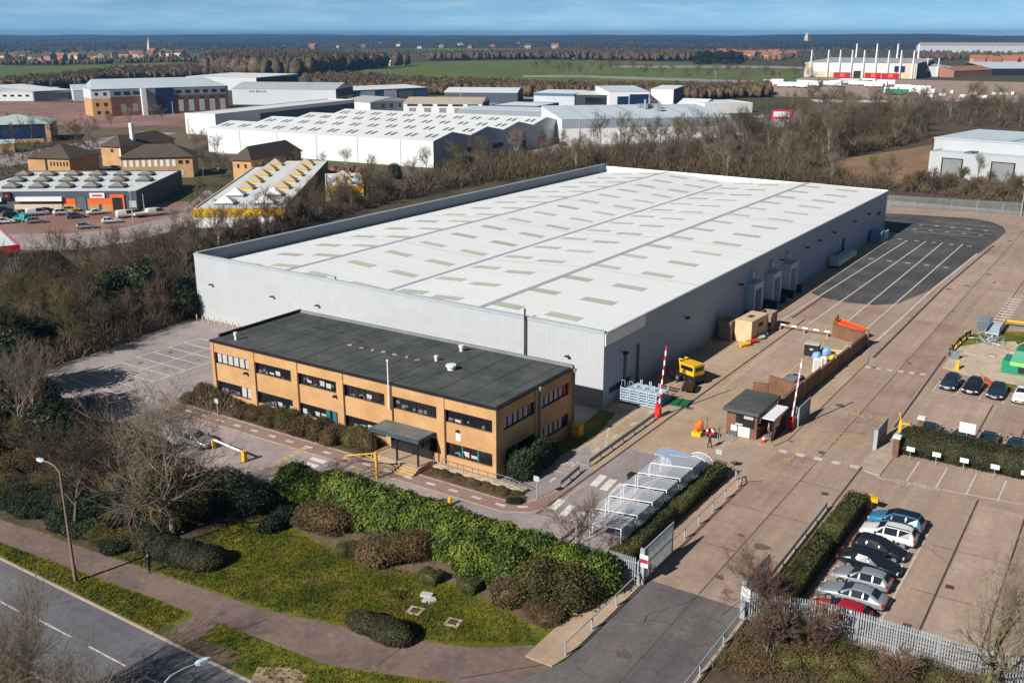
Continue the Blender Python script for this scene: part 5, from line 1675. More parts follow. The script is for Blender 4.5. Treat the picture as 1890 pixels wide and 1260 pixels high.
fb = thing('footbridge', 'grey metal walkway leading down to the striped rail', 'walkway', (-17.1, 149.8))
MB().box(-.9, -3.0, .35, .9, 3.0, .5).build('deck', 'dockgrey', fb)
MB().box(-.88, -3, .501, -.82, 3, 1.3).box(.82, -3, .501, .88, 3, 1.3).build('side_rail', 'galv', fb)
MB().box(-.8, -2.8, 0, -.6, -2.6, .349).box(.6, -2.8, 0, .8, -2.6, .349).box(-.8, 2.6, 0, -.6, 2.8, .349).box(.6, 2.6, 0, .8, 2.8, .349).build('leg', 'galv', fb)
sbx = thing('steel_container', 'dark grey low steel container beyond the striped rail', 'container', (-19.0, 149.3))
MB().box(-.4, 0, 0, 1.0, 3.4, 1.3).build('body', 'plinth', sbx)
MB().box(-.45, -.05, 1.301, 1.05, 3.45, 1.36).build('lid', 'bluegrey', sbx)
# items along the far part of the shaded wall
lt = thing('storage_tent', 'long low pale storage canopy beside the shaded warehouse wall', 'canopy', (-48.7, 177))
MB().prism([(.05, 0), (1.9, 0), (1.9, 11.5), (.05, 11.5)], .5, 1.5).build('body', M('pale_canvas', (.50, .56, .62), var=.08), lt)
MB().prism([(.3, .2), (1.6, .2), (1.6, 11.3), (.3, 11.3)], 1.501, 1.75).build('lid', M('pale_canvas_top', (.46, .52, .58), var=.08), lt)
MB().box(.2, .3, 0, .4, .5, .499).box(1.5, .3, 0, 1.7, .5, .499).box(.2, 10.8, 0, .4, 11, .499).box(1.5, 10.8, 0, 1.7, 11, .499).build('leg', 'frame', lt)
lt = thing('storage_bin', 'blue and white container by the far end of the shaded wall', 'container', (-48.6, 205))
MB().box(.05, 0, 0, 2.2, 2.6, 2.2).build('body', M('mid_blue_canvas', (.16, .30, .48)), lt)
MB().box(.0, 2.601, 0, 2.3, 5.6, 1.9).build('lid', 'dockgrey', lt)
m = MB().box(-.5, -.04, 1.2, .5, .0, 2.6).tube((0, .03, 0), (0, .03, 2.6), .05)
single('wall_board', m, 'blind', 'pale notice board standing at the end of the low storage canopy', 'board', (-47.9, 176.2))

# ------------------------------------------------------------------ lamps
def lamp_post(x, y, h, arm, ang, label, mat='bark', rz=0, r=.13, name='street_lamp', group=None):
    t_ = thing(name, label, 'street lamp', (x, y), rz, group)
    MB().tube((0, 0, 0), (0, 0, 1.4), r * 1.25, r * 1.2, 10).tube((0, 0, 1.4), (0, 0, h), r, r * .6, 10).build('post', mat, t_)
    pts_ = [(0, 0, h - .05), (arm * .3, 0, h + .35), (arm * .7, 0, h + .45), (arm, 0, h + .4)]
    MB().path(pts_, r * .42).build('arm', mat, t_)
    m = MB()
    v = []
    for xx, w_, z0, z1 in ((0, .07, -.05, .06), (.2, .16, -.1, .1), (.65, .15, -.09, .09), (.85, .06, -.02, .04)):
        v += [(arm + xx - .05, -w_, h + .4 + z0), (arm + xx - .05, w_, h + .4 + z0), (arm + xx - .05, w_ * .8, h + .4 + z1), (arm + xx - .05, -w_ * .8, h + .4 + z1)]
    f = [(i * 4 + j, (i + 1) * 4 + j, (i + 1) * 4 + (j + 1) % 4, i * 4 + (j + 1) % 4) for i in range(3) for j in range(4)] + [(3, 2, 1, 0), (12, 13, 14, 15)]
    m.add(v, f).build('lamp_head', 'dockgrey', t_)
    return t_


lamp_post(-64.9, 37.7, 9.2, 2.0, 0, 'tall weathered street lamp on the grass verge beside the footpath', M('weathered_lamp_post', (.20, .145, .11), var=.2), math.pi)
lamp_post(-37.9, 25.6, 9.0, 1.9, 0, 'pale street lamp leaning over the main road in the foreground', 'galv', R(75), r=.09)
for px, py, hh, lb in ((1884, 398, 8, 'slim galvanised lamp column at the far end of the yard'), (246, 412, 7, 'slim lamp column in the retail car park'), (850, 205, 12, 'slim pole among the grey industrial sheds'), (350, 258, 8, 'slim lamp column before the white factory'), (1308, 88, 20, 'thin mast far out by the houses'),
                       (320, 215, 7, 'slim lamp column before the curved office'), (462, 168, 7, 'slim lamp column before the lettered shed')):
    p = at(px, py)
    t_ = MB().tube((0, 0, 0), (0, 0, hh), .12 if py > 300 else .22, .07 if py > 300 else .15, 6).box(-.6, -.12, hh, .6, .12, hh + .12)
    single('lamp_column', t_, 'galv', lb, 'lamp post', (p.x, p.y))
# ------------------------------------------------------------------ vegetation
def tubes_np(S, n):
    """S rows: p(3) q(3) r0 r1 -> verts, quads"""
    S = np.asarray(S, float)
    P, Q, r0, r1 = S[:, :3], S[:, 3:6], S[:, 6], S[:, 7]
    d = Q - P
    d /= np.linalg.norm(d, axis=1)[:, None] + 1e-9
    ref = np.where(np.abs(d[:, 2:3]) > .9, np.array([[1., 0, 0]]), np.array([[0, 0, 1.]]))
    a = np.cross(d, ref)
    a /= np.linalg.norm(a, axis=1)[:, None]
    b = np.cross(d, a)
    m = len(S)
    V = np.zeros((m, 2 * n, 3))
    for i in range(n):
        t = 2 * math.pi * i / n
        o = a * math.cos(t) + b * math.sin(t)
        V[:, i] = P + o * r0[:, None]
        V[:, n + i] = Q + o * r1[:, None]
    base = (np.arange(m) * 2 * n)[:, None]
    F = np.concatenate([base + np.array([[i, (i + 1) % n, n + (i + 1) % n, n + i]]) for i in range(n)])
    return V.reshape(-1, 3), F


def grow(seed, h, limbs=7, trunk=.3, k=(5, 5, 5), r0=.2, spread=1.0, up=.5, levels=4, stems=1, thin=1.0, lean=0):
    rs = random.Random(seed)
    segs = {i: [] for i in range(levels + 1)}

    def rv():
        return Vector((rs.gauss(0, 1), rs.gauss(0, 1), rs.gauss(0, 1))).normalized()

    def branch(p, d, L, r, lev):
        n = (5, 4, 3, 2, 1, 1)[lev]
        pts = [p]
        dd = d.copy()
        for i in range(n):
            dd = (dd + rv() * (.10 if lev == 0 else .2) + Vector((0, 0, up * (.05 if lev == 0 else .14)))).normalized()
            q = pts[-1] + dd * (L / n)
            f0, f1 = 1 - .62 * i / n, 1 - .62 * (i + 1) / n
            segs[lev].append((*pts[-1], *q, r * f0, r * f1 if lev < levels else r * .4))
            pts.append(q)
        if lev >= levels:
            return
        nk = limbs if lev == 0 else k[lev - 1]
        for j in range(nk):
            t = rs.uniform(trunk, 1.0) if lev == 0 else rs.uniform(.25, 1.0)
            if j == 0:
                t = 1.0
            i = min(n - 1, int(t * n))
            c = pts[i] + (pts[i + 1] - pts[i]) * (t * n - i)
            ax = rv()
            side = (ax - dd * ax.dot(dd)).normalized()
            if lev == 0:
                side.z *= .3
            ang = rs.uniform(.35, .95) * spread * (.45 if j == 0 else 1)
            nd = (dd * math.cos(ang) + side * math.sin(ang)).normalized()
            LL = L * (rs.uniform(.5, .8) * (1.15 - .5 * t) if lev == 0 else rs.uniform(.42, .7))
            branch(c, nd, LL, max(.012 * thin, r * (1 - .6 * t) * rs.uniform(.45, .7)), lev + 1)
    for s in range(stems):
        d0 = Vector((rs.gauss(0, .5), rs.gauss(0, .5), 1)).normalized() if stems > 1 else Vector((lean + rs.gauss(0, .05), rs.gauss(0, .05), 1)).normalized()
        branch(Vector((rs.gauss(0, .3), rs.gauss(0, .3), 0)) if stems > 1 else Vector((0, 0, 0)), d0, h * (.62 if stems == 1 else rs.uniform(.4, .6)), r0, 0)
    return segs, levels


def tree_meshes(seed, h, bark, twig, thick=1.0, **kw):
    segs, lv = grow(seed, h, **kw)
    A, Bf = tubes_np(segs[0] + segs[1], 6)
    tr = npmesh('trunk', A, Bf, bark, True)
    V, F = [], []
    o = 0
    for l in range(2, lv + 1):
        S = np.array(segs[l])
        if l >= 3:
            S[:, 6:8] *= thick
        v, f = tubes_np(S, 3)
        V.append(v)
        F.append(f + o)
        o += len(v)
    cr = npmesh('crown', np.concatenate(V), np.concatenate(F), twig)
    return tr, cr


def put_tree(name, meshes, x, y, s, rz, label, group=None, sz=None, z=0):
    tr, cr = meshes[0], meshes[1]
    o = link(name, tr, None, (x, y, z))
    o.rotation_euler.z = rz
    o.scale = (s, s, sz or s)
    tag(o, label, 'tree', group)
    link('crown', cr, o)
    for nm, me in meshes[2:]:
        link(nm, me, o)
    return o


def ellipsoid_pts(c, r, n, rs, low=-.35):
    u = rs.normal(size=(n * 2, 3))
    u /= np.linalg.norm(u, axis=1)[:, None]
    u = u[u[:, 2] > low][:n]
    return np.asarray(c) + u * np.asarray(r), u / np.asarray(r)


def leaf_quads(P, Nn, size, rs, flat=.6):
    m = len(P)
    Nn = Nn / (np.linalg.norm(Nn, axis=1)[:, None] + 1e-9)
    nr = Nn * flat + rs.normal(size=(m, 3)) * (1 - flat) * .9
    nr /= np.linalg.norm(nr, axis=1)[:, None] + 1e-9
    a = np.cross(nr, rs.normal(size=(m, 3)))
    a /= np.linalg.norm(a, axis=1)[:, None] + 1e-9
    b = np.cross(nr, a)
    s = size * rs.uniform(.55, 1.25, size=(m, 1))
    V = np.stack([P - a * s, P - b * s * .5, P + a * s, P + b * s * .5], 1).reshape(-1, 3)
    F = (np.arange(m) * 4)[:, None] + np.array([[0, 1, 2, 3]])
    return V, F


def uvball(c, r, nu=10, nv=6, low=-1.0):
    V, F = [], []
    for j in range(nv + 1):
        t = -math.pi / 2 + math.pi * j / nv
        for i in range(nu):
            p = 2 * math.pi * i / nu
            V.append((c[0] + r[0] * math.cos(t) * math.cos(p), c[1] + r[1] * math.cos(t) * math.sin(p), c[2] + r[2] * math.sin(t)))
    for j in range(nv):
        for i in range(nu):
            F.append((j * nu + i, j * nu + (i + 1) % nu, (j + 1) * nu + (i + 1) % nu, (j + 1) * nu + i))
    return np.array(V), np.array(F)


def leafy(name, blobs, leaf, dens, mat, seed=1, jitter=.12, core=.9, low=-.4, flat=.6, lump=.13, bald=1):
    """a mass of leaves over ellipsoids (c, r); leaves inside another ellipsoid are dropped"""
    rs = np.random.default_rng(seed)
    V, F, o = [], [], 0
    for i, (c, r) in enumerate(blobs):
        area = 4 * math.pi * ((r[0] * r[1]) ** 1.6 / 3 + (r[0] * r[2]) ** 1.6 / 3 + (r[1] * r[2]) ** 1.6 / 3) ** (1 / 1.6)
        P, Nn = ellipsoid_pts(c, r, int(area * dens), rs, low)
        nz = np.array([_nz.noise((p[0] * 1.1 + seed, p[1] * 1.1, p[2] * 1.1)) + .5 * _nz.noise((p[0] * 2.9, p[1] * 2.9 + seed, p[2] * 2.9)) for p in P])
        P = np.asarray(c) + (P - np.asarray(c)) * (1 + lump * nz[:, None]) + rs.normal(size=P.shape) * jitter
        keep = (P[:, 2] > .02) & (nz > -.52 - (1 - bald) * 2)
        for j, (c2, r2) in enumerate(blobs):
            if j != i:
                q = (P - np.asarray(c2)) / (np.asarray(r2) * .9)
                keep &= (q ** 2).sum(1) > 1
        P, Nn = P[keep], Nn[keep]
        if len(P):
            v, f = leaf_quads(P, Nn, leaf, rs, flat)
            V.append(v)
            F.append(f + o)
            o += len(v)
        v, f = uvball(c, [q * core * (.93 if lump > .1 else 1) for q in r])
        v[:, 2] = np.maximum(v[:, 2], .01)
        V.append(v)
        F.append(f + o)
        o += len(v)
    return npmesh(name, np.concatenate(V), np.concatenate(F), mat)


def boxhedge(name, pts, w, h, mat, leaf, dens, seed=3, wob=.12, taper=.9):
    """clipped hedge along world points: rough box of leaves over a solid core"""
    rs = np.random.default_rng(seed)
    V, F, o = [], [], 0
    P0 = Vector((*pts[0], 0))
    for a, b in zip(pts, pts[1:]):
        a, b = np.array([*a, 0.]), np.array([*b, 0.])
        d = b - a
        L = np.linalg.norm(d)
        d /= L
        nr = np.array([-d[1], d[0], 0])
        N = int(L * (w + 2 * h) * dens) + int(2 * w * h * dens)
        t = rs.uniform(-.02, 1.02, N)[:, None] * L
        side = rs.uniform(0, w + 2 * h, N)
        u = np.where(side < h, -w / 2, np.where(side < h + w, side - h - w / 2, w / 2))
        zz = np.where(side < h, side, np.where(side < h + w, h, side - h - w))
        ends = rs.uniform(0, 1, N) < (2 * w * h) / (L * (w + 2 * h) + 2 * w * h)
        t[ends] = np.where(rs.uniform(size=(ends.sum(), 1)) < .5, 0, L)
        u[ends] = rs.uniform(-w / 2, w / 2, ends.sum())
        zz[ends] = rs.uniform(0, h, ends.sum())
        sc = 1 - (1 - taper) * zz / h
        bump = wob * (np.sin(t[:, 0] * 1.7 + seed) + np.sin(t[:, 0] * .6 + 2 * seed))
        P = a + d * t + nr * (u * sc)[:, None]
        P[:, 2] = zz + np.where(zz > h * .8, bump, 0)
        P += rs.normal(size=P.shape) * leaf * .5
        Nn = nr * np.sign(u)[:, None] * (np.abs(u) > w * .48)[:, None] + np.array([0, 0, 1.]) * ((zz > h * .95)[:, None]) + d * np.where(t < .01, -1, np.where(t > L - .01, 1, 0))
        v, f = leaf_quads(P, Nn + 1e-3, leaf, rs, .5)
        V.append(v)
        F.append(f + o)
        o += len(v)
        c = MB().obox(tuple((a + b) / 2), (L - .1, w * .86, h * .94), math.atan2(d[1], d[0]))
        V.append(np.array(c.v))
        F.append(np.array(c.f) + o)
        o += len(c.v)
    VV = np.concatenate(V)
    VV[:, 2] = np.maximum(VV[:, 2], .01)
    VV -= np.array(P0)
    return link(name, npmesh(name, VV, np.concatenate(F), mat), None, P0)


def hedge(label, pts, w, h, mat='clipped', leaf=.09, dens=110, seed=3, wob=.06, taper=.9):
    return tag(boxhedge('hedge', pts, w, h, mat, leaf, dens, seed, wob, taper), label, 'hedge')


# --- hedges near the camera
lb = []
rr_ = random.Random(5)
for k in range(19):
    x = -61.5 + 1.68 * k
    lb.append(((x, 58.6 + rr_.uniform(-.3, .3) - (1.2 if k < 2 else 0), .9), (1.5 + rr_.uniform(0, .3), 2.0 + rr_.uniform(-.2, .2), 2.0 + rr_.uniform(-.25, .25))))
for x, y, rx, ry, h_ in ((-52.5, 57.0, 1.9, 1.6, 1.7), (-49.8, 56.9, 1.8, 1.6, 1.8), (-43.6, 57.2, 1.8, 1.7, 1.9), (-40.6, 56.4, 1.9, 1.9, 2.0), (-37.4, 56.0, 1.9, 1.9, 2.1), (-34.4, 55.6, 1.8, 2.0, 2.0), (-31.8, 55.9, 1.7, 1.9, 2.0), (-31.0, 58.0, 1.3, 1.6, 2.0)):
    lb.append(((x, y, .8), (rx, ry, h_)))
lc = Vector((-46, 58, 0))
me = leafy('laurel_hedge', [((c[0] + 46, c[1] - 58, c[2]), r) for c, r in lb if c[0] < -36.5 or c[1] > 58], .15, 105, 'laurel', 4, .13, .86)
tag(link('laurel_hedge', me, None, lc), 'big bright green laurel hedge running in front of the office road', 'hedge')
me = leafy('evergreen_shrubs', [((c[0] + 34, c[1] - 56, c[2]), r) for c, r in lb if c[0] >= -36.5 and c[1] <= 57.9] + [((3.2, 1.6, .6), (.9, 1.0, 1.4))], .12, 110, 'olive', 24, .16, .84, -.5, .5, .22)
tag(link('evergreen_shrub', me, None, (-34, 56, 0)), 'dark olive evergreen shrub mass at the gate end of the laurel hedge', 'shrub')
hedge('clipped hedge between the clear shelter and the entrance drive pavement', [(-31.2, 61.8), (-31.1, 72), (-30.9, 82.6)], 1.3, 1.6, 'clipped', .09, 120, 7)
hedge('clipped hedge along the noses of the row of parked cars', [(-18.6, 63.4), (-18.5, 74), (-18.3, 83.0)], 1.7, 1.7, 'clipped', .09, 110, 8)
me = leafy('sign_hedge', [((x, 0, .9), (rx, 2.1, h_)) for x, rx, h_ in ((-5.6, 1.7, 1.3), (-3.6, 2.0, 1.35), (-1.4, 2.0, 1.4), (.8, 1.8, 1.3), (3.6, 1.9, 1.3), (5.6, 2.0, 1.35), (7.8, 2.0, 1.35), (10, 2.0, 1.35), (12.5, 2, 1.35))], .09, 150, 'clipdark', 6, .05, .93, -.5, lump=.03, bald=0)
b_ = boxhedge('x', [(-6.2, .1), (14, .1)], 3.5, 2.1, 'clipdark', .09, 110, 9, .06)
hs = tag(link('sign_hedge', me, None, (-11.4, 99.4, 0)), 'dark olive lobed hedge behind the white bay signs', 'hedge')
b_.name = 'clipped_core'
b_.parent = hs
b_.location = (-6.2, .1, 0)
me = leafy('clipped_bush', [((-1.2, 0, .35), (1.7, 1.0, .85)), ((.9, 0, .4), (2.0, 1.1, .95))], .07, 240, 'clipdark', 5, .04, .95, -.3, lump=.03, bald=0)
tag(link('clipped_bush', me, None, (-41.0, 45.3, 0)), 'long oval clipped dark bush standing alone on the lawn by the footpath', 'bush')
me = leafy('clipped_bush', [((0, 0, .45), (2.0, 1.5, 1.15)), ((-2.4, -.3, .4), (2.0, 1.4, 1.1)), ((1.8, .4, .45), (1.5, 1.5, 1.0)), ((-4.5, -.2, .3), (1.8, 1.3, 1.0))], .07, 220, 'clipdark', 15, .04, .95, -.3, lump=.03, bald=0)
tag(link('clipped_bush', me, None, (-60.4, 44.6, 0)), 'large clipped dark bush under the big bare tree by the footpath', 'bush')
for x, y, lb_ in ((-42.2, 52.9, 'small square clipped bush on the lawn above the white litter'), (-39.0, 53.5, 'small square clipped bush on the lawn below the laurel hedge')):
    tag(boxhedge('clipped_bush', [(x - .9, y), (x + .7, y - .2)], 1.2, .85, 'clipped', .06, 260, 12, .02), lb_, 'bush')

# shrubs: a few shapes shared by many
SH = {}
for nm, mt, lf, sd in (('russet', 'brownleaf', .045, 1), ('olive', 'olive', .045, 2), ('dark', 'evergreen', .075, 3), ('mixed', 'brownleaf', .06, 4)):
    rs_b = random.Random(sd)
    bl_ = [((rs_b.uniform(-.5, .5), rs_b.uniform(-.5, .5), .45), (rs_b.uniform(.6, .9), rs_b.uniform(.6, .9), rs_b.uniform(.5, .75))) for k in range(4)]
    SH[nm] = leafy('shrub', bl_, lf, 560 if lf < .07 else 300, mt, sd, .07, .85, -.5, .4)


SHT = {}
for nm, mt in (('russet', 'twig'), ('olive', 'twig_olive'), ('dark', 'twig'), ('mixed', 'twig_pale')):
    r_ = random.Random(hash(nm) % 97 if False else len(nm) * 7)
    S_ = []
    for k in range(70):
        a_, e_ = r_.uniform(0, 6.3), r_.uniform(.35, 1.5)
        d_ = Vector((math.cos(a_) * math.cos(e_), math.sin(a_) * math.cos(e_), math.sin(e_)))
        b_ = Vector((r_.uniform(-.5, .5), r_.uniform(-.5, .5), .35)) + d_ * .35
        q_ = b_ + d_ * r_.uniform(.35, .75)
        S_.append((*b_, *q_, .014, .004))
    SHT[nm] = npmesh('twigs', *tubes_np(S_, 3), mt)


def shrub(kind, x, y, s, sz, label, group=None, rz=None, name='shrub'):
    o = link(name, SH[kind], None, (x, y, 0))
    o.scale = (s * random.uniform(.85, 1.2), s * random.uniform(.8, 1.1), sz)
    o.rotation_euler.z = random.random() * 6 if rz is None else rz
    if s > .8:
        link('twigs', SHT[kind], o)
    return tag(o, label, 'shrub', group)


gO = 'shrubs along the foot of the tan brick office'
for i, (x, kd, s, sz) in enumerate([(-89.5, 'olive', 1.0, .8), (-87.6, 'russet', 1.7, 1.9), (-84.9, 'russet', 1.25, 1.7), (-82.9, 'russet', .9, 1.3), (-80.6, 'mixed', 1.3, 1.0), (-78.5, 'russet', 1.35, 1.3), (-76.3, 'russet', 1.3, 1.5), (-74.0, 'olive', 1.25, 1.6),
                                    (-71.8, 'mixed', 1.3, 1.4), (-69.6, 'russet', 1.45, 1.7), (-67.3, 'russet', 1.4, 1.6), (-65.3, 'olive', 1.35, 1.7), (-63.3, 'russet', 1.3, 1.9)]):
    shrub(kd, x, 68.9 + (.4 if i % 2 else 0), s, sz, 'low russet or olive shrub in the bed along the tan brick office', gO)
for i in range(12):
    shrub('russet', -54 + .82 * i, 68.4 + (i % 2) * .3, .45, .5, 'very low russet plant in the bed below the office ramp', 'plants in the bed below the office ramp')
for x, y, s, sz, kd, lb_ in ((-46.6, 72.5, 1.4, 2.2, 'dark', 'dark evergreen shrub against the shaded end of the office, nearest the corner'), (-46.5, 75.4, 1.3, 2.4, 'dark', 'tall dark evergreen shrub at the middle of the shaded office end'),
                             (-47.2, 77.4, .9, 1.6, 'dark', 'smaller evergreen shrub beyond the tall one at the office end'), (-44.2, 67.4, .5, .5, 'dark', 'tiny shrub at the end of the office ramp bed')):
    shrub(kd, x, y, s, sz, lb_)
for x, y, s, sz, kd, lb_ in ((-55.4, 54.6, 1.9, 1.9, 'russet', 'big rounded russet shrub in front of the laurel hedge'), (-48.2, 53.2, 1.6, 1.5, 'mixed', 'spreading russet shrub on the lawn edge, left of the greyer one'), (-46.0, 54.4, 1.7, 2.1, 'russet', 'tall brown shrub next to the laurel lobes'),
                             (-50.6, 52.6, 1.1, .9, 'olive', 'low olive shrub at the lawn edge'), (-58.5, 52.8, 1.3, 1.2, 'dark', 'dark low shrub under the end of the laurel hedge'), (-53.2, 56.2, 1.3, 1.4, 'mixed', 'russet shrub tucked behind the big rounded one'),
                             (-35.6, 53.9, 1.5, 1.5, 'mixed', 'brown shrub below the right end of the laurel hedge'), (-32.4, 53.2, 1.3, 1.0, 'russet', 'low russet shrub at the lawn corner by the handrail')):
    shrub(kd, x, y, s, sz, lb_)
gB = 'dark shrubs in the rough ground at the lower left'
for i in range(34):
    x, y = random.uniform(-108, -66), random.uniform(46, 57.5)
    if y > 60 - max(0, (x + 80)) * .35 and x > -80:
        y -= 7
    shrub(random.choice(['dark', 'olive', 'mixed', 'russet', 'dark']), x, y, random.uniform(1.1, 2.2), random.uniform(1.0, 2.2), 'rough dark shrub in the overgrown ground beside the car park road', gB)
for i in range(40):
    x = -93 + .7 * i + random.uniform(-.4, .4)
    shrub(random.choice(['dark', 'dark', 'olive']), x, 41.4 + (x + 92) * .035 + random.uniform(0, 4.5), random.uniform(1.0, 1.5), random.uniform(.7, 1.1), 'low dark shrub in the bed along the footpath, left of the big bare tree', 'low shrubs along the footpath bed')
gB2 = 'shrubs behind the palisade fence at the lower right'
rs_c = random.Random(44)
for nm_, mt_, n_c, lb_ in (('olive', 'olive', 26, 'continuous olive green scrub along the camera side of the silver palisade fence'), ('brown', 'brownleaf', 9, 'russet scrub in patches along the camera side of the silver palisade fence')):
    bl_ = []
    for k in range(n_c):
        x = rs_c.uniform(-18.5, 4)
        bl_.append(((x + 8, rs_c.uniform(-2.2, 1.1) + .03 * x, rs_c.uniform(.2, .7)), (rs_c.uniform(.7, 1.7), rs_c.uniform(.6, 1.3), rs_c.uniform(.6, 1.3))))
    o = link('scrub_thicket', leafy('scrub_thicket', bl_, .065, 170, mt_, 44 + n_c, .14, .82, -.5, .35, .3), None, (-8, 60.2, 0))
    tag(o, lb_, 'thicket')
    S_ = []
    for k in range(420):
        x, y = rs_c.uniform(-10.5, 12), rs_c.uniform(-2.6, 1.3)
        a_, e_ = rs_c.uniform(0, 6.3), rs_c.uniform(.6, 1.5)
        d_ = Vector((math.cos(a_) * math.cos(e_), math.sin(a_) * math.cos(e_), math.sin(e_)))
        b_ = Vector((x, y, rs_c.uniform(.1, .9)))
        S_.append((*b_, *(b_ + d_ * rs_c.uniform(.5, 1.3)), .016, .004))
    link('twigs', npmesh('twigs', *tubes_np(S_, 3), 'twig' if nm_ == 'brown' else 'twig_olive'), o)
for i in range(6):
    shrub(random.choice(['olive', 'mixed']), random.uniform(-19.5, 0), random.uniform(55.5, 58), random.uniform(.8, 1.2), random.uniform(.7, 1.1), 'scrubby low shrub in the verge at the lower right corner', gB2)

# --- trees
TW = .9
hero = tree_meshes(21, 13.6, 'bark', 'twig_pale', 1.35, limbs=13, trunk=.18, k=(7, 6, 6), r0=.26, spread=1.2, up=.45)
ivy_b = []
rs_b = random.Random(8)
for k in range(16):
    a, r_, z_ = rs_b.uniform(0, 6.3), rs_b.uniform(.2, 2.2), rs_b.uniform(1.2, 5.6)
    ivy_b.append(((r_ * math.cos(a), r_ * math.sin(a), z_), (rs_b.uniform(.6, 1.0),) * 2 + (rs_b.uniform(.7, 1.3),)))
ivm = leafy('ivy', ivy_b, .10, 55, 'olive', 8, .25, .35, -1, .3)
put_tree('bare_tree', hero + (('ivy', ivm),), -64.6, 46.6, 1.0, .4, 'tall broad bare tree with ivied limbs at the end of the clipped bush')
t2 = tree_meshes(22, 10.5, 'bark', 'twig', 1.5, limbs=12, trunk=.35, k=(7, 6, 6), r0=.2, spread=1.15, up=.4)
put_tree('bare_tree', t2, -72.3, 42.6, 1.0, 1.0, 'bare brown tree behind the weathered street lamp')
t3 = tree_meshes(23, 11, 'palebark', 'twig_pale', 1.0, limbs=10, trunk=.15, k=(5, 5, 4), r0=.13, spread=.75, up=.6)
p = at(47, 838)
put_tree('bare_tree', t3, p.x, p.y, 1.0, 0, 'slender pale trunked bare tree at the left, first of two')
p = at(62, 832)
put_tree('bare_tree', t3, p.x, p.y, .92, 2.3, 'slender pale trunked bare tree at the left, beside its twin')
t4 = tree_meshes(24, 6.2, 'bark', 'twig_red', .9, limbs=10, trunk=.2, k=(6, 6, 5), r0=.12, spread=1.1, up=.4)
put_tree('bare_tree', t4, -33.9, 60.2, 1.0, 0, 'small bare reddish tree between the laurel hedge and the clear shelter')
t5 = tree_meshes(25, 6.5, 'bark', 'twig_red', .9, limbs=9, k=(6, 5, 5), r0=.1, spread=1.0, stems=3, levels=4)
put_tree('bare_tree', t5, -18.2, 60.4, 1.0, 0, 'scrubby multi stemmed bare tree by the gate at the palisade corner')
t6 = tree_meshes(26, 9.0, 'mossbark', 'twig_pale', 1.0, limbs=12, trunk=.2, k=(6, 6, 5), r0=.2, spread=1.05, up=.5)
p = at(1806, 1262)
put_tree('bare_tree', t6, -4.4, 60.6, 1.0, 0, 'broad bare tree with mossy limbs standing at the palisade fence')
# trees between the camera and the road (tops just in view, shadows on the road)
gF = 'bare trees on the near side of the main road'
for x, y, s, rz in ((-53.6, 26.4, .86, 1), (-52.0, 24.6, .95, 3), (-48.6, 24.8, .95, 4.4), (-45.6, 25.2, .86, 3.4), (-50.4, 22.6, 1.0, 2.9), (-43.0, 23.4, .95, 2.8), (-46.6, 21.8, 1.05, 5)):
    put_tree('bare_tree', t6 if rz > 2.5 else t3, x, y, s * .9, rz, 'bare tree in the foreground on the near side of the main road', gF)
SPR = [tree_meshes(31 + i, 9.5, ('bark', 'palebark', 'bark', 'mossbark', 'bark', 'bark')[i], ('twig', 'twig_pale', 'twig', 'twig_olive', 'twig_red', 'twig_olive')[i], 1.9, limbs=9, trunk=.18, k=(5, 5, 4), r0=.14, spread=(.95, .7, 1.1, .9, 1.0, .8)[i], up=.5) for i in range(6)]
SCR = [tree_meshes(41 + i, 5.5, 'bark', ('twig', 'twig_olive', 'twig_red')[i], 2.2, limbs=6, k=(5, 4, 4), r0=.07, spread=1.0, stems=4) for i in range(3)]


def inside(p, poly):
    c = False
    n = len(poly)
    for i in range(n):
        a, b = poly[i], poly[(i + 1) % n]
        if (a[1] > p[1]) != (b[1] > p[1]) and p[0] < (b[0] - a[0]) * (p[1] - a[1]) / (b[1] - a[1]) + a[0]:
            c = not c
    return c


def scatter(poly, n, rs, mind=0, world=False):
    """n points over the ground inside an outline"""
    P = [tuple(at(*q)[:2]) for q in poly] if not world else poly
    xs, ys = [q[0] for q in P], [q[1] for q in P]
    out = []
    tries = 0
    while len(out) < n and tries < n * 60:
        tries += 1
        q = (rs.uniform(min(xs), max(xs)), rs.uniform(min(ys), max(ys)))
        if inside(q, P) and all((q[0] - a) ** 2 + (q[1] - b) ** 2 > mind * mind for a, b in out):
            out.append(q)
    return out


WOOD1 = [(0, 540), (100, 530), (260, 500), (345, 462), (520, 412), (700, 352), (735, 368), (420, 458), (350, 490), (345, 590), (200, 645), (60, 690), (0, 715)]
rs1 = random.Random(3)
pts1 = scatter(WOOD1, 88, rs1, 4.2)
kinds = ['bare brown tree crowded in the wood beside the warehouse', 'pale stemmed bare tree in the wood beside the warehouse', 'spreading brown bare tree in the wood beside the warehouse', 'olive tinted bare tree in the wood beside the warehouse', 'red brown twiggy bare tree in the wood beside the warehouse', 'narrow olive brown bare tree in the wood beside the warehouse']
for i, (x, y) in enumerate(pts1):
    k = rs1.choice([0, 0, 1, 2, 2, 3, 4, 5])
    s = rs1.uniform(.55, .95) * (.8 if x > -118 else 1)
    put_tree('bare_tree', SPR[k], x, y, s, rs1.random() * 6.3, kinds[k], 'bare trees in the wood beside the warehouse: ' + ('brown', 'pale', 'spreading', 'olive', 'red brown', 'narrow')[k])
for i, (x, y) in enumerate(scatter(WOOD1, 60, rs1, 4)):
    put_tree('thicket_bush', SCR[i % 3], x, y, rs1.uniform(.6, 1.0), rs1.random() * 6, 'bare many stemmed bush under the trees of the wood', 'bare bushes under the wood')
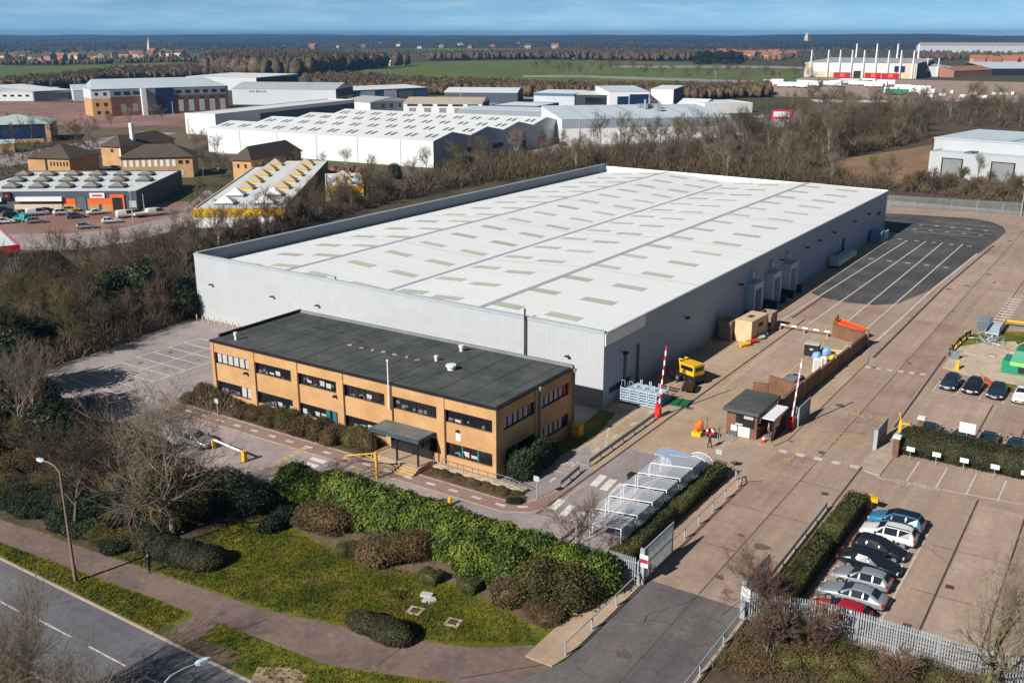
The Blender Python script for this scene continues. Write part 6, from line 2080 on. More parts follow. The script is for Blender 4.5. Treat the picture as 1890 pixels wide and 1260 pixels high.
EV = [leafy('evergreen', [((random.Random(50 + j * 9 + k).uniform(-1.4, 1.4), random.Random(70 + j * 9 + k).uniform(-1.4, 1.4), random.Random(90 + j * 9 + k).uniform(.8, 4.2)), (random.Random(9 + k + j).uniform(1, 1.7),) * 2 + (random.Random(5 + k + j).uniform(1, 1.7),)) for k in range(9)], .17, 42, 'evergreen', 60 + j, .25, .8, -1, .35) for j in range(2)]


def evergreen(x, y, s, sz, label, group=None, j=0):
    o = link('evergreen_tree', EV[j], None, (x, y, 0))
    o.scale = (s, s, sz)
    o.rotation_euler.z = random.random() * 6
    return tag(o, label, 'tree', group)


dk = []
for k in range(16):
    dk.append(((-2.2 * .4 + rr_.uniform(-.5, .5), 1.9 * k, 1.5), (1.9, 1.8, rr_.uniform(1.6, 2.6))))
tag(link('overgrown_hedge', leafy('overgrown_hedge', dk, .13, 55, 'evergreen', 14, .2, .85), None, (-121.3, 62.5, 0)), 'tall dark overgrown hedge along the shaded edge of the car park', 'hedge')
for px, py, s, sz, lb_ in ((275, 580, 1.6, 1.5, 'broad dark evergreen at the edge of the wood, left of the warehouse corner'), (345, 585, 1.0, 1.2, 'smaller dark green evergreen beside the warehouse corner'), (215, 590, 1.3, 1.3, 'dark evergreen deeper in the wood'), (8, 735, 1.7, 1.5, 'black green evergreen at the far left edge'),
                          (-10, 800, 2.0, 1.7, 'dark evergreen in the shade at the left edge of the picture'), (105, 838, 1.3, 1.0, 'low ivy clad evergreen beside the bare twin trees'), (175, 850, 1.3, .7, 'spreading ivy thicket by the car park road'), (48, 800, 1.3, 1.25, 'dark evergreen whose shadow falls on the car park'),
                          (405, 925, 1.0, .6, 'dark evergreen under the big bare tree by the road barrier'), (462, 945, .9, .5, 'low dark evergreen joining the laurel hedge'), (730, 330, .8, .8, 'dark green conifer beside the golden bush'), (1225, 300, 1.4, 1.0, 'low dark conifer behind the far edge of the warehouse roof'), (860, 318, 1.2, .9, 'dark green yew behind the warehouse parapet'),
                          (5, 660, 1.5, 1.2, 'dark evergreen at the left edge below the wood')):
    p = at(px, py)
    evergreen(p.x, p.y, s, sz, lb_, None, random.randrange(2))
gd = leafy('golden_bush', [((0, 0, 1.4), (1.2, 1.2, 1.9))], .12, 60, 'golden', 3, .2, .8)
p = at(757, 352)
tag(link('golden_bush', gd, None, (p.x, p.y, 0)), 'golden leaved bush among the brown trees behind the warehouse parapet', 'bush')

WOOD2 = [(745, 345), (860, 300), (1000, 292), (1120, 282), (1330, 268), (1500, 240), (1700, 225), (1700, 262), (1560, 290), (1500, 322), (1640, 346), (1640, 356), (1480, 338), (1300, 324), (1110, 312), (860, 345), (740, 372)]
pts2 = scatter(WOOD2, 112, rs1, 5)
kinds2 = [k.replace('crowded in', 'in').replace('wood beside the warehouse', 'belt behind the warehouse') for k in kinds]
for i, (x, y) in enumerate(pts2):
    if abs(math.degrees(math.atan2(x, y) - math.atan2(-157, 462))) < 1.6 and y > 380:
        continue
    k = rs1.choice([0, 0, 1, 2, 3, 4, 5, 1])
    put_tree('bare_tree', SPR[k], x, y, rs1.uniform(.75, 1.15) * (1.35 if y > 300 and x > -185 and y - x > 430 else 1), rs1.random() * 6.3, kinds2[k], 'bare trees in the belt behind the warehouse: ' + ('brown', 'pale', 'spreading', 'olive', 'red brown', 'narrow')[k])
TALL = [(1470, 266), (1490, 238), (1600, 228), (1705, 232), (1712, 256), (1640, 274), (1540, 288), (1440, 296)]
for i, (x, y) in enumerate(scatter(TALL, 34, rs1, 4.5)):
    k = rs1.choice([1, 1, 0, 5, 3])
    put_tree('bare_tree', SPR[k], x, y, rs1.uniform(1.15, 1.6), rs1.random() * 6.3, 'tall bare tree in the grove left of the pale unit with two doors', 'tall bare trees of the grove by the pale unit')
FENCEB = [(1650, 352), (1890, 385), (1890, 348), (1720, 330)]
for i, (x, y) in enumerate(scatter(FENCEB, 22, rs1, 3)):
    put_tree('thicket_bush', SCR[i % 3], x, y, rs1.uniform(.6, 1.0), rs1.random() * 6, 'bare bush behind the long weathered palisade fence', 'bare bushes behind the far fence')
for x, y, s in ((at(1803, 335).x, at(1803, 335).y, .8),):
    put_tree('bare_tree', SPR[1], x, y, s, 0, 'small bare tree in front of the pale unit with two doors')
BELT3 = [(1395, 205), (1520, 185), (1700, 190), (1890, 190), (1890, 245), (1720, 225), (1600, 228), (1500, 222)]
for i, (x, y) in enumerate(scatter(BELT3, 38, rs1, 9)):
    put_tree('bare_tree', SPR[i % 6], x, y, rs1.uniform(1.0, 1.5), rs1.random() * 6.3, 'bare tree in the scrub below the stadium', 'bare trees below the stadium')
for i in range(26):
    px = 985 + i * 20 + rs1.uniform(-8, 8)
    p = at(px, 137 + (px - 985) * .026 + rs1.uniform(-7, 7))
    put_tree('bare_tree', SPR[(i * 5) % 6], p.x, p.y, rs1.uniform(1.2, 1.9), rs1.random() * 6, 'bare tree along the lane across the green fields', 'bare trees lining the field lane')
for px, py, s, k in ((30, 275, 1.0, 0), (60, 268, 1.1, 3), (95, 262, 1.0, 2), (140, 262, .9, 0), (165, 255, 1.0, 4), (205, 240, .8, 1), (240, 236, .9, 1), (285, 232, 1.0, 1), (300, 228, .9, 0), (20, 300, .8, 0), (80, 298, .7, 4), (150, 288, .8, 2), (360, 275, .8, 4), (385, 268, .7, 4), (20, 240, .8, 2), (375, 330, .9, 0), (405, 322, .8, 2), (545, 320, .8, 0), (400, 290, .8, 2), (170, 300, .9, 0), (600, 322, .7, 2), (640, 316, .7, 1)):
    p = at(px, py)
    put_tree('bare_tree', SPR[k], p.x, p.y, s, px * .7, 'bare tree among the tan brick offices and car parks', 'bare trees around the brick offices')
p = at(320, 440)
for px, py, s in ((325, 425, .5), (352, 432, .45), (372, 408, .5), (398, 405, .5), (500, 400, .6), (560, 385, .6), (620, 366, .6)):
    p = at(px, py)
    put_tree('bare_tree', SPR[1 if px < 330 else 2], p.x, p.y, s, px, 'slim bare tree at the edge of the yellow trimmed depot', 'bare trees by the yellow trimmed depot')
ORCH = [(-110, 48), (-84, 47), (-76, 54), (-98, 56)]
for i, (x, y) in enumerate(scatter(ORCH, 12, rs1, 4, True)):
    put_tree('thicket_bush', SCR[1], x, y, rs1.uniform(.7, 1.1), rs1.random() * 6, 'bare scrubby bush in the rough ground at the lower left', 'bare bushes at the lower left')
for px, py, lb_, s in ((1010, 1075, 'bare', 0), ):
    pass
for x, y, s, lb_ in ((-17.0, 56.6, .8, 'bare bush low in the corner by the right handrail'), (-14.5, 59.8, .7, 'bare bush against the palisade near the gate'), (-9, 58.4, .6, 'bare bush in front of the middle of the palisade')):
    put_tree('thicket_bush', SCR[2], x, y, s, x, lb_)


# --- undergrowth and far woods, which nobody could count
def twig_stuff(name, polys, n, h, mat, seed, per=22, wid=.07, world=False, spread=.9):
    rs = random.Random(seed)
    r2 = np.random.default_rng(seed)
    P = []
    for pl in polys:
        P += scatter(pl, n // len(polys), rs, 0, world)
    P = np.array(P)
    m = len(P)
    hs = h * r2.uniform(.5, 1.15, m)
    B = np.repeat(np.column_stack([P, np.zeros(m)]), per, 0)
    H_ = np.repeat(hs, per)
    o = r2.normal(size=(m * per, 2)) * spread * h * .35
    base = B.copy()
    base[:, :2] += o * .7
    base[:, 2] = H_ * r2.uniform(0, .55, m * per)
    d = r2.normal(size=(m * per, 3)) * .55
    d[:, 2] = np.abs(d[:, 2]) + .7
    d /= np.linalg.norm(d, axis=1)[:, None]
    tip = base + d * (H_ * r2.uniform(.25, .6, m * per))[:, None]
    a = r2.normal(size=(m * per, 3))
    a = np.cross(d, a)
    a /= np.linalg.norm(a, axis=1)[:, None]
    V = np.stack([base - a * wid, base + a * wid, tip], 1).reshape(-1, 3)
    V[:, 2] = np.maximum(V[:, 2], .02)
    F = (np.arange(m * per) * 3)[:, None] + np.array([[0, 1, 2]])
    o = link(name, npmesh(name, V, F, mat))
    o['kind'] = 'stuff'
    return o


def puff_stuff(name, P, hs, mat, seed, per=36, size=.10, round_=1.0):
    """distant trees: small uneven crowns with loose twigs standing out of them"""
    r2 = np.random.default_rng(seed)
    P = np.array(P)
    m = len(P)
    hs = np.asarray(hs, float)
    z0 = np.array([hillz(*q) for q in P])
    wv = r2.uniform(.22, .40, m) * round_
    uv, uf = uvball((0, 0, 0), (1, 1, 1), 7, 4)
    k = len(uv)
    V = uv[None] * (1 + r2.normal(size=(m, k, 1)) * .15)
    V = V * np.stack([hs * wv, hs * wv, hs * .42], 1)[:, None] + np.column_stack([P, z0 + hs * .5])[:, None]
    F = (np.arange(m) * k)[:, None, None] + uf[None]
    V, F = V.reshape(-1, 3), F.reshape(-1, 4)
    # twigs
    u = r2.normal(size=(m * per, 3))
    u[:, 2] = np.abs(u[:, 2]) * 1.2
    u /= np.linalg.norm(u, axis=1)[:, None]
    H_ = np.repeat(hs, per)
    c = np.repeat(np.column_stack([P, z0 + hs * .46]), per, 0)
    ext = np.column_stack([np.repeat(hs * wv, per)] * 2 + [H_ * .46])
    base = c + u * ext * .8
    tip = c + u * ext * r2.uniform(1.0, 1.25, (m * per, 1)) + np.array([0, 0, 1]) * (H_ * .12)[:, None]
    a = np.cross(u, r2.normal(size=(m * per, 3))) * (H_ * size * .5)[:, None]
    T = np.stack([base - a, base + a, tip, tip], 1).reshape(-1, 3)
    o_ = len(V)
    V = np.concatenate([V, T])
    F = np.concatenate([F, (np.arange(m * per) * 4)[:, None] + np.array([[0, 1, 2, 3]]) + o_])
    o = link(name, npmesh(name, V, F, mat, True))
    o['kind'] = 'stuff'
    return o


twig_stuff('undergrowth', [WOOD1], 1500, 3.0, 'twig', 1, 24, .06)
twig_stuff('undergrowth', [WOOD1], 500, 2.6, 'twig_olive', 2, 24, .06)
twig_stuff('undergrowth', [WOOD2], 2200, 5.6, 'twig', 3, 26, .09)
twig_stuff('undergrowth', [TALL], 420, 5.0, 'twig', 33, 26, .09)
twig_stuff('undergrowth', [WOOD2], 1400, 5.2, 'twig_olive', 4, 26, .09)
twig_stuff('undergrowth', [FENCEB], 300, 3.0, 'twig', 5, 26, .08)
twig_stuff('undergrowth', [BELT3], 500, 5.0, 'twig', 6, 26, .16)
twig_stuff('undergrowth', [[(0, 262), (160, 262), (190, 300), (60, 330), (0, 330)], [(370, 330), (430, 345), (560, 352), (380, 420), (345, 400)], [(560, 395), (600, 372), (720, 340), (735, 352), (640, 385)]], 420, 2.4, 'twig', 77, 22, .08)
twig_stuff('undergrowth', [[(0, 240), (150, 236), (170, 262), (60, 300), (0, 305)], [(370, 275), (395, 262), (400, 300), (560, 300), (640, 318), (560, 345), (430, 335), (380, 320)]], 260, 2.2, 'twig', 7, 20, .08)
twig_stuff('undergrowth', [[(-112, 48), (-96, 47), (-76, 44.6), (-68, 45), (-70, 56), (-84, 59), (-100, 64)]], 260, 1.5, 'twig_olive', 8, 26, .035, True)
twig_stuff('undergrowth', [[(-20, 54), (4, 54), (4, 62.6), (-15, 62.2), (-20, 60.6)]], 170, 1.3, 'twig_olive', 9, 26, .03, True)
# loose grass tufts on the lawns and verges
rsg = np.random.default_rng(77)


def grass_stuff(name, polys, n, h, seed):
    rs = random.Random(seed)
    r2 = np.random.default_rng(seed)
    P = []
    for pl in polys:
        P += scatter(pl, n // len(polys), rs, 0, True)
    P = np.array(P)
    m = len(P)
    per = 6
    c = np.repeat(np.column_stack([P, np.full(m, .015)]), per, 0)
    c[:, :2] += r2.normal(size=(m * per, 2)) * .09
    d = r2.normal(size=(m * per, 3)) * .5
    d[:, 2] = 1
    tip = c + d * (h * r2.uniform(.5, 1.2, (m * per, 1)))
    a = r2.normal(size=(m * per, 3)) * .024
    a[:, 2] = 0
    V = np.stack([c - a, c + a, tip], 1).reshape(-1, 3)
    F = (np.arange(m * per) * 3)[:, None] + np.array([[0, 1, 2]])
    o = link(name, npmesh(name, V, F, 'grass'))
    o['kind'] = 'stuff'


grass_stuff('grass', [[(-68, 41.5), (-62.5, 42.0), (-57, 42.6), (-50.2, 43.2), (-42, 45.2), (-37.3, 46.7), (-31.3, 50.3), (-33, 52), (-42, 53.2), (-51, 52), (-57, 52.6), (-63, 51), (-63, 46)]], 12000, .12, 3)
sheet('verge', [(-300, 36.65), (-300, 37.5), (-76, 37.9), (-57.4, 39.5), (-54.0, 39.7), (-54.3, 36.65)], .022, 'grass')
sheet('verge', [(-50.6, 38.4), (-50.9, 40.1), (-41.7, 40.4), (-37, 42.0), (-33, 43.7), (-30.4, 45.6), (-29, 46.4), (-22, 40), (-13, 36.7), (-46.8, 36.65), (-46.5, 37.6)], .022, 'grass')
grass_stuff('grass', [[(-90, 36.8), (-57.4, 39.3), (-54.2, 39.5), (-54.4, 36.8)], [(-50.6, 38.6), (-50.9, 40.0), (-41.7, 40.3), (-33, 43.6), (-30, 45), (-20, 38), (-46.5, 37.2)]], 5000, .16, 5)


def px_points(poly, n, seed):
    """points over a far stretch of ground, evenly over how it spreads to the horizon"""
    rs = random.Random(seed)
    xs, ys = [q[0] for q in poly], [q[1] for q in poly]
    out = []
    while len(out) < n:
        q = (rs.uniform(min(xs), max(xs)), rs.uniform(min(ys), max(ys)))
        if inside(q, poly):
            p = at(*q)
            out.append((p.x, p.y))
    return out


def far_belt(name, poly, n, h, mat, seed, per=36, size=.10, clump=0):
    rs = random.Random(seed)
    P = px_points(poly, n, seed)
    if clump:
        P = [q for q in P if _nz.noise((q[0] / clump, q[1] / clump, seed * 3.7)) > -.02]
    puff_stuff(name, P, [h * rs.uniform(.6, 1.2) for _ in P], mat, seed, per, size)


far_belt('woodland', [(378, 130), (430, 121), (560, 121), (700, 126), (790, 118), (700, 127), (640, 130), (575, 142), (480, 142), (380, 137)], 1900, 18, 'farwood', 1, 64, .03)
far_belt('woodland', [(560, 150), (640, 148), (760, 158), (1000, 170), (1300, 176), (1420, 170), (1420, 180), (1300, 184), (1000, 180), (640, 172), (560, 165)], 2300, 8, 'farwood', 2, 64, .04)
far_belt('woodland', [(0, 160), (120, 150), (210, 136), (330, 130), (390, 136), (430, 142), (200, 152), (170, 160), (0, 172)], 1700, 8, 'farwood', 3, 64, .04)
far_belt('woodland', [(790, 110), (1000, 105), (1290, 107), (1290, 113), (1190, 113), (985, 110), (790, 113)], 1300, 13, 'farwood', 4, 64, .035)
far_belt('woodland', [(0, 118), (120, 119), (400, 112), (420, 120), (340, 115), (110, 121), (0, 121)], 300, 8, 'farwood', 15, 30, .04)
far_belt('far_trees', [(0, 80), (600, 78), (1300, 77), (1890, 78), (1890, 98), (1690, 98), (1480, 100), (1280, 104), (800, 108), (400, 114), (330, 110), (0, 112)], 2400, 8, 'farwood', 5, 8, .05, 450)
far_belt('far_trees', [(0, 74), (600, 72), (1300, 71), (1890, 71), (1890, 90), (1300, 94), (800, 100), (400, 102), (0, 102)], 2400, 7.5, 'farever', 6, 6, .05, 700)
far_belt('far_trees', [(1290, 100), (1480, 98), (1480, 112), (1300, 116)], 200, 9, 'farwood', 10, 20, .05)
far_belt('far_trees', [(1690, 102), (1890, 104), (1890, 112), (1690, 112)], 300, 10, 'farwood', 11, 20, .05)
for i in range(7):
    p = at(1294 + i * 11, 119)
    evergreen(p.x, p.y, 4.2, 3.4, 'very dark evergreen in the solid block of evergreens by the far lane', 'evergreens in the far dark block', i % 2)
p = at(28, 112)
o = link('golden_tree', gd, None, (p.x, p.y, 0))
o.scale = (7, 5, 4)
tag(o, 'golden yellow tree by the far village at the left', 'tree')
# ------------------------------------------------------------------ buildings behind the site
def rect_on(mb, fr, side, w, d, a, b, z0, z1, off=.06):
    """panel on a wall of a w x d building: side f/l/r, a..b along the wall"""
    if side == 'f':
        mb.box(a, -off, z0, b, -.005, z1)
    elif side == 'r':
        mb.box(w + .005, a, z0, w + off, b, z1)
    else:
        mb.box(-off, a, z0, -.005, b, z1)


def shed(name, label, cat, A, B, depth, h, wall, roof, style='gable_x', rise=1.5, panels=(), n=1, lights=0, over=.15, band=None, group=None, trim=None, lw=.9, ll=2.2, lmat='tanroof', shift=0):
    """A, B: photo points (px, py[, z]) of the visible front's ends; the body runs back by depth"""
    a = at(A[0], A[1], A[2] if len(A) > 2 else 0)
    b = at(B[0], B[1], B[2] if len(B) > 2 else 0)
    d = (b - a)
    d.z = 0
    w = d.length
    rt = thing(name, label, cat, (a.x, a.y), math.atan2(d.y, d.x), group)
    m = MB()
    rm = MB()
    sk = MB()
    if style == 'flat':
        m.box(0, 0, 0, w, depth, h)
        rm.box(.3, .3, h + .002, w - .3, depth - .3, h + .06)
        m.box(0, 0, h + .001, w, .28, h + .3).box(0, depth - .28, h + .001, w, depth, h + .3).box(0, .281, h + .001, .28, depth - .281, h + .3).box(w - .28, .281, h + .001, w, depth - .281, h + .3)

        def rz(x, y):
            return h + .07
    elif style == 'gable_x':
        m.add([(0, 0, 0), (w, 0, 0), (w, depth, 0), (0, depth, 0), (0, 0, h), (w, 0, h), (w, depth, h), (0, depth, h), (0, depth / 2, h + rise), (w, depth / 2, h + rise)],
              [(0, 1, 5, 4), (1, 2, 6, 9, 5), (2, 3, 7, 6), (3, 0, 4, 8, 7)])
        for y0, y1, z0, z1 in ((-over, depth / 2, h, h + rise), (depth / 2, depth + over, h + rise, h)):
            rm.quad((-over, y0, z0 + .05), (w + over, y0, z0 + .05), (w + over, y1, z1 + .05), (-over, y1, z1 + .05))
        rm.box(-over, -over, h - .25, w + over, -.01, h + .04)

        def rz(x, y):
            return h + .08 + rise * (1 - abs(y - depth / 2) / (depth / 2))
    elif style == 'gable_y':
        s = w / n
        for k in range(n):
            x0, x1 = k * s, (k + 1) * s
            for y in (0, depth):
                q = [(x0, y, 0), (x1, y, 0), (x1, y, h), ((x0 + x1) / 2, y, h + rise), (x0, y, h)]
                m.poly(q if y == 0 else q[::-1])
            for p, q, z0, z1 in ((x0, (x0 + x1) / 2, h, h + rise), ((x0 + x1) / 2, x1, h + rise, h)):
                rm.quad((p, -over, z0 + .05), (q, -over, z1 + .05), (q, depth + over, z1 + .05), (p, depth + over, z0 + .05))
        m.quad((0, depth, 0), (0, 0, 0), (0, 0, h), (0, depth, h)).quad((w, 0, 0), (w, depth, 0), (w, depth, h), (w, 0, h))

        def rz(x, y):
            t = (x % s) / s
            return h + .08 + rise * (1 - abs(t - .5) * 2)
    elif style == 'mono':
        m.add([(0, 0, 0), (w, 0, 0), (w, depth, 0), (0, depth, 0), (0, 0, h), (w, 0, h), (w, depth, h + rise), (0, depth, h + rise)], [(0, 1, 5, 4), (1, 2, 6, 5), (2, 3, 7, 6), (3, 0, 4, 7)])
        rm.quad((-over, -over, h + .05), (w + over, -over, h + .05), (w + over, depth + over, h + rise + .05), (-over, depth + over, h + rise + .05))

        def rz(x, y):
            return h + .08 + rise * y / depth
    elif style == 'hip':
        m.box(0, 0, 0, w, depth, h)
        o = .6
        k = min(w, depth) / 2
        e = [(-o, -o, h), (w + o, -o, h), (w + o, depth + o, h), (-o, depth + o, h)]
        if w >= depth:
            r1, r2 = (k, depth / 2, h + rise), (w - k, depth / 2, h + rise)
            rm.add(e + [r1, r2], [(0, 1, 5, 4), (1, 2, 5), (2, 3, 4, 5), (3, 0, 4), (3, 2, 1, 0)])
        else:
            r1, r2 = (w / 2, k, h + rise), (w / 2, depth - k, h + rise)
            rm.add(e + [r1, r2], [(0, 1, 4), (1, 2, 5, 4), (2, 3, 5), (3, 0, 4, 5), (3, 2, 1, 0)])
        m.v = [(x, y, min(z, h - .02)) for x, y, z in m.v]

        def rz(x, y):
            return h + rise
    m.build('wall', wall, rt)
    rm.build('roof', roof, rt)
    if band:
        z0, z1, mt = band
        MB().box(-.04, -.05, z0, w + .04, -.004, z1).box(w + .005, 0, z0, w + .05, depth, z1).build('cladding_band', mt, rt)
    if trim:
        z0, z1, mt = trim
        MB().box(-.2, -.2, z0, w + .2, -.06, z1).box(w + .06, -.06, z0, w + .2, depth, z1).build('roof_edge', mt, rt)
    for pn in panels:
        nm, side, u0, u1, z0, z1, mt = pn[:7]
        L_ = w if side == 'f' else depth
        q = MB()
        rect_on(q, None, side, w, depth, u0 * L_, u1 * L_, z0, z1, pn[7] if len(pn) > 7 else .07)
        q.build(nm, mt, rt)
    if lights:
        cx, cy = lights
        cnt = 0
        rest = MB()
        for i in range(cx):
            for j in range(cy):
                x, y = w * (i + .5) / cx + shift * (j % 2), depth * (j + .5) / cy
                q = MB() if cnt < 90 else rest
                for dy in ((-1.1, 1.1) if lmat == 'darklight' else (0,)):
                    v = [(x - lw, y - ll + dy), (x + lw, y - ll + dy), (x + lw, y + ll + dy), (x - lw, y + ll + dy)]
                    q.add([(p, s_, rz(p, s_) + .03) for p, s_ in v], [(0, 1, 2, 3)])
                if cnt < 90:
                    q.build('skylight', lmat, rt)
                cnt += 1
        if rest.f:
            rest.build('skylight', lmat, rt)['kind'] = 'stuff'
    rt['w_'] = w
    return rt


def win_row(side, n, z0, z1, mt='glass', a=.04, b=.96, fill=.6, nm='window'):
    s = (b - a) / n
    return [(nm, side, a + s * (k + .5 - fill / 2), a + s * (k + .5 + fill / 2), z0, z1, mt) for k in range(n)]


# curved-front brick office with blue glass (far left)
bo = shed('office_building', 'three storey brick office with a blue glass centre and a broad pale roof', 'office building', (208, 215), (424, 206), 42, 13.6, 'brick_dark', 'skyroof', 'mono', 3.4,
          [('upper_cladding', 'f', 0, .98, 9.6, 13.5, 'greyclad', .05), ('glass_front', 'f', .37, .52, .3, 13.4, 'bluegl', .5), ('entrance_tower', 'f', .245, .285, 0, 13.7, 'white', 2.2), ('glass_front', 'f', .29, .368, 2, 12.8, 'greyclad', .12)]
          + win_row('f', 2, 2, 6, 'greyclad', .05, .24, .45) + win_row('f', 5, 1.2, 7.2, 'skyroof', .53, .99, .5) + win_row('f', 3, 10.4, 12.2, 'bluegl', .02, .25, .7) + win_row('f', 6, 10.4, 12.2, 'bluegl', .53, .99, .6) + win_row('f', 5, 7.6, 8.8, 'glass', .53, .99, .4))
MB().prism([(-9, 1.5), (-.02, 0), (-.02, 20), (-9, 20)], 0, 9).build('end_wing', 'brick', bo)
MB().prism([(-9, 1.5), (-.02, 0), (-.02, 20), (-9, 20)], 9.01, 13.5).build('end_wing_upper', 'palecl', bo)
MB().add([(-9.5, 1, 13.6), (.1, -.4, 13.7), (.1, 42, 17.1), (-6, 26, 15.2)], [(0, 1, 2, 3)]).build('end_roof', 'skyroof', bo)
m = MB()
for x, z in ((-7.3, 10.6), (-3.3, 10.6), (-7.3, 5.4), (-3.4, 5.4), (-7, 1.4), (-3.2, 1.4)):
    m.box(x, 1.5 - (x + 9) * .167 - .3, z, x + 1.7, 1.5 - (x + 9) * .167 + .6, z + 1.4)
m.build('window', 'glass', bo)
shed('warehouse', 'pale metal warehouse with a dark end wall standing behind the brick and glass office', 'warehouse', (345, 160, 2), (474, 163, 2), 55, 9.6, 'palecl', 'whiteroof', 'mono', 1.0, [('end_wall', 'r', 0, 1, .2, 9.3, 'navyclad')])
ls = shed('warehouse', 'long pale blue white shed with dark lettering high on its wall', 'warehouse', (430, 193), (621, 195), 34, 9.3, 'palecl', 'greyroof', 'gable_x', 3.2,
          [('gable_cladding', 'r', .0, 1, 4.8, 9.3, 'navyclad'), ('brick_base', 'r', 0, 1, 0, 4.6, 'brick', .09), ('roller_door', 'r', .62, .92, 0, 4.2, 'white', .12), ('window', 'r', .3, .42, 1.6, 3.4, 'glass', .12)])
# the lettering is too blurred to read in the picture: two short dark words
lt_ = MB()
x = 11.0
wv = ls['w_']
for word in (4, 8):
    for k in range(word):
        hh = random.choice((.8, 1.0, 1.3))
        lt_.box(x, -.09, 7.2, x + .26, -.01, 7.2 + hh).box(x + .26, -.09, 7.2 + (hh - .3) * random.random(), x + .62, -.01, 7.5 + (hh - .3) * random.random() * .5)
        x += .85
    x += .9
lt_.build('lettering', 'dark', ls)
shed('warehouse', 'low white unit with dark windows at the far left edge', 'warehouse', (0, 187), (62, 187), 40, 5.5, 'whitecl', 'whiteroof', 'mono', 1.2, win_row('f', 4, 2.8, 4, 'glass', .05, .95, .5))
shed('warehouse', 'pale unit with a dark glazed front beside the low white unit', 'warehouse', (64, 187), (134, 183), 55, 6, 'greyclad', 'whiteroof', 'mono', 2.2, [('glass_front', 'f', .05, .4, 1, 4.4, 'glass'), ('glass_front', 'f', .5, .95, 1, 4.4, 'glass')])
shed('warehouse', 'small white shed tucked against the brick and glass office', 'warehouse', (137, 187), (176, 186), 30, 6.5, 'palecl', 'skyroof', 'mono', 2.5)
# mid grey sheds
shed('industrial_unit', 'blue and white unit with a pale roof behind the grey gabled unit', 'industrial unit', (648, 187), (790, 180), 26, 6.5, 'bluepan', 'whiteroof', 'mono', 1.2, [('panel', 'f', .12, .3, 0, 6, 'white'), ('panel', 'f', .42, .58, 0, 6, 'white'), ('shutter', 'f', .62, .8, 0, 4.8, 'shutter')])
shed('industrial_unit', 'grey gabled unit with a tan roof, left of the brown roofed workshops', 'industrial unit', (632, 207), (684, 211), 30, 6, 'whitecl', 'greyroof', 'gable_x', 2.2, [('gable_cladding', 'r', 0, 1, 0, 6, 'greyclad')] + win_row('r', 3, 2.5, 4.8, 'glass', .2, .8, .4))
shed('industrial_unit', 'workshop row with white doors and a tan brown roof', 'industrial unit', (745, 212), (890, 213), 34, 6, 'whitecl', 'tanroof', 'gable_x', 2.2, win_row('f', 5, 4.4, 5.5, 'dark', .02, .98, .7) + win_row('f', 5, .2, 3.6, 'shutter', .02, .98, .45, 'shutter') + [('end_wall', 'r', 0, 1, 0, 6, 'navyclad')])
shed('industrial_unit', 'pale roofed unit behind the tan roofed workshops', 'industrial unit', (820, 190), (955, 191), 36, 6.5, 'navyclad', 'whiteroof', 'gable_x', 2)
shed('industrial_unit', 'blue fronted low unit with a pale roof', 'industrial unit', (985, 194), (1060, 196), 26, 7, 'skyroof', 'whiteroof', 'mono', .8, [('fascia', 'f', 0, 1, 5.6, 7, 'bluepan', .2)])
shed('industrial_unit', 'dark glazed unit beside the blue fronted low unit', 'industrial unit', (1062, 198), (1122, 199), 26, 7, 'slate', 'whiteroof', 'mono', .8, [('glass_front', 'f', .3, .95, .5, 5.6, 'glass')])
shed('industrial_unit', 'white unit with a dark blue glass front among the far sheds', 'industrial unit', (1124, 200), (1198, 199), 30, 9, 'white', 'skyroof', 'mono', 2.0, [('glass_front', 'f', .2, .48, .6, 6.5, 'bluegl'), ('glass_front', 'f', .5, .98, .6, 7.6, 'bluegl')])
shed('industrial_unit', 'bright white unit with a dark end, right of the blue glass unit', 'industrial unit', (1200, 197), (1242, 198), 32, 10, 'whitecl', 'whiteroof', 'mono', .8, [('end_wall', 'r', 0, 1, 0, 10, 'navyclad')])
shed('industrial_unit', 'small white gabled shed in front of the far white units', 'industrial unit', (1250, 205), (1300, 207), 18, 4, 'whitecl', 'whiteroof', 'gable_x', 2.4)
shed('industrial_unit', 'low white flat building at the right end of the sheds', 'industrial unit', (1300, 210), (1388, 208), 26, 5, 'whitecl', 'whiteroof', 'flat')
shed('industrial_unit', 'dark blue fronted unit with a white roof before the big blue grey shed', 'industrial unit', (905, 217), (992, 220), 30, 6, 'navyclad', 'whiteroof', 'flat', 0, [('fascia', 'f', 0, 1, 4.8, 6, 'bluepan', .15)])
shed('industrial_unit', 'greenish low roofed unit behind the white factory', 'industrial unit', (845, 228), (1035, 234), 16, 6.2, 'greyclad', 'skyroof', 'mono', 1.0)
bs = shed('warehouse', 'wide shed with a pale blue grey roof, grey upper band and white lower wall', 'warehouse', (1037, 268), (1344, 262), 38, 9.5, 'whitecl', 'skyroof', 'mono', 2.6, [('cladding_band', 'f', 0, 1, 6.2, 9.5, 'greyclad', .08)] + [('downpipe', 'f', t, t + .004, 0, 9.5, 'trim', .2) for t in (.1, .34, .58, .83)])
m = MB()
for t in (.15, .3, .46, .62, .76, .9):
    w_ = bs['w_']
    m.quad((w_ * t, 0, 9.6), (w_ * t + .6, 0, 9.6), (w_ * t + .6, 38, 12.2), (w_ * t, 38, 12.2))
m.build('roof_seam', 'trim', bs)
m = MB().box(70, 16, 10.6, 73, 19, 13.6).tube((66, 24, 11), (66, 24, 15), .8).tube((76, 24, 11), (76, 24, 14), .8).box(63, 26, 11, 78, 30, 13)
m.v = [(x * bs['w_'] / 110, y, z) for x, y, z in m.v]
m.build('roof_plant', 'greyclad', bs)
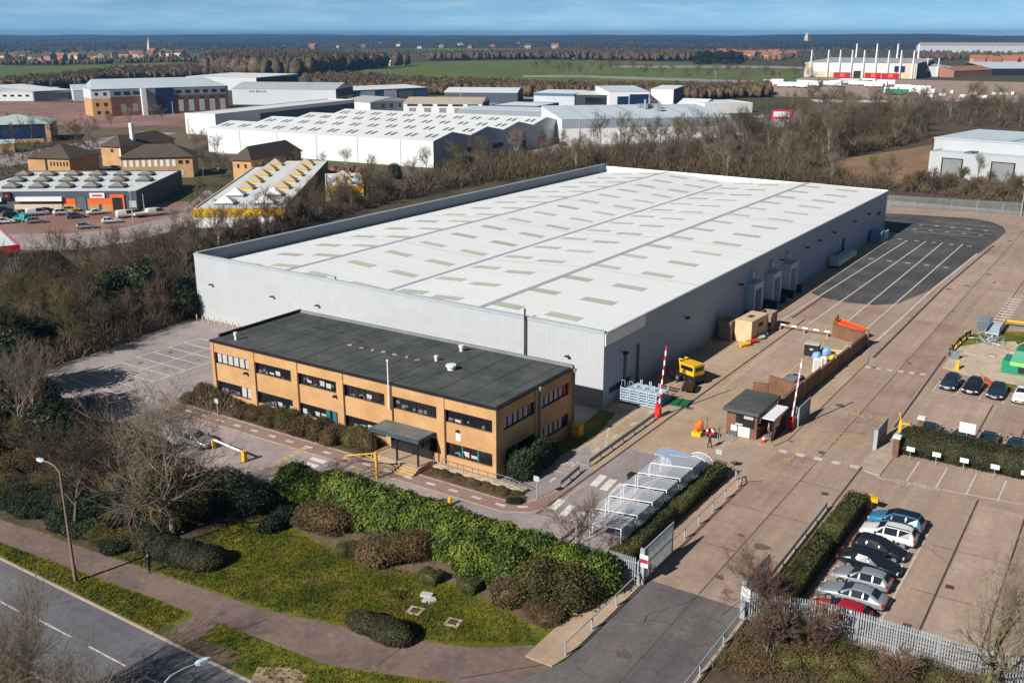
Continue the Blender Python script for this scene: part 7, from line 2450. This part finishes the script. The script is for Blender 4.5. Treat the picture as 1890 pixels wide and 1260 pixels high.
# white factory with a many ridged roof
wf_ = shed('factory', 'big white factory with rows of paired skylights over a zigzag ridged roof', 'factory', (800, 310), (1032, 262), 95, 8.2, 'palecl', 'whiteroof', 'gable_y', 2.0, [('roller_door', 'f', .22, .30, 0, 4.5, 'navyclad'), ('window', 'f', .42, .50, 2.4, 4.0, 'dark'), ('window', 'f', .56, .62, 3, 4.4, 'dark'), ('door', 'f', .66, .69, 0, 6, 'dark'), ('roller_door', 'f', .8, .86, 0, 3.5, 'red')], n=4, lights=(8, 12), lw=1.9, ll=.55, lmat='darklight')
MB().box(-.3, -.3, 0, -.02, 95.3, 8.3).build('white_side_wall', 'whitecl', wf_)
m = MB()
for k in range(5):
    m.box(-.38, 12 + 17 * k, 0, -.31, 12.25 + 17 * k, 8.2)
m.build('downpipe', 'trim', wf_)
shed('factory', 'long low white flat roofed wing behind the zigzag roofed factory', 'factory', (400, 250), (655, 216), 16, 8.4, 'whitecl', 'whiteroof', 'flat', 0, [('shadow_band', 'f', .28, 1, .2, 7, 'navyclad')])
# pale unit with two doors at the right
ru = shed('industrial_unit', 'pale grey unit with two big roller doors at the right edge', 'industrial unit', (1711, 326), (1990, 352), 26, 7.2, 'clad', 'skyroof', 'flat', 0, [('roller_door', 'f', .10, .23, .2, 5.6, 'shutter', .1), ('door_frame', 'f', .09, .24, .1, 5.9, 'dark', .05), ('roller_door', 'f', .44, .58, .2, 5.6, 'shutter', .1), ('door_frame', 'f', .43, .59, .1, 5.9, 'dark', .05), ('door', 'f', .235, .26, 0, 2.6, 'dark', .12)])
MB().box(-2.5, 9, 0, 60, 46, 10.4).build('rear_block', 'clad', ru)
MB().box(-2.8, 8.8, 10.401, 60.2, 46.2, 10.65).build('rear_roof', 'skyroof', ru)
MB().box(18, 9, 10.651, 19.6, 46, 10.75).build('roof_seam', 'trim', ru)
MB().box(9, 2, 7.3, 11.2, 7.5, 7.65).build('roof_hatch', 'plinth', ru)
# retail units with pyramid rooflights
rt_ = shed('retail_unit', 'low dark fronted retail terrace with pyramid rooflights on a pale flat roof', 'shop terrace', (-70, 391), (255, 389), 38, 4.4, 'navyclad', 'whiteroof', 'flat', 0,
           [('shop_front', 'f', .0, .2, .1, 1.7, 'cream', .1), ('awning', 'f', .0, .24, 2.5, 3.4, 'white', .8), ('sign_board', 'f', .25, .29, 2.9, 4.6, 'dark', .5), ('sign_lettering', 'f', .262, .278, 3.5, 4.0, 'red', .55), ('awning', 'f', .32, .58, 2.5, 3.5, 'white', .8), ('shop_front', 'f', .3, .57, .1, 1.7, 'cream', .1),
            ('shop_front', 'f', .585, .65, 1.6, 3.0, 'orange', .12), ('brick_base', 'f', .585, .65, 0, 1.59, 'brick', .12), ('roller_door', 'f', .655, .71, 0, 3.4, 'plinth', .12), ('shop_front', 'f', .72, .85, 1.6, 3.0, 'orange', .12), ('brick_base', 'f', .72, .78, 0, 1.59, 'brick', .12), ('brick_base', 'f', .80, .85, 0, 1.59, 'brick', .12),
            ('sign_board', 'f', .735, .82, 3.1, 4.3, 'white', .25), ('sign_lettering', 'f', .75, .805, 3.5, 3.9, 'red', .3), ('door_surround', 'f', .85, .93, 0, 3.9, 'orange', .3), ('doorway', 'f', .862, .918, 0, 3.2, 'dark', .35), ('window', 'f', .955, .995, .8, 2.4, 'blind', .1)])
w_ = rt_['w_']


def pyramid(rt, x, y, s, h0, mat_a, mat_b, rise=1.3):
    m = MB().box(x - s, y - s, h0, x + s, y + s, h0 + .5)
    b = m.build('rooflight', mat_b, rt)
    MB().add([(x - s - .1, y - s - .1, h0 + .51), (x + s + .1, y - s - .1, h0 + .51), (x + s + .1, y + s + .1, h0 + .51), (x - s - .1, y + s + .1, h0 + .51), (x, y, h0 + .51 + rise)], [(0, 1, 4), (1, 2, 4), (2, 3, 4), (3, 0, 4)]).build('pyramid_cap', mat_a, b)


for j, y in enumerate((8, 19, 30)):
    for k in range(6):
        x = w_ * (.06 + .155 * k + (.07 if j % 2 else 0))
        if x < w_ - 3:
            pyramid(rt_, x, y, 1.8, 4.46, 'pyr', 'navyclad', .95)
# depot with yellow trim
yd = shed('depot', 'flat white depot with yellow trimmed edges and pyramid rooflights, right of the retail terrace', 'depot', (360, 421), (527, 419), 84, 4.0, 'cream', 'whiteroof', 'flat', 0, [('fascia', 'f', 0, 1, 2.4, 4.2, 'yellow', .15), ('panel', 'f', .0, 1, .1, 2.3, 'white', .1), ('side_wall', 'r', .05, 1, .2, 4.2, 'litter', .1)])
w_ = yd['w_']
for j in range(7):
    for k in range(2):
        pyramid(yd, w_ * (.28 + .45 * k), 7 + 11.5 * j, 2.1, 4.06, 'tanroof' if j > 1 else 'white', 'yellow' if j > 1 else 'shutter', 1.5)
yd2 = shed('depot', 'smaller flat wing with a yellow fascia stepping back from the white depot', 'depot', (602, 376), (672, 374), 24, 4.0, 'cream', 'whiteroof', 'flat', 0, [('fascia', 'f', 0, 1, 2.4, 4.2, 'yellow', .15)])
for j in range(2):
    pyramid(yd2, yd2['w_'] * .5, 6 + 11 * j, 2, 4.06, 'tanroof', 'yellow', 1.5)
# brick offices with hipped roofs
B1 = shed('office_building', 'tan brick office with a double hipped roof and white windows on its dark side', 'office building', (190, 306), (226, 308), 26, 6.2, 'brick', 'tile', 'hip', 3.2, [('window', 'f', .5, .62, 4.4, 5.4, 'dark'), ('stair_glass', 'f', .93, 1.0, .3, 5.8, 'white')] + win_row('r', 5, 3.9, 5.2, 'white', .3, .95, .5))
MB().tube((6, 8, 7), (6, 8, 13), .8, .8, 8).build('chimney', 'white', B1)
shed('office_building', 'long tan brick office with a hipped brown roof and a row of white windows', 'office building', (226, 330), (358, 327), 12, 6.0, 'brick', 'tile', 'hip', 3.2, win_row('f', 9, 3.3, 5.2, 'white', .02, .78, .55) + [('window', 'f', .80, .86, 4, 5, 'dark'), ('window', 'f', .9, .95, 4, 5, 'dark')] + win_row('f', 8, .6, 2.2, 'blind', .02, .9, .5))
shed('office_building', 'brick office with a wide hipped roof above the retail terrace', 'office building', (55, 328), (132, 330), 15, 5.8, 'brick', 'tile', 'hip', 3.4, [('stair_glass', 'f', .42, .47, .3, 5.4, 'dark')] + win_row('f', 6, 3.6, 4.8, 'dark', .52, .98, .45) + win_row('f', 5, .5, 1.8, 'white', .5, .98, .4))
shed('office_building', 'brick office with a dark hipped roof and white windows before the white factory', 'office building', (432, 334), (466, 336), 26, 6.0, 'brick', 'tile', 'hip', 3.6, win_row('f', 2, 3.8, 4.9, 'dark', .1, .9, .3) + win_row('r', 7, 3.6, 5.0, 'white', .1, .95, .5))
shed('office_building', 'pale green roofed building with tan brick columns at the left edge', 'office building', (-40, 266), (96, 262), 24, 7.0, 'bluegl', M('pale_green_roof', (.38, .47, .45), var=.08, scale=.1), 'hip', 3.0, [('brick_column', 'f', .93, 1.0, 0, 7, 'brick', .4), ('brick_base', 'f', 0, .9, 0, 1.4, 'brick', .1)])
shed('garage', 'small pale roofed outbuilding at the left edge below the green roof', 'outbuilding', (-20, 285), (28, 283), 9, 3.4, 'brick', 'skyroof', 'mono', .7)
rr = shed('industrial_unit', 'corner of a unit with a red roof edge at the far left', 'industrial unit', (-60, 535), (44, 522), 24, 6.2, 'greyclad', 'whiteroof', 'flat', 0, trim=(5.3, 6.6, 'red'))
# red storage building
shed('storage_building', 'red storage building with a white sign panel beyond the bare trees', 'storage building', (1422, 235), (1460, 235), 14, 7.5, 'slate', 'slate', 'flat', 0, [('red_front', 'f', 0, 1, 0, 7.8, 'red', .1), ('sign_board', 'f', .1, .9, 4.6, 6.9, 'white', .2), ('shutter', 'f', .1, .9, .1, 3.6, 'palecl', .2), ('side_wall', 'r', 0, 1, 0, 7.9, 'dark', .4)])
shed('storage_building', 'long low maroon shed behind the red storage building', 'storage building', (1500, 206), (1640, 208), 14, 5, M('maroon_clad', (.15, .03, .03)), 'whiteroof', 'mono', .6)
# stadium
sd_ = shed('stadium', 'football stadium with white roof masts and dark red banners', 'stadium', (1484, 142), (1690, 146), 120, 14, 'whitecl', 'greyroof', 'mono', 2.5,
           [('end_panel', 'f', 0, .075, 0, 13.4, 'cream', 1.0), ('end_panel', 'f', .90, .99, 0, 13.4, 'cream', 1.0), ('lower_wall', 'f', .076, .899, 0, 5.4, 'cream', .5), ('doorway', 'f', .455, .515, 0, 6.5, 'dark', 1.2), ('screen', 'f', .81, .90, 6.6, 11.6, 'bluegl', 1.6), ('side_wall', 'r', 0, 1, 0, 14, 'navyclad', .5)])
w_ = sd_['w_']
for i in range(9):
    x = w_ * (.02 + .085 + .1075 * i) - (5 if i == 0 else 0)
    MB().tube((x, -2, 0), (x, -1, 26), .95, .6, 6).tube((x, -1, 25), (x + 1, 16, 15), .3).build('mast', 'white', sd_)
for i in range(4):
    x = w_ * (.25 + .2 * i)
    MB().tube((x, 115, 15), (x, 116, 31), .9, .7, 6).build('mast', 'white', sd_)
for u0, u1, lb_ in ((.32, .47, 'dark red banner with an orange patch on the stadium forecourt, the separate one'), (.595, .735, 'dark red banner with an orange patch, middle one before the stadium'), (.74, .89, 'dark red banner with an orange patch at the right end of the stadium')):
    c = sd_.matrix_basis @ Vector((w_ * (u0 + u1) / 2, -24, 0))
    bt_ = thing('banner', lb_, 'banner', (c.x, c.y), sd_.rotation_euler.z)
    hw = w_ * (u1 - u0) / 2
    MB().box(-hw, 0, .6, hw, .6, 5.6).build('cloth', M('banner_red', (.40, .01, .04)), bt_)
    MB().box(-hw * .22, -.12, 1.8, hw * .3, -.01, 4.6).build('emblem', 'orange', bt_)
    MB().box(-hw, .2, 0, -hw + .5, .5, .59).box(hw - .5, .2, 0, hw, .5, .59).build('post', 'galv', bt_)
shed('stadium_stand', 'low white stand with short masts, right of the masted stadium', 'stand', (1693, 142), (1752, 142), 50, 10, 'whitecl', 'greyroof', 'mono', 2, [('opening', 'f', .1, .4, 0, 5, 'dark'), ('opening', 'f', .6, .95, 0, 5, 'dark')] + [('mast', 'f', t, t + .02, 0, 18, 'white', 1.5) for t in (.25, .6)])
shed('warehouse', 'very long pale warehouse on the horizon at the right', 'warehouse', (1690, 99), (1990, 101), 160, 17, M('far_grey_wall', (.40, .42, .45)), 'tanroof', 'mono', 6)
shed('retail_unit', 'long blue grey roofed building at the right edge beyond the stadium', 'shop terrace', (1828, 140), (1990, 140), 60, 7, 'dark', 'skyroof', 'mono', 5)
shed('retail_unit', 'low red brown building between the stadium and the right edge', 'shop terrace', (1760, 143), (1830, 140), 26, 6, 'redbrickfar', M('rust_roof', (.30, .15, .09), var=.2), 'gable_x', 4)
# lorries and containers before the stadium
rsv = random.Random(9)
for i in range(30):
    px = 1405 + i * 10.5 + rsv.uniform(-3, 3)
    py = 158 + rsv.uniform(-3, 6) + (12 if i > 22 else 0)
    p = at(px, py)
    L_ = rsv.uniform(9, 15)
    t_ = thing('lorry_trailer', 'white box trailer parked on the forecourt below the stadium', 'trailer', (p.x, p.y), rsv.uniform(-.4, .8), 'white trailers below the stadium')
    MB().box(-L_ / 2, -1.3, 1.1, L_ / 2, 1.3, 4.0 + rsv.random()).build('body', 'white' if i % 6 else 'green', t_)
    MB().box(-L_ / 2 + .5, -1.1, 0, -L_ / 2 + 2.4, 1.1, 1.09).box(L_ / 2 - 3, -1.1, 0, L_ / 2 - .8, 1.1, 1.09).build('wheel', 'rubber', t_)
# far houses, village and church spires
CH = None
for px, py, h_, lb_, k in ((277, 101, 36, 'slim pale church spire rising over the far village at the left', 0), (1488, 82, 40, 'far church spire left of the stadium, against the dark ridge', 1)):
    p = at(px, py)
    t_ = thing('church', lb_, 'church', (p.x, p.y, hillz(p.x, p.y) if k else 0))
    s = 3.2 if not k else 8
    MB().box(-s, -s, 0, s, s, h_ * .45).build('tower', 'cream', t_)
    MB().add([(-s, -s, h_ * .45), (s, -s, h_ * .45), (s, s, h_ * .45), (-s, s, h_ * .45), (0, 0, h_)], [(0, 1, 4), (1, 2, 4), (2, 3, 4), (3, 0, 4)]).build('spire', 'cream', t_)
    MB().add([(s, -s, 0), (s + 22, -s, 0), (s + 22, s, 0), (s, s, 0), (s, -s, 9), (s + 22, -s, 9), (s + 22, s, 9), (s, s, 9), (s, 0, 15), (s + 22, 0, 15)], [(0, 1, 5, 4), (1, 2, 6, 9, 5), (2, 3, 7, 6), (3, 0, 4, 8, 7), (4, 5, 9, 8), (6, 7, 8, 9)]).build('nave', 'slate', t_)


def house(px, py, s, wall, roof, rz, label, group):
    p = at(px, py)
    t_ = thing('house', label, 'house', (p.x, p.y), rz, group)
    w, d, h_ = 6.0 * s, 4.0 * s, 5.2 * s
    m = MB().add([(-w, -d, 0), (w, -d, 0), (w, d, 0), (-w, d, 0), (-w, -d, h_), (w, -d, h_), (w, d, h_), (-w, d, h_), (-w, 0, h_ + 3.2 * s), (w, 0, h_ + 3.2 * s)], [(0, 1, 5, 4), (1, 2, 6, 9, 5), (2, 3, 7, 6), (3, 0, 4, 8, 7)])
    m.build('wall', wall, t_)
    r_ = MB()
    r_.quad((-w - .4, -d - .4, h_ - .2), (w + .4, -d - .4, h_ - .2), (w + .4, 0, h_ + 3.4 * s), (-w - .4, 0, h_ + 3.4 * s)).quad((-w - .4, 0, h_ + 3.4 * s), (w + .4, 0, h_ + 3.4 * s), (w + .4, d + .4, h_ - .2), (-w - .4, d + .4, h_ - .2))
    r_.build('roof', roof, t_)
    return t_


HR = random.Random(17)
MT['tileroof_red'] = M('red_tile_roof', (.28, .12, .07), var=.15, scale=.1)
for i in range(30):
    px = 3 + 11.3 * i + HR.uniform(-4, 4)
    house(px, 112 - (5 if px > 200 else 0) + HR.uniform(-3, 2), HR.uniform(1.1, 1.7), HR.choice(['cream', 'redbrickfar', 'cream', 'brick']), HR.choice(['tile', 'tileroof_red', 'tile']), HR.uniform(-.8, .8), 'small house in the far village beyond the green field at the left', 'houses of the far village at the left')
for i in range(15):
    px = 1312 + 10.5 * i
    house(px, 107 + HR.uniform(-3, 3), HR.uniform(1.2, 1.7), HR.choice(['redbrickfar', 'brick', 'cream']), 'tileroof_red', HR.uniform(-.8, .8), 'orange brick house left of the stadium', 'brick houses left of the stadium')
for i in range(10):
    house(1800 + 11 * i, 118 + HR.uniform(-4, 5), HR.uniform(1.2, 1.6), HR.choice(['redbrickfar', 'brick']), 'tileroof_red', HR.uniform(-.8, .8), 'brick house beyond the stadium at the right', 'brick houses right of the stadium')
for i in range(9):
    house(980 + 13 * i + HR.uniform(-4, 4), 107 + HR.uniform(-2, 2), HR.uniform(1.1, 1.7), HR.choice(['redbrickfar', 'cream']), 'tile', HR.uniform(-.8, .8), 'house among bare trees beyond the green fields', 'houses beyond the green fields')
for i in range(16):
    house(480 + 36 * i + HR.uniform(-12, 12), 88 + HR.uniform(-4, 3), HR.uniform(1.1, 1.9), HR.choice(['cream', 'tanroof', 'redbrickfar', 'redbrickfar']), HR.choice(['tile', 'tileroof_red']), HR.uniform(-.8, .8), 'pale speck of a house in the far wooded country', 'houses far off in the wooded country')
house(716, 121, .8, 'white', 'whiteroof', .2, 'white farm shed at the edge of the big brown wood', None)
# cars and clutter round the brick offices
gV = 'cars parked round the tan brick offices'
for px, py, pt, lb_ in ((205, 318, PN, 'dark car between the two tan brick offices'), (216, 314, PW, 'white car by the tan brick office stair'), (398, 318, PW, 'white car right of the long brick office'), (585, 323, PBL, 'blue car by the white factory wall'), (600, 319, PR, 'red car by the white factory wall'), (572, 318, PN, 'dark car among the junk by the white factory'), (1000, 268, PBL, 'blue car at the end of the zigzag roofed factory'), (1040, 268, PR, 'red car at the end of the zigzag roofed factory')):
    p = at(px, py)
    car('hatch', pt, p.x, p.y, HR.uniform(0, 3), lb_, gV)
for i in range(8):
    p = at(1505 + i * 17, 216 + HR.uniform(-3, 5))
    car('saloon', HR.choice([PW, PS, PB, PN]), p.x, p.y, HR.uniform(0, 3), 'car parked in the yard behind the red storage building', 'cars behind the red storage building')
for i in range(10):
    p = at(1700 + i * 19, 176 + HR.uniform(-3, 8))
    t_ = thing('parked_van', 'white van scattered in the scrub below the stadium', 'van', (p.x, p.y), HR.uniform(0, 3), 'white vans below the stadium')
    MB().box(-2.6, -1, .4, 1.8, 1, 2.4).box(1.801, -1, .4, 2.6, 1, 1.3).build('body', 'white', t_)
    MB().tube((-1.6, -1.02, .4), (-1.6, 1.02, .4), .4).tube((1.6, -1.02, .4), (1.6, 1.02, .4), .4).build('wheel', 'rubber', t_)
# junk between depot and factory
rsj = random.Random(4)
m = MB()
for k in range(40):
    p = at(rsj.uniform(575, 660), rsj.uniform(312, 330))
    m.obox((p.x, p.y, 0), (rsj.uniform(1, 3), rsj.uniform(.6, 1.4), rsj.uniform(.3, 1.4)), rsj.random() * 3)
o = m.build('scrap_pallets', M('rusty_wood_scrap', (.22, .11, .08), var=.3, scale=.3))
tag(o, 'spread of rusty brown pallets and scrap by the white factory wall', 'scrap')
# litter on the lawn and loose stone slabs
m = MB().obox((0, 0, 0), (.9, .5, .25), .3).obox((.7, -.3, 0), (.6, .5, .2), 1.0).obox((.3, -.6, 0), (.4, .4, .15), .2)
single('litter_bags', m, 'blind', 'heap of pale litter bags on the lawn below the small clipped bushes', 'litter', (-41.2, 50.9))
for x, y, lb_ in ((-40.7, 48.9, 'square inspection cover in a pale frame on the lawn, nearer the oval bush'), (-37.5, 49.2, 'square inspection cover in a pale frame on the lawn, farther from the oval bush')):
    t_ = thing('inspection_cover', lb_, 'cover', (x, y), .2)
    MB().box(-.55, -.5, 0, .55, .5, .06).build('frame', 'stone', t_)
    MB().box(-.33, -.3, .061, .33, .3, .075).build('plate', 'iron', t_)
lp = MB().lathe((0, 0, 0), [(.5, 0), (.6, .5), (.5, 1.1), (.2, 1.3), (.02, 1.35)], 10)
p = at(383, 433)
single('water_butt', lp, 'green', 'round green tank in the scrub by the yellow trimmed depot', 'tank', (p.x, p.y))
for o in list(bpy.data.objects):
    if 'w_' in o:
        del o['w_']
